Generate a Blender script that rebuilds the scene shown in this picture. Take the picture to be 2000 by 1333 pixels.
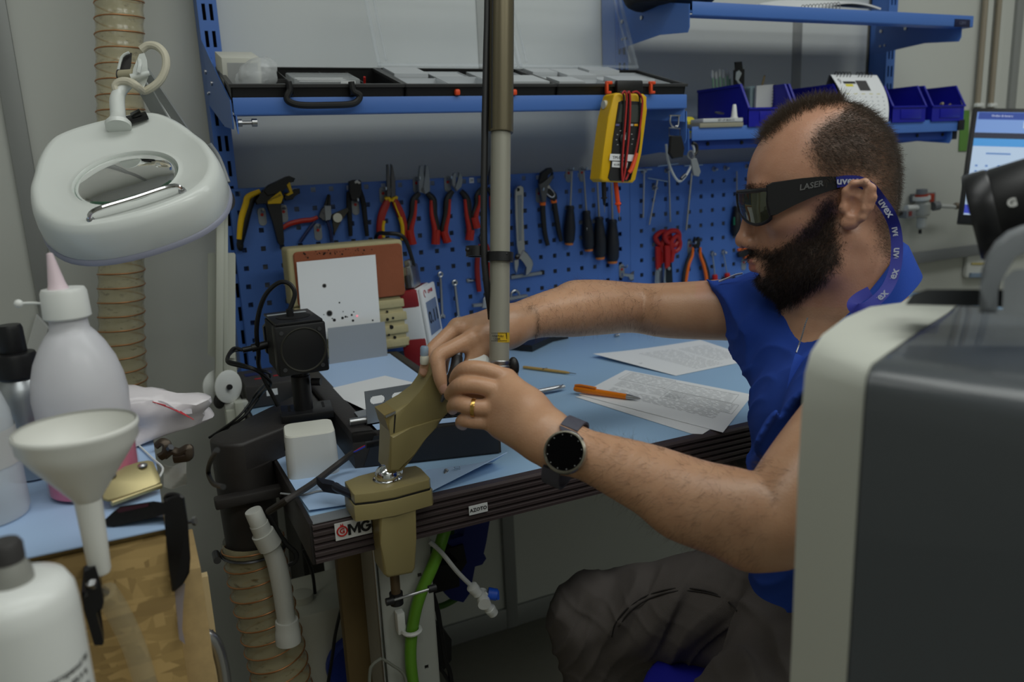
import bpy, bmesh, math, random
import numpy as np
from mathutils import Vector as V, Matrix as Mx
random.seed(7); np.random.seed(7)
SC = bpy.context.scene; COL = SC.collection
for _o in list(bpy.data.objects): bpy.data.objects.remove(_o)

# ---------------------------------------------------------------- camera
F = 1565.0; H = 1.24
def _rot(yaw, pitch, roll):
    yaw, pitch, roll = [math.radians(a) for a in (yaw, pitch, roll)]
    fw = V((math.sin(yaw)*math.cos(pitch), math.cos(yaw)*math.cos(pitch), -math.sin(pitch)))
    rt = V((math.cos(yaw), -math.sin(yaw), 0)); up = rt.cross(fw)
    return math.cos(roll)*rt + math.sin(roll)*up, -math.sin(roll)*rt + math.cos(roll)*up, fw
RT, UP, FW = _rot(25.16, 12.63, -2.59)
CAMP = V((0, 0, H))
cam = bpy.data.cameras.new('camera'); camo = bpy.data.objects.new('camera', cam); COL.objects.link(camo)
camo.matrix_world = Mx(((RT.x, UP.x, -FW.x, 0), (RT.y, UP.y, -FW.y, 0), (RT.z, UP.z, -FW.z, H), (0, 0, 0, 1)))
cam.sensor_width = 36; cam.lens = F/2000*36; cam.clip_start = .02
cam.dof.use_dof = True; cam.dof.focus_distance = 1.12; cam.dof.aperture_fstop = 4.8
SC.camera = camo
# ---------------------------------------------------------------- world, lamps, exposure
SC.view_settings.view_transform = 'Standard'; SC.view_settings.look = 'None'
SC.view_settings.gamma = 1; SC.view_settings.use_curve_mapping = False
SC.view_settings.exposure = 0.36
wd = bpy.data.worlds.new('room_air'); SC.world = wd; wd.use_nodes = True
wd.node_tree.nodes['Background'].inputs[0].default_value = (.92, .98, .95, 1)
wd.node_tree.nodes['Background'].inputs[1].default_value = .24
def area(name, loc, sx, sy, power, col=(1, .97, .93), tgt=None):
    l = bpy.data.lights.new(name, 'AREA'); l.shape = 'RECTANGLE'; l.size = sx; l.size_y = sy; l.energy = power; l.color = col
    o = bpy.data.objects.new(name, l); COL.objects.link(o); o.location = loc
    if tgt: o.rotation_euler = (V(tgt)-V(loc)).to_track_quat('-Z', 'Y').to_euler()
    return o
LAMPS = [(.3, .45, 5.5), (1.6, .45, 6.5), (.2, -.9, 7), (1.6, -.9, 10), (-1.1, .3, 2.5), (3.0, .45, 6)]
for _i, (_x, _y, _p) in enumerate(LAMPS):
    area('ceiling_lamp', (_x, _y, 2.68), 1.18, .58, _p, (.97, 1.0, .96))

def px2d(px, py): return FW + RT*((px-1000)/F) + UP*((667-py)/F)
def at(px, py, d): return CAMP + px2d(px, py)*d
def onY(px, py, y): r = px2d(px, py); return CAMP + r*(y/r.y)
def onX(px, py, x): r = px2d(px, py); return CAMP + r*(x/r.x)
def onZ(px, py, z): r = px2d(px, py); return CAMP + r*((z-H)/r.z)
def depth(p): return (V(p)-CAMP).dot(FW)
def mpp(p): return depth(p)/F           # metres per photograph pixel at a point

# ---------------------------------------------------------------- materials
def L(c):
    c = c/255.0
    return c/12.92 if c <= .04045 else ((c+.055)/1.055)**2.4
def S(r, g, b): return (L(r), L(g), L(b), 1)
MATS = {}
def mat(name, col, rough=.5, metal=0, noise=0, nscale=30, bump=0, bscale=200, trans=0, alpha=1, emit=0, sss=0, coat=0, ior=1.45, spec=.5, stretch=None, dark=.6):
    if name in MATS: return MATS[name]
    m = bpy.data.materials.new(name); m.use_nodes = True; nt = m.node_tree; b = nt.nodes['Principled BSDF']
    if len(col) == 3: col = S(*col)
    b.inputs['Base Color'].default_value = col
    b.inputs['Roughness'].default_value = rough; b.inputs['Metallic'].default_value = metal
    b.inputs['Transmission Weight'].default_value = trans; b.inputs['Alpha'].default_value = alpha
    b.inputs['IOR'].default_value = ior; b.inputs['Specular IOR Level'].default_value = spec
    b.inputs['Coat Weight'].default_value = coat
    if sss: b.inputs['Subsurface Weight'].default_value = sss; b.inputs['Subsurface Radius'].default_value = (.012, .004, .002); b.inputs['Subsurface Scale'].default_value = 1.0
    if emit: b.inputs['Emission Color'].default_value = col; b.inputs['Emission Strength'].default_value = emit
    if noise or bump:
        tc = nt.nodes.new('ShaderNodeTexCoord'); mp = nt.nodes.new('ShaderNodeMapping'); nt.links.new(tc.outputs['Object'], mp.inputs[0])
        if stretch: mp.inputs['Scale'].default_value = stretch
    if noise:
        n = nt.nodes.new('ShaderNodeTexNoise'); n.inputs['Scale'].default_value = nscale; n.inputs['Detail'].default_value = 6
        nt.links.new(mp.outputs[0], n.inputs['Vector'])
        r = nt.nodes.new('ShaderNodeMapRange'); r.inputs[1].default_value = .3; r.inputs[2].default_value = .7; r.inputs[3].default_value = 0; r.inputs[4].default_value = noise
        nt.links.new(n.outputs['Fac'], r.inputs[0])
        mx = nt.nodes.new('ShaderNodeMix'); mx.data_type = 'RGBA'; mx.inputs[6].default_value = col; mx.inputs[7].default_value = (col[0]*dark, col[1]*dark, col[2]*dark, 1)
        nt.links.new(r.outputs[0], mx.inputs[0]); nt.links.new(mx.outputs[2], b.inputs['Base Color'])
    if bump:
        n2 = nt.nodes.new('ShaderNodeTexNoise'); n2.inputs['Scale'].default_value = bscale; n2.inputs['Detail'].default_value = 4
        nt.links.new(mp.outputs[0], n2.inputs['Vector'])
        bp = nt.nodes.new('ShaderNodeBump'); bp.inputs['Strength'].default_value = bump; bp.inputs['Distance'].default_value = .002
        nt.links.new(n2.outputs['Fac'], bp.inputs['Height']); nt.links.new(bp.outputs[0], b.inputs['Normal'])
    MATS[name] = m
    return m

WALLW = mat('wall_white', (197, 199, 193), .55, noise=.15, nscale=2.5, dark=.93)
ALU = mat('aluminium_trim', (150, 152, 150), .45, .3)
FLOORM = mat('floor_vinyl', (120, 118, 108), .55, noise=.4, nscale=40, dark=.85)
CEILM = mat('ceiling_white', (225, 225, 222), .7)
BLUE = mat('blue_powder_coat', (74, 116, 190), .42, bump=.05, bscale=900)
BLUED = mat('blue_board', (72, 112, 186), .5, bump=.05, bscale=900)
BINB = mat('bin_blue_plastic', (20, 24, 150), .35)
BLK = mat('black_plastic', (22, 22, 24), .42)
BLKM = mat('black_matte', (18, 18, 19), .7)
BLKG = mat('black_gloss', (8, 8, 9), .12)
DGREY = mat('dark_grey_plastic', (58, 56, 56), .55)
DUCT = mat('duct_black_rubber', (46, 43, 42), .5, noise=.5, nscale=25, dark=.75, bump=.15, bscale=120)
GREY = mat('grey_plastic', (130, 133, 136), .5)
GREYM = mat('grey_metal', (140, 145, 150), .42, .35, noise=.3, nscale=60, dark=.85)
STEEL = mat('steel', (175, 176, 178), .28, .95)
STEELD = mat('dark_steel', (95, 96, 100), .38, .9)
CHROME = mat('chrome', (225, 226, 228), .06, 1)
WHITEP = mat('white_plastic', (225, 227, 224), .32)
WHITEPVC = mat('white_pvc', (205, 206, 200), .25)
IVORY = mat('ivory_plastic', (205, 203, 188), .4)
CREAM = mat('cream_enamel', (196, 198, 186), .35)
PAPER = mat('white_paper', (232, 234, 236), .75)
RED = mat('red_plastic', (176, 26, 22), .42)
REDD = mat('dark_red_plastic', (128, 30, 36), .5)
YEL = mat('yellow_plastic', (226, 182, 14), .42)
ORANGE = mat('orange_plastic', (226, 104, 22), .4)
ORED = mat('orange_red_plastic', (228, 78, 34), .42)
TABLEB = mat('blue_laminate', (158, 192, 224), .33, noise=.12, nscale=3, dark=.9)
MATB = mat('blue_antistatic_mat', (176, 204, 240), .45, noise=.15, nscale=5, dark=.9)
GREEN = mat('green_hose', (96, 150, 40), .35)
INK = mat('black_ink', (14, 14, 15), .6)
TAN = mat('tan_enamel', (138, 126, 84), .38, noise=.15, nscale=14, dark=.88)
GLASSC = mat('clear_plastic', (238, 242, 244), .08, trans=1, ior=1.2)
MILKY = mat('milky_plastic', (226, 228, 232), .35, trans=.35, sss=0, ior=1.35)

# ---------------------------------------------------------------- mesh builder
def basis(z, x=None):
    z = V(z).normalized()
    if x is None: x = V((1, 0, 0)) if abs(z.x) < .9 else V((0, 1, 0))
    x = V(x); x = (x - z*x.dot(z)).normalized(); y = z.cross(x)
    return x, y, z
def frame(o, x, y, z):
    o = V(o); return Mx(((x[0], y[0], z[0], o[0]), (x[1], y[1], z[1], o[1]), (x[2], y[2], z[2], o[2]), (0, 0, 0, 1)))
def catmull(pts, n=6, closed=False):
    P = [V(p) for p in pts]; m = len(P)
    if m < 3: return P
    out = []
    rng = range(m) if closed else range(m-1)
    for i in rng:
        if closed: a, b, c, d = P[(i-1) % m], P[i], P[(i+1) % m], P[(i+2) % m]
        else: a, b, c, d = P[max(i-1, 0)], P[i], P[i+1], P[min(i+2, m-1)]
        for k in range(n):
            t = k/n; out.append(.5*((2*b)+(c-a)*t+(2*a-5*b+4*c-d)*t*t+(3*b-a-3*c+d)*t**3))
    if not closed: out.append(P[-1])
    return out
class MB:
    def __init__(s): s.bm = bmesh.new()
    def rings(s, rings, cap=True, closed=False):
        R = [[s.bm.verts.new(p) for p in r] for r in rings]; n = len(R[0]); m = len(R)
        for i in range(m if closed else m-1):
            A, B = R[i], R[(i+1) % m]
            for k in range(n): s.bm.faces.new((A[k], A[(k+1) % n], B[(k+1) % n], B[k]))
        if cap and not closed:
            for r, fl in ((R[0], True), (R[-1], False)):
                try: s.bm.faces.new(list(reversed(r)) if fl else r)
                except ValueError: pass
        return s
    def box(s, c, size, M=None, bev=0, seg=2):
        M = (M if M is not None else Mx.Identity(4)) @ Mx.Translation(V(c)) @ Mx.Diagonal((size[0], size[1], size[2], 1))
        vs = bmesh.ops.create_cube(s.bm, size=1, matrix=M)['verts']
        if bev:
            es = list({e for v in vs for e in v.link_edges})
            bmesh.ops.bevel(s.bm, geom=es, offset=bev, segments=seg, profile=.5, affect='EDGES', clamp_overlap=True)
        return s
    def cyl(s, p0, p1, r0, r1=None, n=20, cap=True, sx=1, xdir=None):
        r1 = r0 if r1 is None else r1; p0, p1 = V(p0), V(p1); x, y, z = basis(p1-p0, xdir)
        s.rings([[p + (x*math.cos(2*math.pi*k/n)*sx + y*math.sin(2*math.pi*k/n))*r for k in range(n)] for p, r in ((p0, r0), (p1, r1))], cap)
        return s
    def tube(s, pts, r, n=10, closed=False, k=5, flat=1, up=None):
        if k > 1 and len(pts) > 2:
            if not isinstance(r, (int, float)): 
                rr = [V((a, 0, 0)) for a in r]; r = [max(v.x, 1e-5) for v in catmull(rr, k, closed)]
            pts = catmull(pts, k, closed)
        else: pts = [V(p) for p in pts]
        m = len(pts); R = []; x = None
        for i, p in enumerate(pts):
            if closed: t = pts[(i+1) % m]-pts[i-1]
            else: t = pts[min(i+1, m-1)]-pts[max(i-1, 0)]
            if t.length < 1e-9: t = V((0, 0, 1))
            x, y, z = basis(t, up if up is not None else x)
            ri = r if isinstance(r, (int, float)) else r[i]
            R.append([p+(x*math.cos(2*math.pi*j/n)+y*math.sin(2*math.pi*j/n)*flat)*ri for j in range(n)])
        s.rings(R, True, closed); return s
    def prism(s, pts, vec, bev=0, seg=1, hole=None):
        pts = [V(p) for p in pts]; vec = V(vec)
        nrm = sum(((pts[i]-pts[0]).cross(pts[(i+1) % len(pts)]-pts[0]) for i in range(1, len(pts)-1)), V((0, 0, 0)))
        if nrm.dot(vec) < 0: pts = pts[::-1]
        a = [s.bm.verts.new(p) for p in pts]; b = [s.bm.verts.new(p+vec) for p in pts]; n = len(pts); fs = []
        fs.append(s.bm.faces.new(a[::-1])); top = s.bm.faces.new(b)
        for i in range(n): s.bm.faces.new((a[i], a[(i+1) % n], b[(i+1) % n], b[i]))
        if bev: bmesh.ops.bevel(s.bm, geom=list(top.edges), offset=bev, segments=seg, profile=.5, affect='EDGES', clamp_overlap=True)
        return s
    def lathe(s, prof, o, ax, n=32, cap=True, sx=1, xdir=None):
        o = V(o); x, y, z = basis(ax, xdir)
        s.rings([[o+z*h+(x*math.cos(2*math.pi*k/n)*sx+y*math.sin(2*math.pi*k/n))*max(r, 1e-5) for k in range(n)] for r, h in prof], cap); return s
    def sph(s, c, r, M=None, u=16, v=10):
        if isinstance(r, (int, float)): r = (r, r, r)
        MM = (M if M is not None else Mx.Identity(4)) @ Mx.Translation(V(c)) @ Mx.Diagonal((r[0], r[1], r[2], 1))
        bmesh.ops.create_uvsphere(s.bm, u_segments=u, v_segments=v, radius=1, matrix=MM); return s
    def quadgrid(s, fn, nu, nv, thick=0):
        Vv = [[s.bm.verts.new(fn(i/nu, j/nv)) for j in range(nv+1)] for i in range(nu+1)]
        fs = [s.bm.faces.new((Vv[i][j], Vv[i+1][j], Vv[i+1][j+1], Vv[i][j+1])) for i in range(nu) for j in range(nv)]
        if thick:
            s.bm.normal_update()
            bmesh.ops.solidify(s.bm, geom=fs, thickness=thick)
        return s
    def plate(s, w, h, holes, t, M=None):
        """plate 0..w x 0..h (x,z) of thickness t (towards +y), rectangular through holes (x0,z0,x1,z1)"""
        xs = sorted({0, w} | {a for q in holes for a in (q[0], q[2])}); zs = sorted({0, h} | {a for q in holes for a in (q[1], q[3])})
        xs = [round(a, 6) for a in xs]; zs = [round(a, 6) for a in zs]
        xi = {a: i for i, a in enumerate(xs)}; zi = {a: i for i, a in enumerate(zs)}
        solid = np.ones((len(xs)-1, len(zs)-1), bool)
        for q in holes: solid[xi[round(q[0], 6)]:xi[round(q[2], 6)], zi[round(q[1], 6)]:zi[round(q[3], 6)]] = False
        vv = {}
        def vt(i, j, k):
            if (i, j, k) not in vv:
                p = V((xs[i], k*t, zs[j])); vv[(i, j, k)] = s.bm.verts.new(M @ p if M is not None else p)
            return vv[(i, j, k)]
        nx, nz = solid.shape
        for i in range(nx):
            for j in range(nz):
                if not solid[i, j]: continue
                s.bm.faces.new((vt(i, j, 0), vt(i+1, j, 0), vt(i+1, j+1, 0), vt(i, j+1, 0)))
                s.bm.faces.new((vt(i, j+1, 1), vt(i+1, j+1, 1), vt(i+1, j, 1), vt(i, j, 1)))
                for di, dj, a, b in ((-1, 0, (i, j), (i, j+1)), (1, 0, (i+1, j), (i+1, j+1)), (0, -1, (i, j), (i+1, j)), (0, 1, (i, j+1), (i+1, j+1))):
                    ii, jj = i+di, j+dj
                    if ii < 0 or jj < 0 or ii >= nx or jj >= nz or not solid[ii, jj]:
                        s.bm.faces.new((vt(*a, 0), vt(*b, 0), vt(*b, 1), vt(*a, 1)))
        bmesh.ops.recalc_face_normals(s.bm, faces=s.bm.faces[:]); return s
WM = {}
def _mesh(name, mb, m, smooth):
    bm = mb.bm
    bm.normal_update()
    for f in bm.faces: f.smooth = smooth > 0
    for e in bm.edges:
        if len(e.link_faces) == 2: e.smooth = e.calc_face_angle(0) < smooth
    me = bpy.data.meshes.new(name); bm.to_mesh(me); bm.free()
    if m is not None: me.materials.append(m)
    return me
def thing(name, label, cat, loc=(0, 0, 0), rotz=0, group=None, M=None):
    o = bpy.data.objects.new(name, None); COL.objects.link(o); o.empty_display_size = .02
    o.matrix_basis = M if M is not None else Mx.Translation(V(loc)) @ Mx.Rotation(rotz, 4, 'Z')
    WM[o.name] = o.matrix_basis.copy(); o['label'] = label; o['category'] = cat
    if group: o['group'] = group
    return o
def part(name, mb, m, parent, label=None, kind=None, world=True, smooth=.6):
    me = mb if isinstance(mb, bpy.types.Mesh) else _mesh(name, mb, m, smooth)
    o = bpy.data.objects.new(name, me); COL.objects.link(o); o.parent = parent
    W = WM[parent.name]
    if world: me.transform(W.inverted())
    WM[o.name] = W.copy()
    if label: o['label'] = label
    if kind: o['kind'] = kind
    return o
def solo(name, mb, m, label, cat, group=None, loc=None, smooth=.6, kind=None):
    me = mb if isinstance(mb, bpy.types.Mesh) else _mesh(name, mb, m, smooth)
    co = np.array([v.co for v in me.vertices]); 
    b = V(((co[:, 0].min()+co[:, 0].max())/2, (co[:, 1].min()+co[:, 1].max())/2, co[:, 2].min())) if loc is None else V(loc)
    me.transform(Mx.Translation(-b)); o = bpy.data.objects.new(name, me); COL.objects.link(o); o.location = b
    WM[o.name] = Mx.Translation(b); o['label'] = label; o['category'] = cat
    if group: o['group'] = group
    if kind: o['kind'] = kind
    return o
def struct(name, mb, m, smooth=.6):
    me = _mesh(name, mb, m, smooth); o = bpy.data.objects.new(name, me); COL.objects.link(o); o['kind'] = 'structure'; WM[o.name] = Mx.Identity(4); return o
def textmesh(txt, size, M, align='CENTER', bold=0, ext=.0002, font=None, sx=1.0, shear=0):
    c = bpy.data.curves.new('lettering', 'FONT'); c.body = txt; c.size = size; c.align_x = align; c.align_y = 'CENTER'; c.extrude = ext; c.offset = bold; c.resolution_u = 2; c.shear = shear
    o = bpy.data.objects.new('lettering', c); COL.objects.link(o); dg = bpy.context.evaluated_depsgraph_get(); dg.update()
    me = bpy.data.meshes.new_from_object(o.evaluated_get(dg)); bpy.data.objects.remove(o); bpy.data.curves.remove(c)
    me.transform(M @ Mx.Diagonal((sx, 1, 1, 1))); me.materials.clear(); return me
def text(name, txt, size, M, m, parent, **kw):
    me = textmesh(txt, size, M, **kw); me.name = name; me.materials.append(m); return part(name, me, m, parent)
def joined(meshes):
    bm = bmesh.new()
    for me in meshes: bm.from_mesh(me); bpy.data.meshes.remove(me)
    b = MB(); b.bm.free(); b.bm = bm; return b
YM = V((0, -1, 0))
def wy(y): return lambda pts: [onY(a, b, y) for a, b in pts]
def rr(w, h, r, n=4):
    out = []
    for cx, cz, a0 in ((w/2-r, h/2-r, 0), (-w/2+r, h/2-r, 90), (-w/2+r, -h/2+r, 180), (w/2-r, -h/2+r, 270)):
        for k in range(n+1):
            a = math.radians(a0+90*k/n); out.append((cx+r*math.cos(a), cz+r*math.sin(a)))
    return out
def sheet(pts, t=.0004, lift=0):
    """a paper sheet: polygon of world points with thickness t upwards"""
    return MB().prism([V(p)+V((0, 0, lift)) for p in pts], V((0, 0, t)))
# ================================================================ the room
YW = 1.80
struct('floor', MB().box((1.2, .2, -.01), (6.4, 3.3, .02)), FLOORM)
struct('wall_back', MB().box((1.2, YW+.03, 1.4), (6.4, .06, 2.8)), WALLW)
struct('wall_left', MB().box((-2.02, .2, 1.4), (.06, 3.3, 2.8)), WALLW)
struct('wall_right', MB().box((4.43, .2, 1.4), (.06, 3.3, 2.8)), WALLW)
struct('wall_front', MB().box((1.2, -1.43, 1.4), (6.4, .06, 2.8)), WALLW)
struct('ceiling', MB().box((1.2, .2, 2.82), (6.4, 3.3, .04)), CEILM)
b = MB()
for i, x in enumerate((-.158, .805, 1.767, 2.735)):
    q = MB(); q.box((x, YW-.006, 1.4), (.034, .012, 2.8), bev=.002)
    struct('trim_%d' % (i+1), q, ALU)
struct('baseboard_back', MB().box((1.2, YW-.005, .03), (6.4, .01, .06), bev=.002), ALU)
for i, (x, y, p) in enumerate(LAMPS):
    t = thing('ceiling_light', 'long white ceiling panel light '+('over the vise end of the bench', 'over the seated man', 'behind the camera on the bench side', 'behind the camera towards the monitor', 'over the far left of the room', 'over the far right of the room')[i], 'ceiling light', (x, y, 2.7), group='ceiling panel lights')
    part('light_frame', MB().box((x, y, 2.755), (1.26, .66, .09), bev=.004), WHITEP, t)

def hexhead(mb, c, ax, r, h): mb.cyl(c, V(c)+V(ax).normalized()*h, r, n=6); return mb
# ---------------------------------------------------------------- uprights
UPX = (.197, 1.140, 2.066)
UPL = ('blue slotted steel upright at the left end of the tool wall', 'blue slotted upright between the two tool boards', 'blue slotted upright behind the calendar and bins')
for x, lb in zip(UPX, UPL):
    w, zb, zt = .036, .822, 2.2
    t = thing('slotted_upright', lb, 'upright', (x, 1.76, zb), group='blue slotted uprights')
    holes = []
    z = .02
    while z < zt-zb-.04:
        for dx in (.008, .0215): holes.append((dx, z, dx+.0065, z+.030))
        z += .0492
    q = MB(); q.plate(w, zt-zb, holes, .003, Mx.Translation((x-w/2, 1.726, zb)))
    for sx in (-1, 1): q.box((x+sx*(w/2-.001), 1.757, (zb+zt)/2), (.002, .058, zt-zb))
    part('post', q, BLUE, t)
    part('post_back', MB().box((x, 1.789, (zb+zt)/2), (w-.002, .002, zt-zb)), BLKM, t)
    part('foot_plate', MB().box((x, 1.757, zb-.001), (.06, .07, .004)), BLUE, t)
# ---------------------------------------------------------------- perforated boards
YB = 1.709
def pegboard(x0, x1, z0, z1, lb, hx0, hz0):
    t = thing('pegboard', lb, 'tool board', ((x0+x1)/2, YB, z0), group='blue perforated tool boards')
    holes = []; s = .0098; p = .0377
    x = hx0
    while x-p > x0+.012: x -= p
    while x < x1-.012:
        z = hz0
        while z-p > z0+.012: z -= p
        while z < z1-.008: holes.append((x-x0-s/2, z-z0-s/2, x-x0+s/2, z-z0+s/2)); z += p
        x += p
    q = MB().plate(x1-x0, z1-z0, holes, .0015, Mx.Translation((x0, YB, z0)))
    part('board', q, BLUED, t)
    e = MB()
    for xx in (x0, x1): e.box((xx, YB+.009, (z0+z1)/2), (.0015, .018, z1-z0))
    for zz in (z0, z1): e.box(((x0+x1)/2, YB+.009, zz), (x1-x0, .018, .0015))
    part('flange', e, BLUED, t)
hA = onY(822.5, 494, YB); hB = onY(1369, 413, YB)
ZP1 = onY(900, 347, YB).z; ZP0 = .832
pegboard(onY(447, 376, YB).x, 1.1455, ZP0, ZP1, 'left blue perforated tool board hung with pliers and screwdrivers', hA.x, hA.z)
pegboard(1.1475, 2.085, ZP0, onY(1350, 323, YB).z, 'right blue perforated tool board hung with hex keys and scissors', hB.x, hB.z)
struct('wall_upper_panel', MB().box((1.13, 1.7925, 1.6), (1.82, .003, 1.3)), mat('backing_board', (206, 210, 209), .5))

# ---------------------------------------------------------------- shelves
def bracket(x, yf, zt, zb, slope, par, side):
    """side gusset from the upright to the front of a shelf"""
    yb = 1.726
    pts = [(x, yb, zt+.075+slope), (x, yb, zb+slope-.02), (x, yf+.11, zb-.012), (x, yf+.01, zb-.022), (x, yf+.004, zb-.012), (x, yf+.004, zt-.004), (x, yf+.12, zt+.02+slope*.4)]
    b = MB().prism(pts, (.0022*side, 0, 0)); part('bracket', b, BLUE, par)
    for y, z in ((yb-.02, zb+slope+.04), (yb-.10, zb+slope*.6+.035), (yb-.02, zb+slope), (yb-.035, zb+slope)):
        if y > yf+.03: part('bolt', MB().cyl((x-.003, y, z), (x+.004, y, z), .0045 if z > zb+slope+.01 else .003, n=10), STEEL, par)
# lower left, tilted forward, carries the cases
yf, zt = 1.41, onY(850, 188.5, 1.41).z; zb = onY(850, 219, 1.41).z
t = thing('wall_shelf', 'tilted blue steel shelf carrying the three black organiser cases', 'shelf', (.65, yf, zb))
xa, xb = onY(456, 210, yf).x, onY(1341, 205, yf).x
SL = math.radians(14.3)
part('front_lip', MB().box(((xa+xb)/2, yf, (zt+zb)/2), (xb-xa, .002, zt-zb), bev=.0008), BLUE, t)
Ms = Mx.Translation((0, yf, zb+.003)) @ Mx.Rotation(SL, 4, 'X')
part('tray', MB().box(((xa+xb)/2, .150, .0), (xb-xa, .30, .002), M=Ms), BLUE, t)
part('under_lip', MB().box(((xa+xb)/2, yf+.012, zb), (xb-xa, .024, .002)), BLUE, t)
bracket(xa-.004, yf, zt, zb, .06, t, 1)
bracket(xb+.002, yf, zt-.03, zb-.05, .03, t, 1)
part('end_gusset', MB().prism([(xb-.005, yf+.002, zb), (xb-.005, yf+.002, zb-.028), (xb-.1, yf+.1, zb-.012), (xb-.1, yf+.1, zb)], (.002, 0, 0)), BLUE, t)
part('end_gusset', MB().prism([(xa+.002, yf, zb+.002), (xa+.002, yf, zb-.03), (xa+.002, yf+.03, zb+.002)], (.002, 0, 0)), BLUE, t)
def bolt_through(c, ax, ln):
    q = MB(); q.cyl(c, V(c)+V(ax)*ln, .0032, n=10); q.cyl(V(c)+V(ax)*(ln-.008), V(c)+V(ax)*ln, .0065, n=14)
    q.cyl(V(c)+V(ax)*.004, V(c)+V(ax)*.010, .0068, n=6); return q
pb = onY(460, 241, yf+.01); part('bolt', bolt_through(pb, (1, 0, 0), .034), STEEL, t)
# lower right
yf2 = 1.50; xa2, xb2 = onY(1351, 250, yf2).x, onY(1872, 245, yf2).x; zt2 = onY(1500, 244, yf2).z; zb2 = onY(1500, 270, yf2).z
t = thing('wall_shelf', 'blue steel shelf holding the blue bins and the desk calendar', 'shelf', ((xa2+xb2)/2, yf2, zb2))
part('front_lip', MB().box(((xa2+xb2)/2, yf2, (zt2+zb2)/2), (xb2-xa2, .002, zt2-zb2), bev=.0008), BLUE, t)
part('tray', MB().box(((xa2+xb2)/2, (yf2+1.72)/2, zt2-.006), (xb2-xa2, 1.72-yf2, .002)), BLUE, t)
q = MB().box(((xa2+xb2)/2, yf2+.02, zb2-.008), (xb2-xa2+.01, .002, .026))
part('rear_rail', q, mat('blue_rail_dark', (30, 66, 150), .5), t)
q = MB()
for i in range(9): q.cyl((xa2+.06+i*.1, yf2+.0185, zb2-.008), (xa2+.06+i*.1, yf2+.0165, zb2-.008), .0045, n=10)
part('rail_hole', q, BLKM, t, kind='stuff')
bracket(xa2-.006, yf2, zt2, zb2-.01, .0, t, 1); bracket(xb2-.02, yf2, zt2, zb2-.01, .0, t, 1)
for zz in ((zt2+zb2)/2, zb2-.008): part('end_cap', MB().box((xb2+.006, yf2+(.0 if zz > zb2 else .02), zz), (.024, .012, .028), bev=.002), BLKM, t)
# upper right
yf3 = 1.45; zt3a = onY(1440, 7.5, yf3).z; zb3 = onY(1440, 33, yf3).z; xa3, xb3 = onY(1352, 10, yf3).x, onY(1900, 50, yf3).x
t = thing('wall_shelf', 'upper blue steel shelf with a dark maker plate at its right end', 'shelf', ((xa3+xb3)/2, yf3, zb3))
part('front_lip', MB().box(((xa3+xb3)/2, yf3, (zt3a+zb3)/2), (xb3-xa3, .002, zt3a-zb3), bev=.0008), BLUE, t)
part('tray', MB().box(((xa3+xb3)/2, .13, 0), (xb3-xa3, .26, .002), M=Mx.Translation((0, yf3+.002, zb3+.004)) @ Mx.Rotation(math.radians(14), 4, 'X')), BLUE, t)
part('under_lip', MB().box(((xa3+xb3)/2, yf3+.016, zb3), (xb3-xa3, .032, .002)), BLUE, t)
bracket(xa3-.005, yf3, zt3a, zb3-.012, .0, t, 1); bracket(xb3-.03, yf3+.005, zt3a-.01, zb3-.012, .0, t, 1)
c = onY(1885, 47, yf3-.001)
part('maker_plate', MB().box((c.x-.012, yf3-.0015, c.z+.001), (.058, .002, .019), bev=.0006), mat('plate_navy', (22, 26, 60), .4), t)
text('lettering', 'GBM', .012, frame((c.x-.012, yf3-.0028, c.z+.001), V((1, 0, 0)), V((0, 0, 1)), V((0, -1, 0))), mat('plate_print', (90, 95, 120), .5), t)
# ================================================================ the workbench
ZT = .818; YF = .931; XL = .156; XR = 2.03
def tubepx(mb, pts, r, y, n=8, k=5, flat=1, up=None):
    """tube along photograph points that lie on the upright plane at y; r in pixels"""
    P = [onY(a, c, y) for a, c in pts]; m = mpp(P[len(P)//2])
    rr_ = r*m if isinstance(r, (int, float)) else [q*m for q in r]
    return mb.tube(P, rr_, n=n, k=k, flat=flat, up=up)
wb = thing('workbench', 'long workbench with pale blue laminate top and dark ribbed front edge', 'workbench', ((XL+XR)/2, 1.3, 0))
EDGE = mat('ribbed_edge', (62, 52, 52), .42)
part('worktop', MB().box(((XL+XR)/2, (YF+1.785)/2+.002, ZT-.012), (XR-XL-.006, 1.785-YF-.006, .024), bev=.002), TABLEB, wb)
n = 6; zz0 = ZT-.054; hh = .054; prof = []
for i in range(n):
    a = zz0+hh*i/n; d = hh/n
    prof += [(YF+.001, a), (YF-.0035, a+d*.25), (YF-.0035, a+d*.7), (YF+.001, a+d*.95)]
prof += [(YF+.012, ZT+.0005), (YF+.012, zz0)]
part('front_edge', MB().prism([(XL, y, z) for y, z in prof], (XR-XL, 0, 0)), EDGE, wb, label='dark ribbed front edge', smooth=.3)
part('end_edge', MB().box((XL-.001, (YF+1.785)/2, ZT-.026), (.006, 1.785-YF, .056), bev=.001), mat('edge_black', (34, 30, 30), .45), wb)
part('corner_strip', MB().box((XL+.026, YF+.010, ZT+.0008), (.05, .024, .0012)), GREYM, wb)
part('drawer', MB().box((1.12, YF+.24, ZT-.105), (.62, .40, .09), bev=.003), BLKM, wb, label='black drawer under the bench top')
part('under_frame', MB().box(((XL+XR)/2, YF+.30, ZT-.075), (XR-XL-.1, .04, .03)).box(((XL+XR)/2, 1.70, ZT-.085), (XR-XL-.1, .04, .05)), BLKM, wb)
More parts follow.
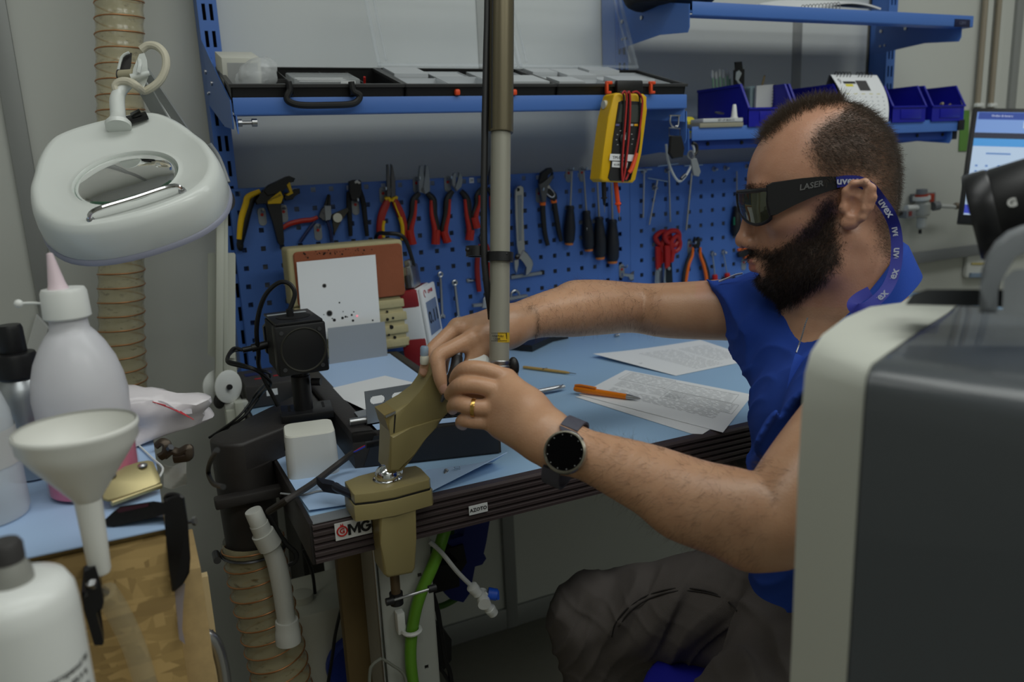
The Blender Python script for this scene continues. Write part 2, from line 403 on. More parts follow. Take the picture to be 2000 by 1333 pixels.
# leg column (perforated steel) and the rest of the frame
LEGM = mat('leg_grey', (172, 174, 168), .45)
lx0, lx1, ly = onY(742, 1150, 1.02).x, onY(846, 1150, 1.02).x, 1.02
holes = [(hx, z, hx+.006, z+.006) for z in [.06+.075*i for i in range(9)] for hx in ((lx1-lx0)*.42, (lx1-lx0)*.72)]
q = MB().plate(lx1-lx0, ZT-.055, [h for i, h in enumerate(holes) if (i//2+i) % 2], .002, Mx.Translation((lx0, ly, 0)))
part('leg', q, LEGM, wb, label='pale grey punched steel leg')
part('leg_return', MB().box((lx0+.001, ly+.05, (ZT-.055)/2), (.002, .1, ZT-.055)).box((lx1-.001, ly+.05, (ZT-.055)/2), (.002, .1, ZT-.055)), LEGM, wb)
part('leg_edge', MB().cyl((lx0-.004, ly+.002, 0), (lx0-.004, ly+.002, ZT-.06), .003), STEEL, wb)
for x, y in ((XL+.06, 1.735), (XR-.15, 1.02), (XR-.15, 1.66)): part('leg', MB().box((x, y, (ZT-.055)/2), (.09, .06, ZT-.055), bev=.003), LEGM, wb)
# stickers on the edge
def edge_label(px, py, w, h, col, nm):
    c = onY(px, py, YF-.004); part(nm, MB().box((c.x, YF-.0042, c.z), (w, .0012, h)), col, wb); return c
c = edge_label(690, 1033, .046, .0225, mat('label_silver', (206, 206, 204), .4), 'maker_label')
fx = lambda dx, dz, dy=.0052: frame((c.x+dx, YF-dy, c.z+dz), V((1, 0, 0)), V((0, 0, 1)), YM)
mz, gz = .0072, .0052; mk = lambda pts, dx: [(c.x+dx+u, YF-.0049, c.z+v) for u, v in pts]
part('letter_m', MB().prism(mk([(-.0080, -mz), (-.0045, -mz), (-.0045, mz*.35), (-.0005, -mz*.75), (.0005, -mz*.75), (.0045, mz*.35), (.0045, -mz), (.0080, -mz), (.0080, mz), (.0042, mz), (0, -mz*.05), (-.0042, mz), (-.0080, mz)], .0010), (0, -.0006, 0)), INK, wb)
ga = [math.radians(38+i*290/22) for i in range(23)]; go = [(.0068*math.cos(a), .0074*math.sin(a)) for a in ga]; gi = [(.0036*math.cos(a), .0042*math.sin(a)) for a in ga]
part('letter_g', MB().prism(mk(go[:-1]+[(.0068, -.0030), (.0068, .0014), (.0002, .0014), (.0002, -.0012), (.0036, -.0012)]+gi[::-1][2:], .0158), (0, -.0006, 0)), INK, wb)
ring = MB(); ring.tube([(c.x-.0142+.0062*math.cos(a), YF-.0052, c.z+.0062*math.sin(a)) for a in [i*math.pi/10 for i in range(20)]], .00105, n=6, closed=True, k=1)
part('logo_ring', ring, RED, wb)
text('logo_letter', 'G', .0092, fx(-.0142, 0), RED, wb, bold=.0003)
part('logo_flame', MB().prism([(c.x-.0165, YF-.0050, c.z+.006), (c.x-.0155, YF-.0050, c.z+.0105), (c.x-.0142, YF-.0050, c.z+.0075), (c.x-.0128, YF-.0050, c.z+.0105), (c.x-.0118, YF-.0050, c.z+.006)], (0, -.0006, 0)), RED, wb)
c = edge_label(934, 995, .027, .0125, mat('label_white', (218, 220, 220), .5), 'gas_label')
text('lettering', 'AZOTO', .0070, frame((c.x, YF-.0052, c.z), V((1, 0, 0)), V((0, 0, 1)), YM), INK, wb, bold=.0001)
# ---- under the bench
q = MB(); P = [onY(x, y, 1.08) for x, y in ((668, 1040), (735, 1040), (735, 1400), (690, 1400))]
xa, xb_ = onY(672, 1150, 1.10).x, onY(738, 1150, 1.10).x
solo('plywood_board', MB().box(((xa+xb_)/2, 1.14, .345), (xb_-xa, .024, .69), bev=.001), mat('plywood', (118, 98, 60), .6, noise=.6, nscale=8, stretch=(6, 6, 1), dark=.75), 'tan plywood board standing upright under the bench beside its steel leg', 'board')
xa, xb_ = onY(600, 1150, 1.5).x, onY(700, 1150, 1.5).x
t = thing('equipment_rack', 'dark equipment cabinet standing in the shade under the bench', 'cabinet', ((xa+xb_)/2, 1.62, 0))
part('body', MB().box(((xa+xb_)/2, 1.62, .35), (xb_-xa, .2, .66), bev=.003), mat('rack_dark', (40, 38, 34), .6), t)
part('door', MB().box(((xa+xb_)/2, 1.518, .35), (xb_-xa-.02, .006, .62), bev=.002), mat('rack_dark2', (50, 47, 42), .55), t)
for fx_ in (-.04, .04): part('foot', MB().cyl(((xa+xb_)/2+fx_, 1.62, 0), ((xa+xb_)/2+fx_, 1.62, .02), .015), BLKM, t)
p0 = onY(643, 1060, 1.44)
t = thing('white_pipe', 'white plastic pipe running down under the bench before the dark cabinet', 'pipe', (p0.x, 1.44, 0))
part('pipe', MB().cyl((p0.x, 1.44, .0), (p0.x, 1.44, .75), .014), WHITEPVC, t); part('pipe_clip', MB().cyl((p0.x, 1.44, .44), (p0.x, 1.44, .455), .018).box((p0.x+.02, 1.44, .447), (.03, .012, .012)), WHITEPVC, t)
# white tub with a blue round lid
t = thing('white_canister', 'white plastic canister with a blue round cap on its side, under the bench', 'canister', (.30, 1.30, 0))
c = onY(655, 1290, 1.27)
part('body', MB().box((c.x+.01, 1.36, (c.z+.09)/2), (.14, .15, c.z+.09), bev=.012), IVORY, t)
part('cap', MB().lathe([(.0, 0), (.052, 0), (.056, .004), (.056, .018), (.050, .022), (.046, .020), (.0, .020)], onY(696, 1288, 1.283), (0, -1, 0)), mat('cap_blue', (34, 58, 150), .5), t)
part('filler_neck', MB().lathe([(.02, 0), (.02, .012), (.014, .014), (.0, .014)], (c.x-.035, 1.34, c.z+.09), (0, 0, 1)), IVORY, t)
# green hose with its clip
q = MB(); gp = [onY(x, y, 1.005) for x, y in ((905, 1000), (868, 1040), (850, 1095), (820, 1165), (806, 1225), (802, 1290), (812, 1380), (815, 1470))]
gp[0] = V((gp[0].x, 1.04, gp[0].z))
solo('green_hose', q.tube(gp, .0088, n=12), GREEN, 'bright green hose running down the pale bench leg', 'hose')
t = thing('hose_clip', 'white plastic hose clip holding the green hose to the bench leg', 'clip', onY(800, 1220, 1.01))
g = onY(804, 1232, 1.003); q = MB().tube([g+V((.0125*math.cos(a), .0125*math.sin(a), 0)) for a in [i*math.pi/8 for i in range(16)]], .0032, n=6, closed=True, k=1); part('ring', q, WHITEP, t)
part('base', MB().box(g+V((-.013, .010, .012)), (.012, .014, .034), bev=.002), WHITEP, t)
solo('green_hose', MB().tube([onY(x, y, 1.3) for x, y in ((915, 1000), (895, 1035), (872, 1055), (840, 1080))], .008, n=10), mat('green_hose_dark', (70, 110, 44), .4), 'short darker green hose behind the bright one under the bench', 'hose')
solo('green_hose', MB().tube([onY(x, y, 1.3) for x, y in ((845, 1190), (870, 1182), (895, 1168), (920, 1150))], .006, n=10), MATS['green_hose_dark'], 'thin dark green hose behind the black power supply under the bench', 'hose')
# clear tube with white push-fit valve
q = MB().tube([onY(x, y, .99) for x, y in ((838, 1058), (862, 1080), (893, 1118), (923, 1148))], .0034, n=10)
t = thing('valve_tube', 'clear plastic tube ending in a white push fit valve with blue knob', 'tube', onY(893, 1118, .99))
part('tube', q, mat('clear_tube', (200, 202, 200), .2, alpha=.75), t)
a = onY(920, 1145, .985); b2 = onY(937, 1165, .985); c2 = onY(944, 1170, .985); d2 = onY(966, 1198, .985)
v = MB(); v.lathe([(.0055, 0), (.0085, .002), (.0085, .010), (.0075, .012), (.008, .018), (.006, .021)], a, b2-a, n=20); part('inlet_collar', v, WHITEP, t)
v = MB(); v.cyl(c2+V((-.004, -.013, -.002)), c2+V((.002, .012, .002)), .0095, n=22); part('valve_body', v, WHITEP, t)
v = MB(); v.lathe([(.007, 0), (.0075, .008), (.0085, .009), (.0085, .014), (.0075, .016), (.0075, .021), (.0055, .023)], onY(950, 1182, .985), d2-c2, n=20); part('outlet_collar', v, WHITEP, t)
k0 = onY(953, 1160, .985); k1 = onY(970, 1163, .98)
part('valve_neck', MB().cyl(c2, k0, .006), WHITEP, t)
v = MB(); v.cyl(k0, k1, .0088, n=12); v.box((k0+k1)/2+(k1-k0)*.6, (.004, .004, .014)); part('knob', v, mat('knob_blue', (36, 92, 214), .4), t)
# blue spray gun hanging behind, with black power supplies and cables
BGUN = mat('gun_blue', (20, 36, 110), .45)
t = thing('blue_tool_holster', 'dark blue plastic spray gun hanging under the bench behind the valve', 'spray gun', onY(915, 1080, 1.25))
def P_(pts, y): return [onY(a, b, y) for a, b in pts]
part('body', MB().prism(P_([(915, 1000), (962, 985), (950, 1060), (945, 1082), (950, 1092), (942, 1104), (928, 1108), (918, 1160), (905, 1178), (880, 1172), (868, 1160), (885, 1120), (893, 1060), (905, 1050)], 1.25), (0, .03, 0), bev=.006), BGUN, t)
part('nozzle', MB().prism(P_([(905, 1048), (880, 1056), (878, 1066), (900, 1075)], 1.245), (0, .02, 0), bev=.003), BGUN, t)
part('handle_pad', MB().prism(P_([(870, 1075), (905, 1065), (912, 1100), (890, 1135), (865, 1120)], 1.24), (0, .03, 0), bev=.004), BLKM, t)
solo('power_supply', MB().box(onY(872, 1130, 1.2)+V((0, .03, 0)), (.05, .06, .05), bev=.004), BLKM, 'black power supply block hanging behind the green hose', 'power supply')
solo('power_supply', MB().prism(P_([(849, 1218), (868, 1236), (882, 1250), (882, 1290), (866, 1312), (852, 1308)], 1.16), (0, .05, 0), bev=.004), BLKM, 'lower black power supply block beside the bench leg', 'power supply')
for i, (pts, r, lb) in enumerate((([(845, 1160), (855, 1195), (862, 1240), (870, 1290), (880, 1320), (888, 1400)], .004, 'thick black cable hanging right of the bench leg'),
        ([(858, 1305), (872, 1325), (878, 1345), (870, 1400)], .003, 'black cable dropping from the lower power supply'),
        ([(745, 1287), (728, 1300), (722, 1320), (722, 1400)], .0024, 'grey cable looping in front of the plywood board'))):
    solo('power_cable', MB().tube(P_(pts, 1.09 if i < 2 else .995), r, n=8), BLK if i < 2 else mat('cable_grey', (120, 122, 112), .5), lb, 'cable')
solo('power_cable', MB().tube(P_([(745, 1287), (765, 1300), (790, 1322), (800, 1380)], .995), .0022, n=8), MATS['cable_grey'], 'grey cable lying across the foot of the pale bench leg', 'cable')
solo('power_cable', MB().tube(P_([(592, 1075), (610, 1120), (618, 1190), (624, 1250), (640, 1310), (650, 1380)], 1.35), .003, n=8), BLK, 'black cable hanging below the left end of the bench', 'cable')
solo('power_cable', MB().tube(P_([(671, 1170), (665, 1195), (655, 1240), (648, 1290), (640, 1340)], 1.24), .003, n=8), BLK, 'black cable in front of the white canister under the bench', 'cable')

# ================================================================ dark extraction box with its duct
HB = .056; ZB = ZT+HB
bl, br_ = V((.250, 1.080, ZT)), V((.441, 1.030, ZT))
bx = (br_-bl).normalized(); bx.z = 0; by = V((-bx.y, bx.x, 0)); BW, BD = .213, .52
by = V((.02, 1, 0)).normalized(); 
BFM = frame(bl, bx, by, V((0, 0, 1)))
def B(u, v, w=0): return BFM @ V((u, v, w))
t = thing('extraction_box', 'dark plastic extraction box lined with pale blue sheets, ducted at its left side', 'extraction box', B(BW/2, BD/2))
def skew(pts, z0, z1): return MB().prism([B(u, v, z0) for u, v in pts], (0, 0, z1-z0), bev=.006, seg=2)
part('base_shell', skew([(0, 0), (BW, 0), (BW, BD), (0, BD)], .002, HB-.012), DUCT, t)
rim = MB()
for q_ in ([(0, 0), (BW, 0), (BW, .010), (0, .010)], [(0, 0), (.034, 0), (.034, BD), (0, BD)], [(BW-.02, 0), (BW, 0), (BW, BD), (BW-.02, BD)], [(0, BD-.012), (BW, BD-.012), (BW, BD), (0, BD)]):
    rim.prism([B(u, v, HB-.014) for u, v in q_], (0, 0, .013), bev=.004, seg=2)
part('rim', rim, DUCT, t)
gw, gd = BW-.054, .22; holes = []
for j in range(22):
    for i in range(16):
        u, v_ = .004+i*.0098+(.0049 if j % 2 else 0), .004+j*.0098
        if u+.0066 < gw-.002 and v_+.0062 < gd-.002: holes.append((u, v_, u+.0066, v_+.0062))
GM = BFM @ Mx.Translation((.034, .010, HB-.009)) @ Mx(((1, 0, 0, 0), (0, 0, 1, 0), (0, -1, 0, 0), (0, 0, 0, 1)))
# shear so that the grate follows the box outline
SH = BFM.inverted() @ frame(bl, bx, by, V((0, 0, 1)))
part('grate', MB().plate(gw, gd, holes, .0015, GM), BLKM, t, label='black perforated grate')
part('deck', skew([(.034, .23), (BW-.02, .23), (BW-.02, BD-.012), (.034, BD-.012)], HB-.012, HB-.007), DUCT, t)
part('front_panel', MB().prism([B(u, -.0015, w) for u, w in ((.012, .004), (BW-.004, .004), (BW-.004, HB-.004), (.03, HB-.008))], by*.002), mat('box_front', (40, 42, 48), .38), t)
# blue liner sheets and the white offcut paper on top of the box
solo('liner_sheet', sheet([B(u, v, HB-.003) for u, v in ((.03, .19), (BW-.022, .22), (BW-.02, .505), (.034, .505))]), MATB, 'pale blue liner sheet on the rear of the dark extraction box', 'sheet', 'blue liner sheets')
solo('liner_sheet', sheet([B(u, v, HB-.0005) for u, v in ((.036, .003), (BW-.012, .003), (BW-.012, .024), (.075, .024), (.062, .075), (.036, .075))]), MATB, 'narrow cut blue liner sheet along the front of the extraction box', 'sheet', 'blue liner sheets')
zc = ZB-.0015
solo('paper_offcut', sheet([onZ(x, y, zc) for x, y in ((632, 763), (752, 735), (822, 752), (800, 800), (714, 802))]), PAPER, 'white paper offcut lying on the blue sheet inside the extraction box', 'paper')
solo('metal_strip', sheet([onZ(x, y, zc+.001) for x, y in ((692, 808), (722, 801), (752, 806), (700, 818))], .002), GREYM, 'small grey metal strip on the extraction box behind the steel rod', 'strip')
# slotted bracket and rod
a = onZ(718, 832, ZB); ya = a.y
xr = onY(880, 800, ya).x; zt_ = onY(713, 766, ya).z
t = thing('slotted_bracket', 'grey slotted angle bracket standing on the extraction box', 'bracket', a)
holes = []
def slot(u, w, l, h):
    for k, (iu, iw) in enumerate(((0, h*.28), (h*.1, h*.1), (h*.28, 0))): holes.append((u+iu, w+iw, u+l-iu, w+h-iw))
for i in range(4):
    slot(.007+i*.033, .030, .022, .012); slot(.018+i*.033, .008, .022, .012)
part('plate', MB().plate(xr-a.x, zt_-ZB, holes, .0022, frame((a.x, ya, ZB), V((1, 0, 0)), V((0, 1, 0)), V((0, 0, 1)))), GREYM, t)
part('flange', MB().box(((a.x+xr)/2, ya+.012, ZB+.001), (xr-a.x, .024, .002)), GREYM, t)
r0, r1 = onZ(682, 826, ZB+.006), onZ(728, 819, ZB+.006)
t = thing('steel_rod', 'short bright steel rod lying beside the slotted bracket', 'rod', r0)
part('rod', MB().lathe([(.0045, 0), (.0055, .001), (.0055, .045), (.0045, .046)], r0, r1-r0, n=18), STEEL, t)

# duct adaptor and transparent hose (left end of the bench)
dc = V((.110, 1.190, 0))
t = thing('duct_adaptor', 'black rubber duct elbow feeding the clear hose at the bench end', 'duct', (dc.x, dc.y, .7))
R_ = .042; zt_d = onY(500, 856, 1.16).z; e1 = B(-.002, .16); e0 = B(-.002, .315)
pts = [V((dc.x+R_*math.cos(a), dc.y+R_*math.sin(a), 0)) for a in [math.radians(95+ i*175/14) for i in range(15)]]
out = pts + [V((e1.x, e1.y, 0)), V((e0.x, e0.y, 0))]
part('elbow_box', MB().prism([V((p.x, p.y, ZT+.003)) for p in out], (0, 0, zt_d-ZT-.003), bev=.006, seg=3), DUCT, t)
part('spigot', MB().lathe([(R_, ZT+.006), (R_-.001, .775), (R_-.003, .70), (R_-.004, .665)], (dc.x, dc.y, 0), (0, 0, 1)), DUCT, t)
part('damper_bar', MB().box((dc.x+.0, dc.y-R_-.002, .785), (.098, .02, .016), bev=.003), DUCT, t)
HOSEM = bpy.data.materials.new('amber_hose'); HOSEM.use_nodes = True
def hose_mat():
    nt = HOSEM.node_tree; b = nt.nodes['Principled BSDF']; b.inputs['Roughness'].default_value = .16
    tc = nt.nodes.new('ShaderNodeTexCoord'); n = nt.nodes.new('ShaderNodeTexNoise'); n.inputs['Scale'].default_value = 55; n.inputs['Detail'].default_value = 8
    mp = nt.nodes.new('ShaderNodeMapping'); mp.inputs['Scale'].default_value = (1, 1, 2.5); nt.links.new(tc.outputs['Object'], mp.inputs[0]); nt.links.new(mp.outputs[0], n.inputs['Vector'])
    cr = nt.nodes.new('ShaderNodeValToRGB'); cr.color_ramp.elements[0].position = .24; cr.color_ramp.elements[0].color = S(124, 110, 76); cr.color_ramp.elements[1].position = .42; cr.color_ramp.elements[1].color = S(198, 188, 150)
    nt.links.new(n.outputs['Fac'], cr.inputs[0]); nt.links.new(cr.outputs[0], b.inputs['Base Color'])
    b.inputs['Alpha'].default_value = .55; b.inputs['Coat Weight'].default_value = .5; b.inputs['Coat Roughness'].default_value = .08
hose_mat()
COPPER = mat('copper_wire', (196, 138, 92), .35, .7)
def clear_hose(name, lb, path, R, pitch, cat='hose'):
    P = catmull(path, 12); Ls = [0]
    for i in range(1, len(P)): Ls.append(Ls[-1]+(P[i]-P[i-1]).length)
    tot = Ls[-1]; nseg = int(tot/pitch*6)
    def ev(s):
        j = 0
        lo, hi = 0, len(Ls)-2
        while lo < hi:
            mid = (lo+hi+1)//2
            if Ls[mid] <= s: lo = mid
            else: hi = mid-1
        f = (s-Ls[lo])/max(Ls[lo+1]-Ls[lo], 1e-9); return P[lo].lerp(P[lo+1], f), (P[lo+1]-P[lo]).normalized()
    t = thing(name, lb, cat, P[-1])
    rings = []
    for i in range(nseg+1):
        s = tot*i/nseg*.9999; p, d = ev(s); x, y, z = basis(d, V((1, 0, 0)))
        rings.append([p+(x*math.cos(a)+y*math.sin(a))*(R*(1+.022*math.cos(2*math.pi*(s/pitch)-a))) for a in [2*math.pi*k/28 for k in range(28)]])
    m = MB(); m.rings(rings, cap=False); part('hose_wall', m, HOSEM, t, smooth=2)
    hp = []; turns = tot/pitch; nn = int(turns*26)
    for i in range(nn+1):
        s = tot*i/nn*.9999; p, d = ev(s); x, y, z = basis(d, V((1, 0, 0))); a = 2*math.pi*s/pitch
        hp.append(p+(x*math.cos(a)+y*math.sin(a))*(R*1.024))
    m = MB(); m.tube(hp, .0013, n=5, k=1); part('wire_helix', m, COPPER, t, smooth=2)
    return t
hp = [V((dc.x, dc.y, .70))]+[onY(x, y, dc.y) for x, y in ((497, 1085), (516, 1180), (542, 1290), (565, 1420), (585, 1600))]
ht = clear_hose('extraction_hose', 'clear amber extraction hose with wire spiral below the black duct', hp, R_+.0025, .0245)
q = MB(); q.tube([V((dc.x+(R_+.004)*math.cos(a), dc.y+(R_+.004)*math.sin(a), .684)) for a in [i*math.pi/14 for i in range(28)]], .004, n=6, closed=True, k=1, flat=.5)
part('hose_clamp', q, STEELD, ht); part('clamp_screw', MB().cyl((dc.x-R_-.012, dc.y-.014, .684), (dc.x-R_-.012, dc.y+.012, .684), .0055), STEELD, ht)
clear_hose('extraction_hose', 'clear amber spiral hose hanging on the wall behind the magnifier lamp', [onY(x, y, 1.66) for x, y in ((228, -420), (231, -180), (233, 0), (236, 250), (237, 500), (238, 650), (246, 780), (256, 900), (262, 1050))], onY(282, 100, 1.66).x-onY(235, 100, 1.66).x, .0265)
# white PVC elbow pipe in front of the hose
yv = dc.y-.075
t = thing('pvc_elbow', 'white plastic pipe bend hanging in front of the clear hose', 'pipe', onY(563, 1260, yv))
m = mpp(onY(530, 1100, yv))
p1 = [onY(x, y, yv) for x, y in ((494, 998), (503, 1020), (517, 1050))]
part('socket', MB().lathe([(15.5*m, 0), (16.5*m, .002), (17*m, .03), (16.5*m, .034), (13*m, .034), (13*m, .004)], p1[0], p1[2]-p1[0], n=24).cyl(p1[0]+(p1[2]-p1[0])*.5, p1[2]+(p1[2]-p1[0])*.12, 18*m), WHITEPVC, t)
part('upper_collar', MB().cyl(onY(513, 1042, yv), onY(528, 1068, yv), 22*m, 23*m, n=24), WHITEPVC, t)
part('pipe_bend', MB().tube([onY(x, y, yv) for x, y in ((520, 1052), (537, 1090), (549, 1140), (556, 1190), (561, 1225))], [18*m, 18.5*m, 19*m, 18*m, 18*m], n=24), WHITEPVC, t)
part('end_collar', MB().lathe([(22*m, 0), (23*m, .003), (23*m, .014), (24*m, .016), (25*m, .028), (25*m, .036), (20*m, .037)], onY(560, 1212, yv), onY(564, 1262, yv)-onY(560, 1212, yv), n=26), WHITEPVC, t)
solo('cable_tie_strap', MB().tube([onY(x, y, yv+.03) for x, y in ((520, 1000), (535, 1025), (556, 1060), (578, 1082), (576, 1098), (563, 1105))], .0035, n=8, flat=.4), BLK, 'black strap loop hanging beside the white pipe bend', 'strap')
solo('power_cable', MB().tube([onX(x, y, .05) for x, y in ((424, 880), (410, 905), (407, 925), (416, 945), (436, 952))], .0028, n=8), BLK, 'black cable looping out left of the black duct', 'cable')

# ================================================================ things on the left end of the bench
# white rounded box
t = thing('white_box', 'small white rounded plastic box with a round port, at the bench corner', 'box', onZ(612, 915, ZT))
c = onZ(610, 922, ZT); c = V((c.x+.002, c.y+.004, 0)); q = MB()
rws = [(.0, 1.0), (.004, 1.03), (.05, 1.0), (.084, .965)]
RT_ = Mx.Translation((c.x, c.y, ZT+.0012)) @ Mx.Rotation(math.radians(-8), 4, 'Z')
q.rings([[RT_ @ V((u*k, v*k, z)) for u, v in rr(.072, .066, .013, 5)] for z, k in ((0, .99), (.002, 1.0), (.04, .98), (.0615, .955))])
part('shell', q, mat('box_white', (212, 214, 212), .4), t)
q = MB(); q.rings([[RT_ @ V((u*k, v*k, z)) for u, v in rr(.072, .066, .013, 5)] for z, k in ((.0615, .955), (.0638, .925), (.0640, .90))]); part('top', q, mat('box_top', (218, 218, 208), .45), t)
q = MB(); q.cyl(RT_ @ V((-.0352, -.012, .044)), RT_ @ V((-.0365, -.012, .044)), .0055, n=20); part('port', q, BLKM, t)
# laser power sensor head on its post
_pc = onZ(600, 812, zt_d); yh = _pc.y-.035; x0, x1 = onY(540, 690, yh).x, onY(641, 690, yh).x; z1, z0 = onY(587, 634, yh).z, onY(600, 731, yh).z
t = thing('laser_sensor', 'black cube shaped laser sensor head on a post and square base', 'sensor', ((x0+x1)/2, yh+.05, zt_d))
cx, cz = (x0+x1)/2, (z0+z1)/2; w = x1-x0
part('front_block', MB().box((cx, yh+.012, cz), (w, .024, z1-z0), bev=.003), BLK, t)
part('aperture', MB().lathe([(.0335, 0), (.0345, .0012), (.033, .002), (.031, .0003), (0, .0002)], (cx+.002, yh+.0005, cz-.001), (0, -1, 0), n=40), mat('absorber', (40, 39, 32), .75), t, label='round dark olive absorber window')
for i in range(11): part('cooling_fin', MB().box((cx, yh+.030+i*.0068, cz), (w-.004, .0032, z1-z0-.004), bev=.0008), BLK, t)
part('core', MB().box((cx, yh+.065, cz), (w-.022, .09, z1-z0-.022)), BLKM, t)
oc = [(cx+(w/2)*a, cz+(w/2)*b_) for a, b_ in ((-.55, 1), (.55, 1), (1, .55), (1, -.55), (.55, -1), (-.55, -1), (-1, -.55), (-1, .55))]
part('rear_plate', MB().prism([(a, yh+.106, b_) for a, b_ in oc], (0, .012, 0)), BLK, t)
part('top_plate', MB().box((cx, yh+.056, z1+.002), (w-.006, .108, .004), bev=.001), BLK, t)
part('top_disc', MB().lathe([(.026, 0), (.026, .001), (.0245, .0012), (0, .0012)], (cx, yh+.05, z1+.004), (0, 0, 1)), BLKM, t)
part('label_strip', MB().box((cx-.004, yh+.082, z1+.0045), (.06, .008, .0008)), mat('label_grey', (170, 176, 180), .5), t)
for a in (-1, 1):
    for b_ in (-1, 1): part('screw', MB().cyl((cx+a*w*.37, yh-.0002, cz+b_*w*.37), (cx+a*w*.37, yh-.0012, cz+b_*w*.37), .0032, n=12), STEELD, t)
part('cable_gland', MB().cyl((cx-.004, yh+.05, z1+.004), (cx-.004, yh+.05, z1+.016), .0055), BLK, t)
py = yh+.035; pz = zt_d+.010
part('post', MB().cyl((cx+.002, py, pz), (cx+.002, py, z0+.004), .0105), BLK, t)
part('post_holder', MB().cyl((cx-.001, py+.0, pz), (cx-.001, py, pz+.055), .0145), BLK, t)
part('thumb_screw', MB().cyl((cx+.014, py-.01, pz+.045), (cx+.026, py-.018, pz+.045), .006), BLK, t)
bm_ = Mx.Translation((_pc.x, _pc.y, zt_d+.006)) @ Mx.Rotation(math.radians(-8), 4, 'Z')
part('base_plate', MB().box((0, 0, 0), (.078, .062, .012), M=bm_, bev=.0015), BLK, t)
for s_ in (-1, 1): part('base_slot', MB().box((s_*.026, .008, .0062), (.004, .03, .0006), M=bm_), BLKM, t)
part('connector', MB().cyl((cx-w/2+.004, yh+.100, cz-.006), (cx-w/2-.022, yh+.100, cz-.009), .0065).cyl((cx-w/2-.022, yh+.100, cz-.009), (cx-w/2-.036, yh+.100, cz-.010), .0045), BLK, t)
cg = V((cx-.004, yh+.05, z1+.014))
solo('sensor_cable', MB().tube([cg, onY(576, 575, yh+.05), onY(565, 555, yh+.055), onY(545, 553, yh+.06), onY(520, 575, yh+.07), onY(506, 610, yh+.08), onY(501, 650, yh+.09), onY(505, 690, yh+.10), V((cx-.05, yh+.11, z0-.01)), V((cx-.03, yh+.1, zt_d+.004))], .0036, n=8), BLK, 'black cable arching over the sensor head', 'cable')
cp = V((cx-w/2-.036, yh+.100, cz-.010))
for i in range(2):
    solo('sensor_cable', MB().tube([cp, cp+V((-.014, 0, .0+.004*i)), onY(444, 704+i*3, yh+.07), onY(470, 712+i*4, yh+.05), onY(500, 722+i*2, yh+.04), onY(528, 735+i*14, yh+.08), onY(500+i*10, 770, 1.41), onY(466+i*10, 815, 1.40), V((.08+i*.01, 1.41, .80))], .0022 if i == 0 else .003, n=8), BLK, ('thin black cable looping from the sensor plug', 'thicker black cable dropping behind the duct from the sensor plug')[i], 'cable')
# dark control box with a red trimmed front behind
a, b2 = onZ(500, 785, ZT), onZ(600, 760, ZT)
t = thing('control_box', 'low dark grey control box with red markings behind the sensor base', 'control box', (.225, 1.52, ZT))
cb = V((.222, 1.545, ZT+.0225)); part('case', MB().box(cb, (.13, .13, .043), bev=.004), DGREY, t)
for i in range(3): part('red_button', MB().box(cb+V((-.035+i*.035, -.02+.004*i, .022)), (.016, .006, .002), bev=.0008), mat('mark_red', (150, 30, 36), .5), t)
part('display', MB().box(cb+V((-.03, .02, .022)), (.05, .02, .0015)), mat('mark_blue', (40, 46, 90), .4), t)
part('rating_label', MB().box(cb+V((-.02, -.0655, .004)), (.02, .001, .012)), PAPER, t)
part('mount_wedge', MB().prism([cb+V((.02, .0, .022)), cb+V((.05, .0, .022)), cb+V((.05, .0, .06)), cb+V((.03, .0, .06))], (0, .03, 0)), DGREY, t)
# refractory bricks
yb_ = 1.555; bx0 = onY(563, 520, yb_).x; bw, bh, bt = .230, .114, .062
zb2_ = onY(793, 578, yb_).z; zb1 = ZB
BRK = mat('brick_orange', (150, 86, 58), .9, noise=.5, nscale=26, dark=.8, bump=.5, bscale=70)
BRC = mat('brick_cream', (186, 176, 136), .9, noise=.35, nscale=40, dark=.8, bump=.4, bscale=90)
hb = zb2_-zb1
t = thing('cream_brick', 'cream refractory brick supporting the orange one, front ridged with dark pits', 'brick', (bx0+bw/2, yb_+.04, zb1))
part('body', MB().box((bx0+bw/2+.004, yb_+.036, zb1+hb/2), (bw, .06, hb-.0006), bev=.003), BRC, t)
for i in range(4): part('ridge', MB().box((bx0+bw/2+.004, yb_+.0045, zb1+hb*(.12+.25*i)), (bw-.006, .005, hb*.16), bev=.002), BRC, t)
q = MB()
for x, y, r in ((757, 625, 3.2), (768, 622, 2.4), (765, 640, 4), (760, 655, 2.2), (772, 660, 2.6), (757, 610, 2)): p = onY(x, y, yb_+.001); q.cyl(p, p+V((0, .006, 0)), r*mpp(p), n=9)
part('pit', q, INK, t, kind='stuff')
t = thing('orange_brick', 'orange refractory brick with a pitted face and cream edges, behind the white card', 'brick', (bx0+bw/2, yb_+.03, zb2_))
part('body', MB().box((bx0+bw/2, yb_+.034, zb2_+bh/2), (bw, bt, bh), bev=.006, seg=3), BRC, t)
part('fired_face', MB().prism([(bx0+bw/2+u+.004, yb_+.004, zb2_+bh/2+v-.003) for u, v in rr(bw-.014, bh-.008, .008)], (0, -.005, 0), bev=.002), BRK, t, label='pitted orange face')
q = MB()
for i in range(46):
    x = random.gauss(662, 34); y = 488+abs(random.gauss(0, 9))-(x-660)*.07
    if 575 < x < 780: p = onY(x, y, yb_-.0013); q.cyl(p, p+V((0, .002, 0)), random.choice((.6, .9, 1.2, 2.0))*mpp(p), n=7)
part('pit', q, mat('pit_dark', (58, 36, 26), .9), t, kind='stuff')
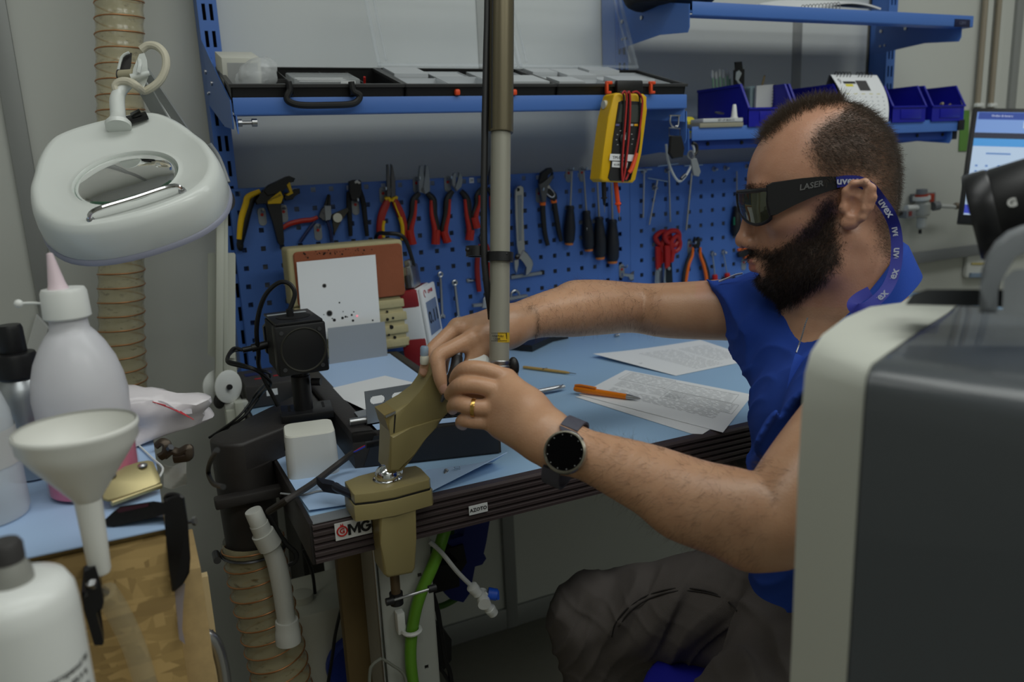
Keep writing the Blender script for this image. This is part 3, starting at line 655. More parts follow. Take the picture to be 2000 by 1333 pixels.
# white card with burn marks, and the grey plate in front of it
def leaning(px4, ytop, ybot, th):
    P = [onY(px4[0][0], px4[0][1], ytop), onY(px4[1][0], px4[1][1], ytop), onY(px4[2][0], px4[2][1], ybot), onY(px4[3][0], px4[3][1], ybot)]
    return P, (P[1]-P[0]).cross(P[3]-P[0]).normalized()
P, nn = leaning([(579, 513), (733, 498), (744, 652), (592, 668)], yb_-.004, yb_-.012, .0005)
if nn.y > 0: nn = -nn
t = thing('test_card', 'white card with black burn marks leaning on the orange brick', 'card', (P[2]+P[3])/2)
part('card', MB().prism(P, nn*.0006), PAPER, t)
def cardpt(x, y):
    r = px2d(x, y); d = (P[0]+nn*.0008-CAMP).dot(nn)/r.dot(nn); return CAMP+r*d
q = MB()
for x, y, r in ((633.5, 559, 3.2), (663, 592, 1.6), (643.5, 613, 5), (653, 626, 3), (669, 622, 2.6), (675, 619.5, 2), (678.5, 620, 1.2), (687, 616, 2), (691, 610, 1.3), (689.5, 627, 2.4), (670, 609.5, 1), (632.5, 615.5, 1), (649, 623, 1.3), (728, 626.5, 1.7)):
    p = cardpt(x, y); q.cyl(p-nn*.0003, p+nn*.0002, r*mpp(p), n=14)
part('burn_mark', q, INK, t, kind='stuff')
q = MB()
for x, y, r in ((633.5, 559, 4.4), (643.5, 613, 6.4)):
    p = cardpt(x, y); q.cyl(p-nn*.0003, p, r*mpp(p), n=16)
part('burn_halo', q, mat('scorch', (150, 148, 146), .8), t, kind='stuff')
p = cardpt(697.5, 618); part('laser_dot', MB().cyl(p, p+nn*.0002, 2.2*mpp(p), n=14), mat('laser_spot', (255, 150, 165), .5, emit=.35), t, label='faint red laser dot')
P, nn = leaning([(640, 642), (751, 629), (757, 702), (643, 717)], yb_-.024, yb_-.034, .001)
if nn.y > 0: nn = -nn
solo('grey_plate', MB().prism(P, nn*.0018), mat('plate_grey', (150, 156, 164), .5, .2), 'plain grey metal plate standing in front of the burnt card', 'plate')
# power meter
mo = onY(846, 722, 1.53); mo.z = ZT
nf = V((.78, -.63, 0)).normalized(); wx = V((-nf.y, nf.x, 0)); up_ = V((-.10, .04, 1)).normalized()
wx = (wx-up_*wx.dot(up_)).normalized(); nf = wx.cross(up_)*1.0
if nf.dot(V((.78, -.63, 0))) < 0: nf = -nf
MF = frame(mo, wx, nf, up_)      # x to the right along the face, y out of the face, z up
t = thing('power_meter', 'white and dark red handheld laser power meter with its display lit', 'meter', mo)
hM = .178; MWH = mat('meter_white', (222, 224, 226), .4); MRD = mat('meter_red', (140, 34, 40), .5)
def mbox(c, s, bev=.003): return MB().box(c, s, M=MF, bev=bev)
part('body', mbox((.045, -.028, hM/2), (.09, .052, hM), .008), MWH, t)
part('upper_grip', mbox((.045, -.031, hM-.020), (.093, .056, .040), .008), MRD, t)
part('lower_grip', mbox((.045, -.031, .040), (.093, .056, .080), .008), MRD, t)
part('face_plate', mbox((.046, .001, hM/2), (.086, .008, hM), .003), MWH, t)
part('screen', mbox((.045, .0055, .112), (.062, .002, .07), .001), mat('lcd', (96, 110, 136), .25, emit=.10), t)
TM = lambda x, z, y=.0068: MF @ frame((x, y, z), V((-1, 0, 0)), V((0, 0, 1)), V((0, 1, 0)))
TM = lambda x, z, y=.0068: frame(MF @ V((x, y, z)), wx, up_, nf)
text('digits', '0.11', .036, TM(.045, .112), INK, t, bold=.0006)
text('lettering', 'OPHIR', .0105, TM(.052, .165, .0052), mat('print_red', (170, 24, 34), .5), t, bold=.0003)
part('emblem', MB().tube([MF @ V((.018+.006*math.cos(a), .0055, .165+.007*math.sin(a))) for a in [i*math.pi/8 for i in range(13)]], .0009, n=5, k=1), mat('print_red', (170, 24, 34), .5), t)
for i in range(4): part('key', MB().lathe([(.0055, 0), (.0055, .002), (.004, .0028), (0, .003)], MF @ V((.018+i*.018, .005, .062)), nf, n=14), MATS['print_red'], t)
cq = MF @ V((.03, -.02, hM))
t = thing('meter_plug', 'silver shielded plug on top of the power meter', 'plug', cq)
part('plug_shell', MB().box((.033, -.022, hM+.024), (.044, .02, .046), M=MF, bev=.003), STEEL, t)
part('plug_neck', MB().box((.033, -.022, hM+.052), (.026, .014, .014), M=MF, bev=.003), STEEL, t)
for s_ in (-1, 1): part('thumb_screw', MB().cyl(MF @ V((.033+s_*.024, -.022, hM+.004)), MF @ V((.033+s_*.024, -.022, hM+.03)), .0045), STEELD, t)
solo('meter_cable', MB().tube([MF @ V((.033, -.022, hM+.055)), onY(808, 520, yb_+.02), onY(800, 490, yb_+.02), onY(792, 470, yb_+.02), onY(780, 459, yb_+.02), onY(755, 457, yb_+.03), onY(735, 462, yb_+.075), onY(728, 520, yb_+.085)], .0042, n=8), BLK, 'black cable curving from the meter plug over the orange brick', 'cable')
# mats and small things on the bench front
q = MB()
def mat_fn(P4, lift):
    def f(u, v):
        p = P4[0].lerp(P4[1], u).lerp(P4[3].lerp(P4[2], u), v); return p+V((0, 0, lift(u, v)))
    return f
m4 = [V((.157, 1.20, ZT)), V((.30, 1.20, ZT)), V((.30, .945, ZT)), V((.160, .965, ZT))]
solo('bench_mat', q.quadgrid(mat_fn(m4, lambda u, v: .0012+.016*max(0, v-.75)**1.2*(1-u)), 12, 16, .0009), MATB, 'pale blue protective mat with a lifted rounded corner under the white box', 'mat')
q = MB(); m4 = [V((.30, 1.03, ZT)), V((.43, .998, ZT)), V((.438, .964, ZT)), V((.315, .938, ZT))]
solo('bench_mat', q.quadgrid(mat_fn(m4, lambda u, v: .0012+.020*u*v+.004*v), 10, 8, .0009), MATB, 'pale blue mat strip curling up in front of the extraction box', 'mat')
def small_bolt(c, ax, lb, grp=None):
    t = thing('small_bolt', lb, 'bolt', c, group=grp); ax = V(ax).normalized()
    part('head', MB().cyl(c, V(c)+ax*.003, .0034, n=12), STEEL, t); part('shank', MB().cyl(V(c)+ax*.003, V(c)+ax*.009, .0018, n=10), STEEL, t)
small_bolt(onZ(872, 920, ZT+.009), (-.5, -.6, -.25), 'small steel cap bolt on the curled blue mat')
c = onZ(893, 918, ZT+.0095); t = thing('clear_spacer', 'tiny clear plastic ring beside the small bolt', 'ring', c); part('ring', MB().lathe([(.004, 0), (.0045, .0005), (.0045, .006), (.0035, .006), (.0035, .001)], c-V((0, 0, .003)), (0, 0, 1), cap=False), GLASSC, t)

# ---- sensor probe lead with dark sheath crossing the mat
q = MB().tube([onZ(525, 1000, ZT-.02), onZ(560, 978, ZT+.012), onZ(610, 946, ZT+.014), onZ(660, 908, ZT+.02), onZ(692, 884, ZT+.035)], .0046, n=10)
t = thing('sheathed_lead', 'dark sheathed lead with red and blue wires plugged into the extraction box', 'cable', onZ(610, 946, ZT))
part('sheath', q, mat('sheath', (52, 48, 46), .6), t)
for i, m_ in enumerate((mat('wire_blue', (40, 70, 190), .5), mat('wire_red', (190, 40, 40), .5))):
    part('wire', MB().tube([onZ(690, 885, ZT+.035), onZ(706, 877-2*i, ZT+.043), onZ(722, 868, ZT+.049)], .0011, n=6), m_, t)
part('plug', MB().box(onZ(728, 868, ZT+.052), (.02, .008, .008), bev=.001), BLK, t)
solo('thin_cable', MB().tube([onZ(548, 965, ZT+.004), onZ(590, 968, ZT+.004), onZ(625, 960, ZT+.004), onZ(655, 962, ZT+.004)], .0014, n=6), GREY, 'thin grey cable lying on the blue mat by the bench vise', 'cable')
# ================================================================ organiser cases on the tilted shelf
CB = V((0, 1.415, onY(790, 164, 1.415).z-.032)); CS = Mx.Rotation(SL, 4, 'X')
def Cp(x, s, n_): return V((x, 0, 0)) + CB + (CS @ V((0, s, n_)))
CM = Mx.Translation(CB) @ CS
CASEB = mat('case_black', (26, 26, 27), .45); RIMM = mat('case_rim', (58, 58, 58), .4)
TRAYG = mat('tray_grey', (190, 194, 198), .45)
LIDM = mat('lid_clear', (225, 232, 236), .12, alpha=.07)
CD, CHh = .200, .031
def case(x0, x1, lb, rake):
    w = x1-x0; sh = lambda s: rake*s/CD
    t = thing('organiser_case', lb, 'case', Cp((x0+x1)/2, CD/2, 0))
    q = MB(); th = .003
    def panel(a, b, s0, s1, n0, n1, bev=0):
        pts = [Cp(a+sh(s0), s0, n0), Cp(b+sh(s0), s0, n0), Cp(b+sh(s1), s1, n0), Cp(a+sh(s1), s1, n0)]
        q.prism(pts, CS @ V((0, 0, n1-n0)))
    panel(x0+.008, x1-.008, .008, CD-.004, 0, .004)
    part('base', q, CASEB, t)
    for nm, a, b, s0, s1 in (('front_wall', x0, x1, 0, th), ('rear_wall', x0, x1, CD-th, CD), ('side_wall', x0, x0+th, 0, CD), ('side_wall', x1-th, x1, 0, CD)):
        q = MB(); panel(a, b, s0, s1, .002, CHh); part(nm, q, CASEB, t)
    q = MB()
    for a, b, s0, s1 in ((x0-.003, x1+.003, -.004, .003), (x0-.003, x1+.003, CD-.003, CD+.003), (x0-.003, x0+.004, 0, CD), (x1-.004, x1+.003, 0, CD)): panel(a, b, s0, s1, CHh-.004, CHh+.001)
    part('rim', q, RIMM, t)
    def divider(a, s0, b, s1, m_=RIMM):
        d = (V((b-a, s1-s0, 0))).normalized(); o = V((-d.y, d.x, 0))*.0008
        part('divider', MB().prism([Cp(a+sh(s0)+o.x, s0+o.y, .004), Cp(b+sh(s1)+o.x, s1+o.y, .004), Cp(b+sh(s1)-o.x, s1-o.y, .004), Cp(a+sh(s0)-o.x, s0-o.y, .004)], CS @ V((0, 0, CHh-.010))), m_, t)
    return t, divider, panel, sh
fy = 1.413
X1a, X1b, X2b, X3b = onY(449, 167, fy).x, onY(789, 163, fy).x, onY(1085, 163, fy).x, onY(1336, 163, fy).x
t1, dv, pn, sh1 = case(X1a, X1b-.002, 'leftmost black organiser case, open, with a fold down carry handle', .006)
w1 = X1b-X1a
for a in (.36, .62, .80): dv(X1a+w1*a, .004, X1a+w1*a, CD-.004)
dv(X1a+w1*.02, CD*.5, X1a+w1*.36, CD*.5)
yhd = onY(630, 200, 1.375).y
hpx = [(563, 160), (566, 176), (560, 190), (566, 200), (590, 206), (640, 206), (685, 204), (700, 196), (702, 186), (690, 178), (686, 160)]
part('carry_handle', tubepx(MB(), hpx, 6.5, 1.396, n=10), BLK, t1, label='fold down carry handle')
for x in (565, 688): part('handle_hinge', MB().box(onY(x, 176, 1.405), (.012, .012, .018), bev=.002), BLKG, t1)
t2, dv, pn, sh2 = case(X1b+.001, X2b-.002, 'middle black organiser case behind the support pole, filled with grey trays', .010)
w2 = X2b-X1b
def trays(t, x0, w, cells, sh):
    for a, b, c0, c1, dep in cells:
        q = MB(); xa_, xb_, s0, s1 = x0+w*a, x0+w*b, CD*c0, CD*c1; n0, n1 = .005, CHh-.004; th = .0014
        def pan(a_, b_, p0, p1, m0, m1): q.prism([Cp(a_+sh(p0), p0, m0), Cp(b_+sh(p0), p0, m0), Cp(b_+sh(p1), p1, m0), Cp(a_+sh(p1), p1, m0)], CS @ V((0, 0, m1-m0)))
        pan(xa_, xb_, s0, s1, n0, n0+dep); pan(xa_, xa_+th, s0, s1, n0, n1); pan(xb_-th, xb_, s0, s1, n0, n1); pan(xa_, xb_, s0, s0+th, n0, n1); pan(xa_, xb_, s1-th, s1, n0, n1)
        part('inner_tray', q, TRAYG, t)
trays(t2, X1b, w2, [(.03, .30, .04, .50, .012), (.03, .25, .52, .95, .03), (.31, .60, .04, .60, .006), (.31, .55, .62, .95, .02), (.61, .96, .04, .45, .03), (.61, .96, .47, .95, .01)], sh2)
for x in (893, 1004): part('latch', MB().box(onY(x, 181, 1.407), (.010, .010, .011), bev=.003), ORED, t2, label='orange latch')
t3, dv, pn, sh3 = case(X2b+.001, X3b, 'rightmost black organiser case with two tall orange latches', .012)
w3 = X3b-X2b
trays(t3, X2b, w3, [(.03, .22, .04, .35, .03), (.03, .22, .37, .66, .02), (.03, .22, .68, .95, .03), (.23, .46, .04, .45, .008), (.23, .46, .47, .95, .03), (.47, .72, .04, .35, .032), (.47, .72, .37, .66, .02), (.47, .72, .68, .95, .034), (.73, .96, .04, .5, .01), (.73, .96, .52, .95, .02)], sh3)
for x in (1185, 1271):
    c = onY(x, 172, 1.402)
    L_ = MB(); L_.box(c, (.005, .008, .024), bev=.0015).box(c+V((.005 if x < 1200 else .003, 0, .0095)), (.014, .008, .006), bev=.0015).box(c+V((.004, 0, -.009)), (.010, .008, .005), bev=.0015)
    part('latch', L_, ORED, t3, label='tall orange latch')
c = onY(1228, 170, 1.402); part('grip', MB().box(c, (.062, .012, .024), bev=.003), BLK, t3)
# open clear lids leaning back against the uprights
for x0, x1, lb in ((X1b+.012, X2b+.012, 'clear plastic lid of the middle case, open and leaning on the wall'), (X2b+.018, X3b+.016, 'clear plastic lid of the rightmost case, open against the blue upright')):
    t = thing('case_lid', lb, 'lid', Cp((x0+x1)/2, CD, CHh)); a = Cp(0, CD+.002, CHh+.003); tp = a+V((0, .085, .20))
    LP = lambda x, v: V((x, a.y+(tp.y-a.y)*v, a.z+(tp.z-a.z)*v))
    part('pane', MB().prism([LP(x0, 0), LP(x1, 0), LP(x1, 1), LP(x0, 1)], (0, .0016, -.0006)), LIDM, t)
    fr_ = MB(); e = .006
    for u0, u1, v0, v1 in ((x0, x0+e, 0, 1), (x1-e, x1, 0, 1), (x0, x1, 0, .03), (x0, x1, .97, 1), (x0+.018, x0+.021, .06, .94), (x1-.021, x1-.018, .06, .94)): fr_.prism([LP(u0, v0), LP(u1, v0), LP(u1, v1), LP(u0, v1)], (0, -.004, .0015))
    part('raised_edge', fr_, mat('lid_edge', (205, 214, 222), .2, alpha=.16), t)
# contents of the left case
q = MB(); c = Cp(X1a+w1*.115, CD*.70, .006); t = thing('white_carton', 'flat white carton lying in the leftmost organiser case', 'carton', c)
part('carton', MB().box((X1a+w1*.115, CD*.70, .034), (.064, .085, .056), M=CM @ Mx.Translation((0, 0, -.002)), bev=.001), mat('carton', (206, 206, 196), .6), t)
part('flap_line', MB().box((X1a+w1*.12, CD*.70-.0428, .034), (.05, .0006, .036), M=CM), mat('carton_line', (170, 172, 172), .6), t)
def crumple(name, lb, c, size, m, cat, amp=.25, seed=1, M=None):
    rs = np.random.RandomState(seed); b = bmesh.new(); bmesh.ops.create_icosphere(b, subdivisions=4, radius=1)
    dirs = rs.normal(size=(34, 3)); dirs /= np.linalg.norm(dirs, axis=1)[:, None]; hs = rs.uniform(-amp, amp, 34)
    for v in b.verts:
        d = dirs @ np.array(v.co); k = np.maximum(0, d-.75)*4; f = 1+float((k*hs).sum()); v.co = V((v.co.x*size[0]*f, v.co.y*size[1]*f, max(v.co.z, -.55)*size[2]*f))
    if M is not None: b.transform(M)
    b.transform(Mx.Translation(c)); w_ = MB(); w_.bm.free(); w_.bm = b
    return solo(name, w_, m, lb, cat, smooth=.5)
BAGM = mat('clear_bag', (232, 236, 238), .12, alpha=.38, bump=.5, bscale=60)
crumple('plastic_bag', 'crumpled clear plastic bag in the leftmost organiser case', Cp(X1a+w1*.17, CD*.28, .030), (.034, .032, .030), BAGM, 'bag', .35, 4)
t = thing('clear_box', 'slim clear plastic box lying across the leftmost organiser case', 'box', Cp(X1a+w1*.54, CD*.35, .03))
part('shell', MB().box((X1a+w1*.56, CD*.33, .026), (.115, .075, .020), M=CM @ Mx.Rotation(math.radians(0), 4, 'Z'), bev=.003), mat('clear_box_shell', (214, 220, 222), .1, alpha=.35), t)
part('tray_insert', MB().box((X1a+w1*.56, CD*.33, .020), (.105, .065, .004), M=CM), STEELD, t)
for i in range(3): part('drill_bit', MB().cyl(CM @ V((X1a+w1*.56-.045, CD*.33-.018+i*.018, .028)), CM @ V((X1a+w1*.56+.04, CD*.33-.018+i*.018, .028)), .0025), STEEL, t)
part('paper_label', MB().box((X1a+w1*.56+.035, CD*.33-.0385, .027), (.026, .0006, .012), M=CM), PAPER, t)
solo('red_pin', MB().tube([Cp(X1a+w1*.80, .05, .020), Cp(X1a+w1*.796, .045, CHh+.006)], .0022, n=8), RED, 'thin red rod against a divider of the leftmost case', 'rod')

# ================================================================ yellow multimeter hanging from the shelf front
ym = 1.36
def MQ(pts, y=ym): return [onY(a, b, y) for a, b in pts]
t = thing('multimeter', 'yellow digital multimeter hanging from the shelf with red and black test leads', 'multimeter', onY(1205, 355, ym))
out = [(1197, 186), (1203, 182), (1255, 184), (1262, 190), (1261, 215), (1250, 300), (1240, 352), (1234, 358), (1176, 356), (1170, 350), (1176, 300), (1186, 230)]
part('holster', MB().prism(MQ(out), (0, .034, .0), bev=0).prism(MQ(out), (0, -.004, 0), bev=.004, seg=3), mat('meter_yellow', (222, 176, 12), .42), t)
ym2 = ym-.0045
part('face', MB().prism(MQ([(1208, 200), (1214, 197), (1250, 199), (1254, 204), (1250, 240), (1238, 300), (1231, 330), (1232, 350), (1226, 355), (1192, 354), (1187, 348), (1191, 330), (1192, 320), (1197, 270)], ym2), (0, -.0022, 0), bev=.001), mat('meter_face', (38, 38, 40), .4), t)
ym3 = ym2-.0024
part('display', MB().prism(MQ([(1212, 204), (1249, 206), (1246, 240), (1206, 239)], ym3), (0, -.0006, 0)), mat('meter_lcd', (66, 70, 66), .25), t)
for x, m_ in ((1206, mat('key_violet', (92, 92, 140), .5)), (1221, DGREY), (1233, mat('key_grey', (180, 180, 182), .5)), (1242, mat('key_amber', (236, 170, 20), .5))):
    part('key', MB().box(onY(x, 245+(x-1206)*.0, ym3-.0005), (.0085, .002, .004), bev=.0006), m_, t)
cdl = onY(1220, 273, ym3); part('range_dial', MB().lathe([(.0135, 0), (.0130, .004), (.011, .005), (0, .005)], cdl, (0, -1, 0), n=28), BLK, t)
part('dial_pointer', MB().box(cdl+V((-.003, -.0055, .004)), (.003, .001, .010), M=None), mat('key_grey', (180, 180, 182), .5), t)
q = MB()
for a in range(9):
    an = math.radians(-30+a*30); q.box(cdl+V((.019*math.cos(an), -.0002, .019*math.sin(an))), (.003, .0006, .0014))
part('dial_marks', q, MATS['key_grey'], t, kind='stuff')
part('paper_label', MB().prism(MQ([(1192, 301), (1238, 303), (1236, 316), (1190, 314)], ym3-.0006), (0, -.0005, 0)), PAPER, t)
part('paper_label', MB().prism(MQ([(1196, 316), (1226, 318), (1224, 329), (1195, 327)], ym3-.0006), (0, -.0005, 0)), PAPER, t)
FW_ = lambda p: frame(p, V((1, 0, -.02)).normalized(), V((0, 0, 1)), YM)
text('lettering', 'TM-036', .0085, FW_(onY(1208, 308.5, ym3-.0013)), INK, t); text('lettering', 'TM-036', .0085, FW_(onY(1233, 310, ym3-.0013)), INK, t) if False else None
text('lettering', 'FLUKE', .0058, FW_(onY(1206, 322.5, ym3-.0013)), INK, t)
part('hanging_pad', MB().cyl(onY(1184, 205, ym+.02), onY(1178, 205, ym+.02), .008), IVORY, t)
LR = mat('lead_red', (170, 40, 40), .5)
yl = ym-.013
for pts, m_, lb in (([(1215, 184), (1220, 179), (1224, 192), (1222, 230), (1218, 280), (1215, 330), (1216, 356)], LR, 'left loop'),
        ([(1226, 183), (1229, 180), (1231, 195), (1230, 240), (1226, 290), (1220, 340), (1216, 356)], LR, 'second loop'),
        ([(1234, 182), (1244, 180), (1254, 192), (1254, 215), (1248, 265), (1240, 305), (1228, 340), (1222, 352)], LR, 'outer loop'),
        ([(1212, 182), (1216, 181), (1219, 200), (1216, 260), (1213, 320), (1214, 352)], BLK, 'inner black loop'),
        ([(1223, 182), (1226, 180), (1228, 200), (1224, 270), (1219, 330), (1214, 354)], BLK, 'middle black loop'),
        ([(1240, 181), (1248, 186), (1250, 205), (1250, 260), (1245, 300), (1236, 330), (1230, 352)], BLK, 'outer black loop')):
    q = MB(); tubepx(q, pts, 2.0, yl if m_ is LR else yl+.003, n=7); part('test_lead', q, m_, t)
q = MB(); tubepx(q, [(1244, 300), (1234, 330), (1228, 338)], [3.2, 4.5, 3.5], yl-.002, n=8); part('lead_plug', q, ORED, t)
MT = t
def probe(px0, px1, m_, lb):
    t = MT; yq = ym+.012
    P0, P1 = onY(*px0, yq), onY(*px1, yq); ax = P1-P0; Lp = ax.length; m = mpp(P0)
    t = part('test_probe', MB().lathe([(4.2*m, 0), (4.6*m, Lp*.15), (4.4*m, Lp*.52), (6.2*m, Lp*.53), (6.2*m, Lp*.57), (3.6*m, Lp*.58), (2.4*m, Lp*.74), (1.2*m, Lp*.78)], P0, ax, n=14), m_, t, label=lb)
    part('tip', MB().cyl(P0+ax*.76, P1, 1.0*m, .5*m, n=8), STEEL, t)
probe((1179, 352), (1181, 416), BLK, 'black multimeter probe pointing down below the yellow meter')
probe((1202, 355), (1211, 434), ORED, 'red multimeter probe pointing down below the yellow meter')

# ================================================================ tools on the perforated boards
YT = YB-.012
def hookpx(par_or_none, px, py):
    pass
HK = [0]
def tool_hook(px, py, lb):
    c = onY(px, py, YB)
    t = thing('tool_hook', lb, 'hook', c)
    part('back_plate', MB().prism([c+V((u, 0, v)) for u, v in rr(.016, .036, .0078, 5)], (0, -.0015, 0)), GREYM, t)
    part('fixing_dot', MB().cyl(c+V((0, -.0014, .004)), c+V((0, -.0024, .004)), .0032, n=14), RED, t)
    part('peg', MB().tube([c+V((0, -.001, .012)), c+V((0, -.022, .011)), c+V((0, -.026, .018))], .0022, n=7, k=3), STEEL, t)
def handlepx(par, name, pts, r, m_, y=YT, flat=.75): part(name, tubepx(MB(), pts, r, y, n=10, flat=flat, up=V((0, -1, 0)) if False else None), m_, par)
def flatpx(par, name, pts, m_, th=.006, y=YT, bev=.0012): part(name, MB().prism([onY(a, b, y) for a, b in pts], (0, -th, 0), bev=bev), m_, par)
def pivot(par, x, y_, r, m_=STEELD, y=YT-.006): p = onY(x, y_, y); part('pivot', MB().cyl(p+V((0, .004, 0)), p+V((0, -.003, 0)), r*mpp(p), n=16), m_, par)
# yellow cutting tool
t = thing('wire_stripper', 'yellow and black pistol shaped wire stripper hanging at the left of the board', 'wire stripper', onY(500, 470, YT))
flatpx(t, 'jaw_upper', [(518, 366), (523, 362), (556, 346), (563, 344), (574, 349), (571, 356), (567, 354), (563, 360), (556, 366), (548, 378), (520, 384), (512, 374)], BLK, .016, YT, .002)
flatpx(t, 'frame', [(511, 372), (548, 372), (550, 384), (552, 398), (523, 400), (516, 396), (500, 400), (497, 392), (508, 380)], BLK, .014)
flatpx(t, 'jaw_lower', [(552, 384), (562, 380), (574, 370), (583, 369), (584, 378), (574, 382), (570, 390), (556, 392)], BLK, .014)
flatpx(t, 'yellow_jaw', [(557, 362), (563, 356), (567, 372), (570, 378), (560, 383), (553, 379), (556, 382), (564, 376)], YEL, .017)
flatpx(t, 'name_plate', [(520, 393), (545, 373), (551, 385), (546, 398), (521, 399)], YEL, .0165, YT, .001)
text('lettering', 'WEIDMULLER', .0052, frame(onY(535, 388, YT-.0168), V((1, 0, .42)).normalized(), V((-.42, 0, 1)).normalized(), YM), INK, t)
flatpx(t, 'front_handle', [(500, 398), (546, 398), (549, 420), (553, 470), (552, 478), (546, 480), (541, 474), (530, 430), (520, 402), (520, 399)], BLK, .014)
part('rear_handle', tubepx(MB(), [(504, 378), (492, 388), (482, 415), (474, 450), (468, 480)], [6, 8, 9, 8.5, 6], YT, n=12), BLK, t)
part('rear_grip', tubepx(MB(), [(508, 374), (485, 385), (480, 400), (471, 430), (467, 468)], [4.5, 6, 6.2, 6, 5], YT-.006, n=12), YEL, t)
part('grip_end', MB().sph(onY(469, 480, YT), (.007, .006, .012)), BLK, t)
tool_hook(512, 424, 'grey tool hook between the handles of the yellow wire stripper'); tool_hook(554, 418, 'grey tool hook right of the yellow wire stripper')
tool_hook(621, 454, 'grey tool hook below the grey circlip pliers')
# circlip pliers with one red handle
t = thing('circlip_pliers', 'grey circlip pliers with a red handle stretched to the left', 'pliers', onY(640, 420, YT))
flatpx(t, 'jaw_left', [(621, 424), (627, 408), (634, 402), (640, 402), (640, 430), (630, 432)], STEELD, .007)
flatpx(t, 'jaw_right', [(632, 402), (645, 402), (646, 420), (644, 430), (634, 432)], GREYM, .008, YT-.002)
flatpx(t, 'tip', [(632, 402), (639, 381), (643, 380), (643, 386), (638, 402)], BLK, .005); flatpx(t, 'tip', [(639, 402), (641, 382), (645, 382), (645, 402)], BLK, .005, YT-.003)
pivot(t, 634, 412, 5.5)
handlepx(t, 'handle', [(552, 446), (566, 438), (590, 432), (608, 430), (620, 425)], [4.5, 5, 5, 4.6, 3.6], mat('handle_red', (168, 40, 26), .45)); handlepx(t, 'handle', [(615, 434), (604, 448), (594, 462), (586, 474)], 3.4, mat('handle_navy', (26, 36, 80), .5)); handlepx(t, 'handle', [(638, 430), (644, 446), (647, 462), (648, 474)], 3.4, MATS['handle_navy'])
# crimp tool & snips
t = thing('small_snips', 'dark snips with a round pale pivot behind the end cutters', 'snips', onY(658, 430, YT))
flatpx(t, 'blade', [(646, 420), (664, 412), (678, 406), (681, 412), (664, 432), (655, 452), (651, 462), (650, 440)], mat('snip_olive', (58, 54, 44), .5), .006); pivot(t, 659, 426, 9, IVORY); flatpx(t, 'handle', [(651, 430), (657, 440), (653, 460), (650, 458)], MATS['snip_olive'], .005)
t = thing('end_cutters', 'black end cutters with two long plain dark handles', 'cutters', onY(698, 455, YT))
flatpx(t, 'head', [(680, 355), (688, 352), (700, 352), (703, 356), (704, 378), (697, 392), (685, 392), (680, 375)], BLK, .012); flatpx(t, 'cutting_edge', [(688, 355), (694, 351), (703, 357), (699, 362), (695, 356), (691, 361)], STEEL, .0125)
pivot(t, 693, 386, 4); handlepx(t, 'handle', [(682, 375), (681, 395), (683, 425), (685, 462)], [5, 5.2, 5, 4], BLKM); handlepx(t, 'handle', [(702, 372), (709, 395), (713, 425), (717, 462)], [5, 5.4, 5, 4], BLKM)
tool_hook(694, 404, 'grey tool hook behind the black end cutters')
# pliers with coloured grips
def pliers(lb, jaw, piv, hl, hr, m1, m2, rr_=(5, 7.5, 8, 7.5, 6.5), accents=(), jm=STEELD, nm='pliers'):
    xs = [p[0] for p in hl]; t = thing(nm, lb, nm, onY(piv[0], hl[-1][1], YT))
    for i, (pts, y_) in enumerate(jaw): flatpx(t, 'jaw', pts, jm, .008, YT-.002*i)
    pivot(t, *piv); n_ = len(hl)
    for h, side in ((hl, -1), (hr, 1)):
        r_ = [rr_[min(i, 4)] for i in range(len(h))]; handlepx(t, 'handle', h, r_, m1)
    for pts, r_, m_ in accents: part('grip_inlay', tubepx(MB(), pts, r_, YT-.004, n=10), m_, t)
    return t
NJ = lambda a: a
pliers('long nose pliers with red and yellow insulated handles', [([(754, 322), (757, 322), (760, 350), (762, 384), (754, 386), (754, 360)], 0), ([(762, 321), (765, 324), (770, 350), (771, 384), (762, 386), (762, 350)], 0)], (764, 372, 4.5),
       [(759, 386), (754, 400), (746, 420), (742, 445), (743, 470)], [(768, 386), (774, 400), (783, 420), (789, 445), (790, 470)], mat('grip_red', (160, 36, 24), .45), None,
       accents=[([(752, 390), (758, 387), (763, 394)], 3.5, YEL), ([(776, 388), (770, 386), (765, 394)], 3.5, YEL), ([(750, 432), (748, 445), (749, 465)], 3.5, YEL), ([(781, 425), (786, 445), (786, 470)], 4, YEL), ([(770, 396), (776, 412), (782, 426)], 2, YEL)])
tool_hook(748, 382, 'grey tool hook left of the red and yellow long nose pliers')
GR2 = mat('grip_red2', (178, 38, 26), .45)
def twotone(lb, jaw, piv, hl, hr, **kw):
    """black over-moulded grips with red inner side and red tips"""
    return pliers(lb, jaw, piv, hl, hr, BLK, None, accents=[([(a+sx*4, b) for a, b in h[1:]], [3, 4, 5.5, 6.5][:len(h)-1], GR2) for h, sx in ((hl, 1), (hr, -1))]+[([h[-2], h[-1]], 7.2, GR2) for h in (hl, hr)], **kw)
twotone('combination pliers with grey jaws and black and red handles', [([(816, 376), (815, 352), (818, 324), (823, 323), (826, 340), (826, 352), (830, 366), (826, 378)], 0), ([(829, 323), (834, 324), (837, 352), (838, 374), (828, 380), (824, 366), (828, 345)], 0)], (827, 372, 5.5),
        [(819, 378), (808, 392), (806, 420), (799, 450), (804, 478)], [(834, 378), (846, 392), (847, 420), (853, 450), (852, 478)], jm=GREYM)
twotone('diagonal cutting pliers with black and red handles, right of the combination pliers', [([(881, 362), (880, 350), (884, 338), (889, 337), (889, 350), (886, 360), (896, 368), (890, 374)], 0), ([(894, 337), (899, 342), (902, 352), (899, 366), (890, 374), (886, 366), (893, 352)], 0)], (892, 366, 5),
        [(884, 374), (874, 390), (872, 420), (866, 452), (872, 474)], [(900, 374), (912, 390), (915, 420), (920, 450), (918, 470)], jm=GREYM)
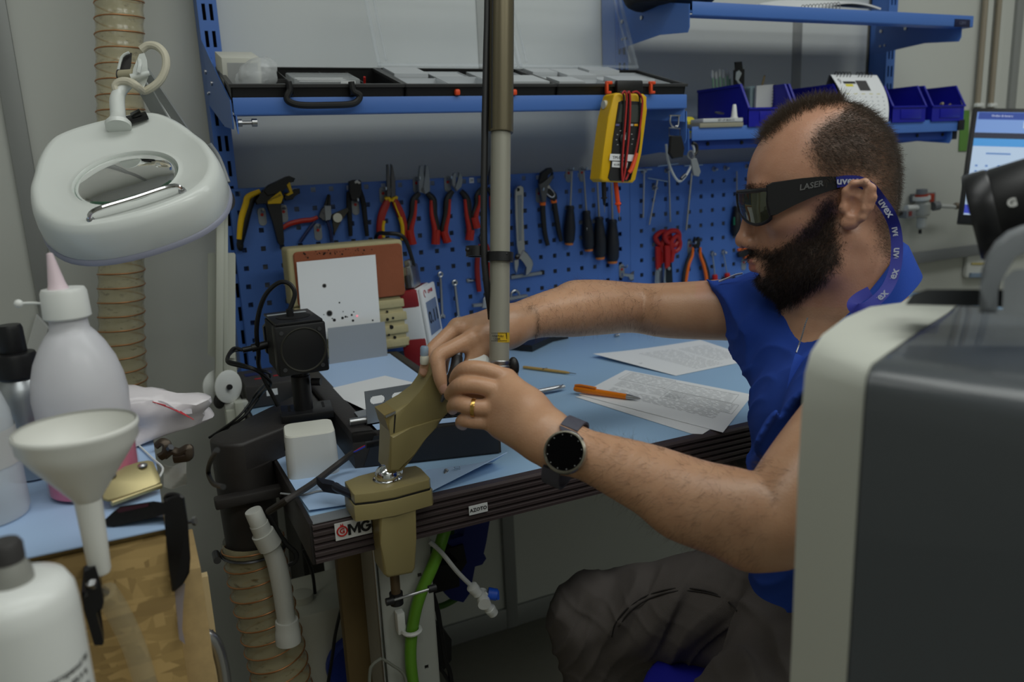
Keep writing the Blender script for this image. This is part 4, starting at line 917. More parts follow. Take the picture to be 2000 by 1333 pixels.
tool_hook(813, 362, 'grey tool hook behind the combination pliers'); tool_hook(874, 360, 'grey tool hook behind the diagonal cutting pliers')
twotone('pliers with black and red handles half hidden behind the pole and its cable', [([(938, 358), (940, 335), (943, 326), (946, 330), (945, 350), (948, 362)], 0), ([(952, 362), (953, 340), (957, 324), (959, 330), (957, 360)], 0)], (947, 364, 4),
        [(941, 368), (932, 382), (932, 400), (925, 425), (930, 446)], [(952, 368), (962, 384), (964, 405), (970, 425), (968, 446)], rr_=(4, 6, 6.5, 6, 5.5))
pliers('red handled pliers hanging under the black pole clip', [([(938, 478), (934, 464), (938, 456), (944, 458), (946, 470)], 0)], (944, 470, 4), [(938, 478), (934, 495), (932, 520), (933, 545), (936, 570)], [(950, 478), (955, 495), (957, 520), (958, 545), (958, 570)], mat('grip_red3', (142, 26, 24), .45), None, rr_=(4, 5, 5.5, 5.5, 5))
c = onY(921, 353, YB-.001); t = thing('board_tag', 'small white numbered tag on the left tool board', 'tag', c); part('tag', MB().box(c, (.011, .001, .012)), PAPER, t); text('lettering', '20', .008, FW_(c+V((0, -.0008, 0))), INK, t)
# spanners
def spanner(lb, p0, p1, r, ring=True, openend=True):
    a, b = onY(*p0, YT), onY(*p1, YT); ax = (b-a).normalized(); sd = V((ax.z, 0, -ax.x)); m = mpp(a); t = thing('spanner', lb, 'spanner', b)
    part('shaft', MB().prism([a+sd*r*.45*m+ax*r*.8*m, a-sd*r*.45*m+ax*r*.8*m, b-sd*r*.5*m-ax*r*.6*m, b+sd*r*.5*m-ax*r*.6*m], (0, -.005, 0), bev=.001), STEEL, t)
    part('ring_end', MB().tube([a+(sd*math.cos(k)+ax*math.sin(k))*r*.8*m+V((0, -.003, 0)) for k in [i*math.pi/9 for i in range(18)]], r*.42*m, n=8, closed=True, k=1), STEEL, t)
    part('open_end', MB().prism([b+sd*x*m*r+ax*y*m*r for x, y in ((-.5, -.9), (-1.1, -.2), (-1.1, .7), (-.5, 1.1), (-.45, .1), (.4, .0), (.6, .9), (1.1, .6), (1.1, -.2), (.5, -.9))], (0, -.006, 0), bev=.0008), STEEL, t)
spanner('combination spanner hanging ring up beside the power meter', (859, 537), (863, 618), 5.2); spanner('second combination spanner, right of the one beside the power meter', (887, 553), (895, 622), 5.5)
t = thing('bench_clamp', 'small grey toggle fixture at the foot of the left tool board', 'fixture', onY(950, 600, YT))
flatpx(t, 'rail', [(921, 594), (962, 590), (962, 597), (921, 600)], GREYM, .012); flatpx(t, 'post', [(938, 602), (942, 582), (948, 576), (952, 580), (950, 602)], STEEL, .01, YT-.004); pivot(t, 946, 586, 4)
t = thing('bench_clamp', 'grey toggle fixture with a round eye just above the far forearm', 'fixture', onY(1008, 580, YT))
flatpx(t, 'rail', [(990, 581), (1026, 575), (1028, 580), (992, 587)], GREYM, .012); part('eye', tubepx(MB(), [(998, 582), (999, 573), (1006, 568), (1013, 573), (1013, 580)], 2.4, YT-.006), STEEL, t)
c = onY(905, 549, YB); 
t = thing('wire_hook', 'short steel bar hook left of the pole on the left board', 'hook', c); part('bar', MB().cyl(onY(913, 549, YB-.004), onY(931, 549, YB-.004), .0022), STEEL, t); part('tab', MB().box(onY(914, 549, YB-.002), (.008, .004, .008), bev=.001), GREYM, t)
# adjustable wrench
t = thing('adjustable_wrench', 'steel adjustable wrench hanging head down right of the pole', 'wrench', onY(1018, 535, YT))
flatpx(t, 'handle', [(1003, 372), (1007, 364), (1014, 362), (1020, 366), (1021, 374), (1019, 420), (1020, 480), (1024, 497), (1010, 503), (1007, 480), (1004, 420)], STEEL, .008, YT, .002)
flatpx(t, 'handle_recess', [(1007, 382), (1017, 381), (1016, 470), (1010, 472)], GREYM, .0088)
flatpx(t, 'fixed_jaw', [(1018, 488), (1026, 494), (1036, 508), (1038, 516), (1034, 530), (1026, 538), (1021, 538), (1026, 522), (1020, 512), (1010, 506)], STEEL, .012, YT, .002)
flatpx(t, 'sliding_jaw', [(1001, 508), (1010, 506), (1010, 516), (1006, 534), (1002, 526)], STEEL, .010, YT-.001); pivot(t, 1012, 501, 5, STEELD); part('hang_hole', MB().cyl(onY(1012, 371, YT-.0075), onY(1012, 371, YT-.0092), .0042), BLKM, t)
t = thing('tool_rail', 'grey magnetic strip below the adjustable wrench', 'rail', onY(1030, 540, YB)); part('bar', MB().prism([onY(a, b, YB-.001) for a, b in ((996, 539), (1061, 530), (1062, 536), (997, 546))], (0, -.006, 0), bev=.001), GREYM, t)
part('end_cap', MB().box(onY(1060, 533, YB-.004), (.006, .008, .010)), BLKM, t)
# water pump pliers
t = thing('pump_pliers', 'black water pump pliers with orange banded handles', 'pliers', onY(1070, 480, YT))
flatpx(t, 'jaw_upper', [(1050, 355), (1054, 338), (1066, 329), (1074, 328), (1078, 335), (1074, 338), (1066, 342), (1064, 350), (1066, 362), (1084, 378), (1086, 388), (1080, 394), (1064, 382), (1056, 372)], BLK, .009, YT, .002)
flatpx(t, 'jaw_lower', [(1050, 360), (1064, 352), (1072, 346), (1078, 337), (1076, 352), (1066, 364), (1064, 395), (1056, 396)], STEELD, .009, YT-.003, .002)
part('slot_edge', tubepx(MB(), [(1064, 372), (1070, 381), (1078, 386), (1083, 382), (1080, 374), (1072, 366)], 1.4, YT-.010), STEEL, t); pivot(t, 1071, 366, 3, STEEL, YT-.01)
handlepx(t, 'handle', [(1060, 400), (1061, 425), (1064, 455), (1070, 480)], [5.6, 5.6, 5.4, 4.6], BLK); handlepx(t, 'handle', [(1082, 392), (1086, 420), (1091, 450), (1096, 472)], [5.6, 5.6, 5.2, 4.2], BLK)
handlepx(t, 'band', [(1060, 395), (1060, 402)], 6.4, ORANGE); handlepx(t, 'band', [(1081, 390), (1082, 397)], 6.4, ORANGE)
tool_hook(1052, 382, 'grey tool hook behind the water pump pliers')
# screwdrivers
def screwdriver(lb, tip, neck, end, r, mh, mcap, rs=1.5, grp=None):
    a, b, c = onY(*tip, YT), onY(*neck, YT), onY(*end, YT); ax = (c-b); Lh = ax.length; m = mpp(b)
    t = thing('screwdriver', lb, 'screwdriver', c, group=grp)
    part('blade', MB().cyl(a, b, rs*m*.9, rs*m, n=10), STEEL, t)
    part('handle', MB().lathe([(r*.55*m, -.001), (r*.72*m, .004), (r*.62*m, .010), (r*.78*m, Lh*.25), (r*1.0*m, Lh*.55), (r*.95*m, Lh*.85), (r*.7*m, Lh*.95)], b, ax, n=10), mh, t, smooth=.7)
    part('end_cap', MB().lathe([(r*.70*m, Lh*.94), (r*.74*m, Lh*.95), (r*.66*m, Lh*.99), (r*.3*m, Lh), ], b, ax, n=18), mcap, t)
    return t
SB = mat('handle_blueblack', (24, 27, 36), .5); OE = mat('cap_orange', (206, 118, 44), .45); SG = 'orange ended screwdrivers'
screwdriver('leftmost of the four large orange ended screwdrivers', (1117, 335), (1114, 403), (1111, 480), 11.8, SB, OE, 2.0, SG)
t = screwdriver('second of the four orange ended screwdrivers, with white print on its handle', (1140, 338), (1145, 413), (1150, 492), 12, SB, OE, 2.0, SG)
part('print', MB().box(onY(1147, 452, YT-.0105), (.002, .0006, .016)), PAPER, t)
screwdriver('third of the four orange ended screwdrivers, under the black probe', (1166, 345), (1170, 425), (1172, 508), 13, SB, OE, 2.2, SG)
screwdriver('rightmost and lowest of the four orange ended screwdrivers', (1194, 358), (1196, 430), (1196, 516), 13.8, SB, OE, 2.4, SG)
for i, (x, y) in enumerate(((1112, 342), (1138, 341), (1163, 343))):
    tool_hook(x-2, y, ('grey tool hook behind the leftmost orange ended screwdriver', 'grey tool hook behind the second orange ended screwdriver', 'grey tool hook behind the third orange ended screwdriver')[i])
t = screwdriver('black and green handled screwdriver hanging before the nose of the seated man', (1439, 335), (1439, 404), (1437, 462), 11, BLK, BLK, 1.6)
for i in range(3): part('green_inlay', tubepx(MB(), [(1434+i*5, 425), (1434+i*5, 440)], 1.6, YT-.008), mat('inlay_green', (26, 120, 84), .45), t)
screwdriver('red handled screwdriver above the sleeve, upper of the two', (1391, 492), (1396, 538), (1399, 590), 8, RED, RED, 1.6); screwdriver('thin screwdriver with a red handle right of the orange snips', (1412, 490), (1420, 535), (1424, 590), 8, RED, RED, 1.2)
# T handle hex keys
def tkey(lb, a, b, r, bar):
    t = thing('hex_key', lb, 'hex key', onY(*b, YT)); part('shaft', tubepx(MB(), [a, b], r, YT, n=8, k=1), STEEL, t); part('cross_bar', tubepx(MB(), bar, r*.9, YT, n=8, k=1), STEEL, t)
tkey('T handled hex key nearest the yellow multimeter', (1258, 332), (1256, 426), 1.7, [(1244, 333), (1273, 331)]); tkey('tilted T handled hex key with a dark tip', (1284, 353), (1268, 440), 1.6, [(1265, 348), (1304, 355)])
tkey('T handled hex key hanging straight beside the white tube', (1306, 322), (1309, 434), 1.7, [(1284, 325), (1324, 320)]); tkey('longest T handled hex key, tilted, under the metal clip', (1352, 328), (1340, 450), 2.0, [(1336, 324), (1372, 322)])
for i, (x, y) in enumerate(((1255, 335), (1277, 368), (1301, 334), (1394, 331), (1416, 329), (1458, 326), (1391, 497), (1412, 494))):
    c = onY(x, y, YB); t = thing('tool_hook', ('small round steel peg behind the hex key nearest the multimeter', 'small round steel peg behind the tilted hex key', 'small round steel peg behind the straight hanging hex key', 'small round steel peg right of the metal clip, first of three', 'small round steel peg right of the metal clip, second of three', 'small round steel peg nearest the forehead of the man', 'small round steel peg of the upper red handled screwdriver', 'small round steel peg of the thin red handled screwdriver')[i], 'hook', c, group='small steel pegs')
    part('peg', MB().lathe([(.0062, 0), (.0062, .003), (.0036, .0035), (.0036, .014), (.0015, .016)], c, (0, -1, 0), n=16), STEEL, t); part('eye', MB().cyl(c+V((0, -.0005, -.0005)), c+V((0, -.004, -.0005)), .0046, n=14), STEELD, t)
# red scissors, two pairs
def loop(par, name, pts, r, m_, y): part(name, tubepx(MB(), pts, r, y, n=9, k=5) if False else MB().tube([onY(a, b, y) for a, b in pts], r*mpp(onY(*pts[0], y)), n=9, closed=True, k=5), m_, par)
SR = mat('scissor_red', (158, 22, 22), .4)
for i, (dx, dy, yy, lb) in enumerate(((-18, 2, YT, 'red handled scissors hanging behind the front pair'), (0, 0, YT-.014, 'red handled scissors hanging in front of the other pair'))):
    t = thing('scissors', lb, 'scissors', onY(1305+dx, 545, yy), group='red handled scissors')
    loop(t, 'finger_loop', [(1290+dx+8, 462+dy), (1302+dx+8, 452+dy), (1316+dx+8, 454+dy), (1320+dx+6, 468+dy), (1312+dx+6, 480+dy), (1304+dx+8, 478+dy), (1296+dx+8, 474+dy)], 5.0, SR, yy)
    loop(t, 'finger_loop', [(1312+dx, 472+dy), (1322+dx, 462+dy), (1328+dx, 474+dy), (1326+dx, 486+dy), (1317+dx, 492+dy), (1311+dx, 484+dy)], 4.6, SR, yy-.004)
    flatpx(t, 'shank', [(1297+dx, 480+dy), (1308+dx, 480+dy), (1308+dx, 510+dy), (1306+dx, 524+dy), (1298+dx, 526+dy)], SR, .006, yy, .002); flatpx(t, 'shank', [(1310+dx, 488+dy), (1318+dx, 490+dy), (1314+dx, 512+dy), (1308+dx, 514+dy)], SR, .006, yy-.003, .002)
    flatpx(t, 'blade', [(1300+dx, 516+dy), (1311+dx, 514+dy), (1313+dx, 552+dy), (1308+dx, 572+dy), (1300+dx, 550+dy)], BLKG if i else STEEL, .003, yy-.002, .0005); flatpx(t, 'blade', [(1298+dx, 520+dy), (1305+dx, 520+dy), (1301+dx, 572+dy), (1296+dx, 550+dy)], STEEL, .003, yy, .0005); pivot(t, 1306+dx, 525+dy, 3.4, STEEL, yy-.006)
# orange electronics snips
pliers('small precision snips with orange and navy handles', [([(1353, 470), (1355, 463), (1358, 472), (1362, 480), (1356, 486), (1352, 480)], 0), ([(1360, 464), (1363, 463), (1365, 476), (1362, 486), (1356, 480)], 0)], (1359, 475, 3), [(1356, 488), (1349, 498), (1342, 516), (1337, 535), (1334, 556)], [(1364, 488), (1370, 500), (1377, 518), (1382, 536), (1382, 556)], SB, None, rr_=(3, 4.5, 5, 5, 4.5),
       accents=[([(1353, 484), (1352, 500), (1345, 518), (1341, 540), (1339, 556)], [2, 3, 3.4, 3.4, 3], ORANGE), ([(1368, 484), (1368, 500), (1374, 518), (1379, 540), (1380, 556)], [2, 3, 3.4, 3.4, 3], ORANGE)], jm=BLK)
tool_hook(1347, 484, 'grey tool hook behind the small orange snips'); tool_hook(1214, 530, 'grey tool hook at the seam between the two boards'); tool_hook(1452, 516, 'grey tool hook under the cutter before the beard of the man')
t = thing('hook_clip', 'small steel spring clip at the lower seam of the boards', 'clip', onY(1226, 540, YT)); flatpx(t, 'arm', [(1214, 534), (1236, 536), (1236, 546), (1228, 548), (1226, 540), (1214, 540)], STEEL, .006); flatpx(t, 'spring', [(1229, 536), (1237, 530), (1236, 548), (1231, 550)], STEELD, .005)
t = thing('cable_cutter', 'orange and black cable cutter hanging in front of the beard of the man', 'cutter', onY(1460, 495, YT)); flatpx(t, 'body', [(1438, 496), (1450, 486), (1472, 486), (1474, 494), (1452, 503), (1440, 503)], BLK, .01); part('grip', tubepx(MB(), [(1441, 489), (1456, 486), (1478, 484)], 3, YT-.006), ORANGE, t); part('grip', tubepx(MB(), [(1453, 504), (1462, 500), (1478, 498)], 3.4, YT-.006), ORANGE, t)

# ================================================================ strap, carabiner and clear tube hanging between the shelves
yk = 1.42
t = thing('key_strap', 'black strap loop with a steel snap hook hanging under the shelf end', 'strap', onY(1320, 305, yk))
flatpx(t, 'hook_plate', [(1307, 225), (1334, 225), (1334, 228), (1307, 228)], STEEL, .003, yk, .0005); part('snap_hook', tubepx(MB(), [(1310, 226), (1309, 240), (1316, 250), (1324, 246), (1326, 228)], 1.6, yk-.002), STEEL, t); part('swivel', MB().sph(onY(1320, 248, yk-.003), .0035), STEEL, t)
part('buckle', MB().tube([onY(a, b, yk-.002) for a, b in ((1307, 250), (1307, 266), (1328, 268), (1328, 252))], .0016, n=6, closed=True, k=1), STEEL, t)
flatpx(t, 'strap_loop', [(1307, 266), (1328, 266), (1334, 290), (1331, 308), (1312, 311), (1304, 300)], BLK, .007, yk, .002)
t = thing('tube_clip', 'clear tube with a steel bayonet clip hanging beside the black strap', 'tube', onY(1330, 350, yk))
part('tube', MB().tube([onY(a, b, yk+.03) for a, b in ((1301, 282), (1304, 310), (1312, 335), (1322, 352), (1330, 354), (1342, 340), (1352, 318), (1356, 296), (1352, 282))], .0028, n=8), mat('tube_milky', (190, 196, 200), .25, alpha=.8), t)
part('black_collar', MB().tube([onY(a, b, yk+.028) for a, b in ((1352, 280), (1360, 284), (1361, 296), (1356, 304))], .0035, n=8), BLK, t)
flatpx(t, 'clip_plate', [(1346, 312), (1358, 310), (1366, 336), (1362, 346), (1352, 343)], GREYM, .006, yk+.03); part('ferrule', MB().cyl(onY(1330, 350, yk+.028), onY(1338, 342, yk+.028), .004, n=12), STEELD, t); part('carabiner', MB().tube([onY(a, b, yk+.026) for a, b in ((1346, 296), (1343, 304), (1350, 312), (1356, 306), (1352, 296))], .0015, n=6, closed=True, k=3), STEEL, t)
yr = onY(1345, 244, 1.56); t = thing('yellow_roll', 'yellow roll of tape lying at the left end of the lower shelf', 'roll', yr)
part('roll', MB().lathe([(.006, 0), (.0165, 0), (.0185, .003), (.0185, .022), (.0165, .025), (.006, .025)], onY(1334, 245, 1.56), V((1, .1, 0)), n=28), mat('roll_yellow', (206, 190, 30), .5), t); part('core', MB().cyl(onY(1333, 245, 1.56), onY(1360, 245, 1.56)+V((0, .0, 0)), .006), BINB, t)
# ================================================================ lower right shelf: bins, calendar, small things
def bin_(lb, xl, xr, yfr, dp, hgt, z0):
    t = thing('storage_bin', lb, 'bin', ((xl+xr)/2, yfr+dp/2, z0), group='blue open front storage bins'); th = .0022; z1 = z0+hgt; fh = hgt*.42; yb2 = yfr+dp; sl = .034
    part('floor', MB().box(((xl+xr)/2, yfr+dp/2, z0+.0015), (xr-xl, dp, .003)), BINB, t)
    for nm, x in (('side', xl), ('side', xr-th)): part(nm, MB().prism([(x, yfr, z0), (x, yb2, z0), (x, yb2, z1), (x, yfr+sl, z1), (x, yfr+.004, z0+fh), (x, yfr, z0+fh)], (th, 0, 0)), BINB, t)
    for x in (xl, xr): part('side_rim', MB().prism([(x-.003, yb2, z1-.005), (x-.003, yfr+sl-.003, z1-.005), (x-.003, yfr+.001, z0+fh), (x-.003, yfr-.002, z0+fh+.002), (x-.003, yfr+sl-.006, z1+.001), (x-.003, yb2, z1+.001)], (.006, 0, 0)), BINB, t)
    part('front_wall', MB().box(((xl+xr)/2, yfr+.001, z0+fh/2), (xr-xl, .003, fh)).box(((xl+xr)/2, yfr-.001, z0+fh), (xr-xl+.004, .006, .004)), BINB, t)
    part('label_holder', MB().box(((xl+xr)/2+.006, yfr-.0015, z0+fh*.52), ((xr-xl)*.62, .002, fh*.62), bev=.0008), BINB, t)
    part('rear_wall', MB().box(((xl+xr)/2, yb2-.001, z0+hgt/2), (xr-xl, .003, hgt)), BINB, t)
    return t
zs = zt2-.004
hb_ = onY(1450, 165, 1.52).z-zs
xq = lambda px, y=1.495: onY(px, 238, y).x
bin_('leftmost blue bin, seen from its side, holding brushes and a notebook', xq(1462), xq(1548), 1.495, .185, hb_, zs)
bin_('second blue bin from the left, behind the head of the man', xq(1556), xq(1642), 1.495, .185, hb_, zs)
bin_('blue bin hidden behind the desk calendar', xq(1650), xq(1718), 1.60, .10, hb_*.97, zs)
bin_('second blue bin from the right, beside the calendar', xq(1742), xq(1806), 1.495, .185, hb_*.95, zs)
bin_('rightmost blue bin with two small metal pieces in it', xq(1819), xq(1881), 1.495, .185, hb_*.95, zs)
for i, (x, y) in enumerate(((1838, 207), (1853, 209))):
    p = onY(x, y, 1.53); t = thing('metal_fitting', ('small bent brass fitting in the rightmost bin', 'tiny brass nut in the rightmost bin')[i], 'fitting', p); part('barrel', MB().cyl(p, p+V((.008, .002, .006)), .0045-.001*i, n=12), mat('brass', (150, 140, 116), .4, .6), t); part('flange', MB().cyl(p, p+V((.002, .0005, .0015)), .006-.001*i, n=6), MATS['brass'], t)
# brushes and tools in the first bin
for i, (x, y0, y1) in enumerate(((1392, 140, 172), (1399, 142, 172), (1406, 138, 172), (1413, 140, 172), (1420, 136, 172), (1425, 142, 172))):
    a, b2 = onY(x, y0+12, 1.64), onY(x+3, y1+30, 1.62); t = thing('foam_swab', 'slim pale green handled swab standing in the leftmost bin', 'swab', b2, group='pale green swabs in the leftmost bin')
    part('stick', MB().cyl(b2, a, .0026, n=8), mat('swab_green', (140, 180, 150), .5), t); part('foam_tip', MB().sph(onY(x-1, y0+6, 1.64), (.0042, .0042, .011)), mat('swab_white', (206, 210, 208), .8), t)
t = thing('black_scraper', 'black plastic scraper standing up in the leftmost bin', 'scraper', onY(1443, 160, 1.6)); flatpx(t, 'blade', [(1434, 122), (1448, 121), (1449, 136), (1453, 136), (1452, 172), (1450, 200), (1432, 200), (1432, 138), (1435, 136)], BLK, .003, 1.60, .0006); flatpx(t, 'clear_tag', [(1436, 142), (1442, 138), (1447, 144), (1440, 158), (1452, 172), (1446, 172), (1435, 156)], mat('tag_pale', (180, 190, 190), .3), .004, 1.598, .0006)
t = thing('spiral_notebook', 'small spiral notebook standing in the leftmost bin', 'notebook', onY(1495, 205, 1.56)); P4 = [onY(a, b, 1.56) for a, b in ((1478, 168), (1512, 165), (1508, 212), (1476, 214))]
part('pages', MB().prism(P4, (0, .006, 0)), mat('note_grey', (190, 192, 192), .6), t)
for i in range(8): f = i/7; p = P4[1].lerp(P4[2], .04+.9*f); part('wire_ring', MB().tube([p+V((.0035*math.cos(a), -.001+.005*math.sin(a), 0)) for a in [k*math.pi/4 for k in range(8)]], .0007, n=5, closed=True, k=1), INK, t)
t = thing('pencil', 'pencil stub leaning out of the leftmost bin', 'pencil', onY(1487, 168, 1.6)); a, b2 = onY(1493, 150, 1.6), onY(1480, 200, 1.59); part('shaft', MB().cyl(b2, a, .0026, n=6), mat('pencil_tan', (150, 130, 90), .6), t); part('tip', MB().cyl(a, a+(a-b2)*.06, .0026, .0008, n=6), BLKM, t)
t = thing('steel_files', 'bundle of thin clear sleeves standing beside the spiral notebook', 'sleeves', onY(1465, 200, 1.58))
for i in range(4): part('sleeve', MB().prism([onY(a+i*3, b, 1.59-.006*i) for a, b in ((1456, 170), (1470, 168), (1468, 214), (1456, 214))], (0, .001, 0)), mat('sleeve', (150, 172, 178), .3, alpha=.6), t)
t = thing('flat_case', 'flat grey and white instrument case on the shelf before the leftmost bin', 'case', onY(1415, 240, 1.5)); q0 = onY(1370, 240, 1.49); q1 = onY(1455, 238, 1.49)
wq = q1.x-q0.x; part('lower_half', MB().box(((q0.x+q1.x)/2, 1.52, zs+.006), (wq, .05, .010), bev=.001), mat('case_beige', (150, 146, 128), .5), t); part('upper_half', MB().box(((q0.x+q1.x)/2+.004, 1.518, zs+.0165), (wq*.92, .046, .009), bev=.0015), mat('case_pale', (196, 198, 198), .4), t)
text('lettering', 'SET UP BRACCI', .007, frame(((q0.x+q1.x)/2+.012, 1.4948, zs+.0165), V((1, 0, 0)), V((0, 0, 1)), YM), mat('print_dark', (80, 82, 86), .6), t)
part('round_dial', MB().lathe([(.011, 0), (.011, .002), (0, .004)], onY(1405, 222, 1.52), (0, -.3, 1), n=20), STEELD, t)
p = onY(1441, 222, 1.50); t = thing('dropper_bottle', 'small white conical dropper bottle on the flat instrument case', 'bottle', p); part('cap', MB().lathe([(.0075, 0), (.0065, .010), (.0045, .028), (.003, .031), (0, .031)], (p.x, 1.512, zs+.021), (0, 0, 1), n=18), WHITEP, t); part('shoulder', MB().lathe([(.0085, 0), (.0085, .003), (.0075, .0032)], (p.x, 1.512, zs+.0208), (0, 0, 1), n=18), WHITEP, t)
# calendar
yc = 1.485; t = thing('desk_calendar', 'white spiral bound desk calendar showing a large 9', 'calendar', onY(1680, 238, yc))
def calf(u, v):
    top = onY(1622, 147, yc+.045).lerp(onY(1712, 148, yc+.045), u); bot = onY(1648, 239, yc).lerp(onY(1731, 239, yc), u); p = top.lerp(bot, v); return p+V((.010*math.sin(v*math.pi)*.6, -.012*math.sin(v*math.pi*.9), 0))
part('page', MB().quadgrid(calf, 6, 14, .0012), PAPER, t); part('rear_board', MB().prism([calf(0, 0)+V((0, .003, 0)), calf(1, 0)+V((0, .003, 0)), calf(1, 1)+V((0, .10, 0)), calf(0, 1)+V((0, .10, 0))], (0, .0015, 0)), mat('board_dark', (60, 60, 62), .6), t)
for u0 in (.10, .56):
    for k in range(5):
        p = calf(u0+k*.07, 0); part('wire_ring', MB().tube([p+V((0, -.003+.005*math.cos(a), .001+.006*math.sin(a))) for a in [j*math.pi/5 for j in range(10)]], .0009, n=5, closed=True, k=1), INK, t)
def calframe(u, v): 
    p = calf(u, v); x = (calf(u+.02, v)-p).normalized(); z_ = (calf(u, v-.02)-p).normalized(); n_ = x.cross(z_).normalized(); return frame(p+n_*.0012*(1 if n_.y < 0 else -1), x, z_, n_ if n_.y < 0 else -n_)
text('lettering', '9', .022, calframe(.10, .15), INK, t)
def calrect(nm, u0, u1, v0, v1, m_): part(nm, MB().prism([calf(u, v)+V((0, -.0014, 0)) for u, v in ((u0, v0), (u1, v0), (u1, v1), (u0, v1))], (0, -.0005, 0)), m_, t)
calrect('month_bar', .16, .42, .14, .19, INK); calrect('sticky_note', .18, .34, .20, .25, mat('note_yellow', (226, 214, 60), .6)); calrect('picture', .44, .68, .12, .34, mat('picture_dark', (58, 56, 56), .5))
q = MB()
for i in range(6):
    for j in range(7):
        p = calf(.12+j*.13, .48+i*.085); q.box(p+V((0, -.0016, 0)), (.0035, .0004, .0028))
part('date_print', q, mat('print_pale', (186, 188, 192), .6), t, kind='stuff'); q = MB()
for j in range(5): p = calf(.14+j*.17, .41); q.box(p+V((0, -.0016, 0)), (.012, .0004, .0016))
part('week_line', q, mat('print_yellow', (208, 200, 120), .6), t, kind='stuff')
# upper right shelf: notebooks and black bag
zu = zb3+.0055
t = thing('spiral_pad', 'open spiral bound pad lying on the upper shelf', 'notebook', onY(1640, 20, 1.52)); xa_, xb_ = onY(1590, 20, 1.47).x, onY(1724, 25, 1.47).x
part('pages', MB().quadgrid(lambda u, v: V((xa_+(xb_-xa_)*u, 1.475+.18*v, zu+.045*v+.022+.022*math.sin(u*2.6)*(1-.3*v))), 14, 4, .004), PAPER, t); part('cover', MB().quadgrid(lambda u, v: V((xa_+(xb_-xa_)*u, 1.472+.19*v, zu+.047*v+.014+.008*math.sin(u*2.6))), 14, 4, .0015), mat('cover_grey', (120, 122, 124), .5), t)
part('lower_pages', MB().box((0, .1, .007), (xb_-xa_+.06, .19, .012), M=Mx.Translation(((xa_+xb_)/2-.03, 1.470, zu)) @ Mx.Rotation(math.radians(14), 4, 'X')), PAPER, t)
for i in range(11): p = V((xa_-.035+i*.011, 1.470, zu+.020+.001*i)); part('wire_ring', MB().tube([p+V((.002*math.cos(a), .008*math.cos(a), .010*math.sin(a))) for a in [k*math.pi/5 for k in range(10)]], .0009, n=5, closed=True, k=1), GREY, t)
q = MB(); 
crumple('black_pouch', 'black cloth pouch hanging over the left end of the upper shelf', onY(1300, -12, 1.56), (.11, .07, .045), BLKM, 'pouch', .12, 9)
# ================================================================ bench vise
yv0 = .902; zv = onY(692, 967, yv0).z
def Zv(pts, z=zv): return [onZ(a, b, z) for a, b in pts]
t = thing('bench_vise', 'tan bench vise clamped to the front edge, its swivel head raised on a chrome ball', 'vise', onY(775, 1000, yv0))
capp = Zv([(673, 941), (700, 931), (735, 921), (812, 910), (822, 915), (840, 934), (838, 938), (770, 956), (730, 963), (692, 967), (688, 964)])
part('cap', MB().prism([p-V((0, 0, .012)) for p in capp], (0, 0, .012), bev=.0016, seg=2), TAN, t)
fl = [p+(p-sum(capp, V((0, 0, 0)))/len(capp))*.035 for p in capp]
part('gap_line', MB().prism([p-V((0, 0, .014)) for p in capp], (0, 0, .003)), INK, t)
part('flange', MB().prism([V((p.x, p.y, zv-.0345)) for p in fl], (0, 0, .0205), bev=.002, seg=2), TAN, t)
st = [onY(a, b, yv0-.001) for a, b in ((737, 1005), (811, 990), (810, 1050), (809, 1108), (803, 1118), (756, 1127), (748, 1121), (741, 1060))]
part('clamp_body', MB().prism(st, (0, .036, 0)).prism(st, (0, -.006, 0), bev=.004, seg=3), TAN, t, label='tan downward clamp body')
c = onY(778, 996, yv0-.0005)
bp = [(c.x+u, yv0-.002+.0, c.z+v+u*.0) for u, v in rr(.037, .008, .0038, 5)]
part('name_boss', MB().tube(bp, .0006, n=5, closed=True, k=1), mat('tan_light', (170, 154, 100), .4), t)
text('lettering', 'PANAVISE', .0052, frame(V((c.x, yv0-.0025, c.z)), V((1, 0, 0)), V((0, 0, 1)), YM), MATS['tan_light'], t)
s0 = onY(770, 1120, yv0+.018); s1 = s0-V((0, 0, .030))
part('clamp_screw', MB().cyl(s0, s1, .0062, n=16), mat('screw_brown', (92, 76, 56), .5, .4), t)
part('screw_hub', MB().cyl(s1+V((0, 0, .002)), s1-V((0, 0, .014)), .0088, n=18), BLK, t)
bz = s1.z-.002; part('tommy_bar', MB().cyl((s1.x-.012, s1.y-.008, bz-.001), (s1.x+.046, s1.y-.010, bz+.0015), .0019, n=10), STEEL, t)
for q_ in ((s1.x-.011, s1.y-.008, bz-.001), (s1.x+.046, s1.y-.010, bz+.0015)): part('bar_knob', MB().cyl(V(q_)-V((.005, 0, 0)), V(q_)+V((.005, 0, 0)), .0050, n=14), BLK, t)
yb0 = onZ(757, 936, zv).y; bc = V((onZ(757, 936, zv).x, yb0, zv+.004))
part('ball_socket', MB().lathe([(.018, -.004), (.0185, .001), (.0165, .002)], (bc.x, bc.y, zv), (0, 0, 1), n=28), CHROME, t)
part('swivel_ball', MB().sph(bc, .0158, u=24, v=14), CHROME, t, label='chrome swivel ball')
q = MB()
for k in range(4): a_ = math.radians(-50+k*28); q.cyl(bc+V((.0148*math.cos(a_)*.9, -.006, .0148*math.sin(a_)*.4+.004)), bc+V((.018*math.cos(a_)*.9, -.009, .018*math.sin(a_)*.4+.005)), .0032, n=10)
part('ball_clip', q, CHROME, t)
ya_ = yb0-.014
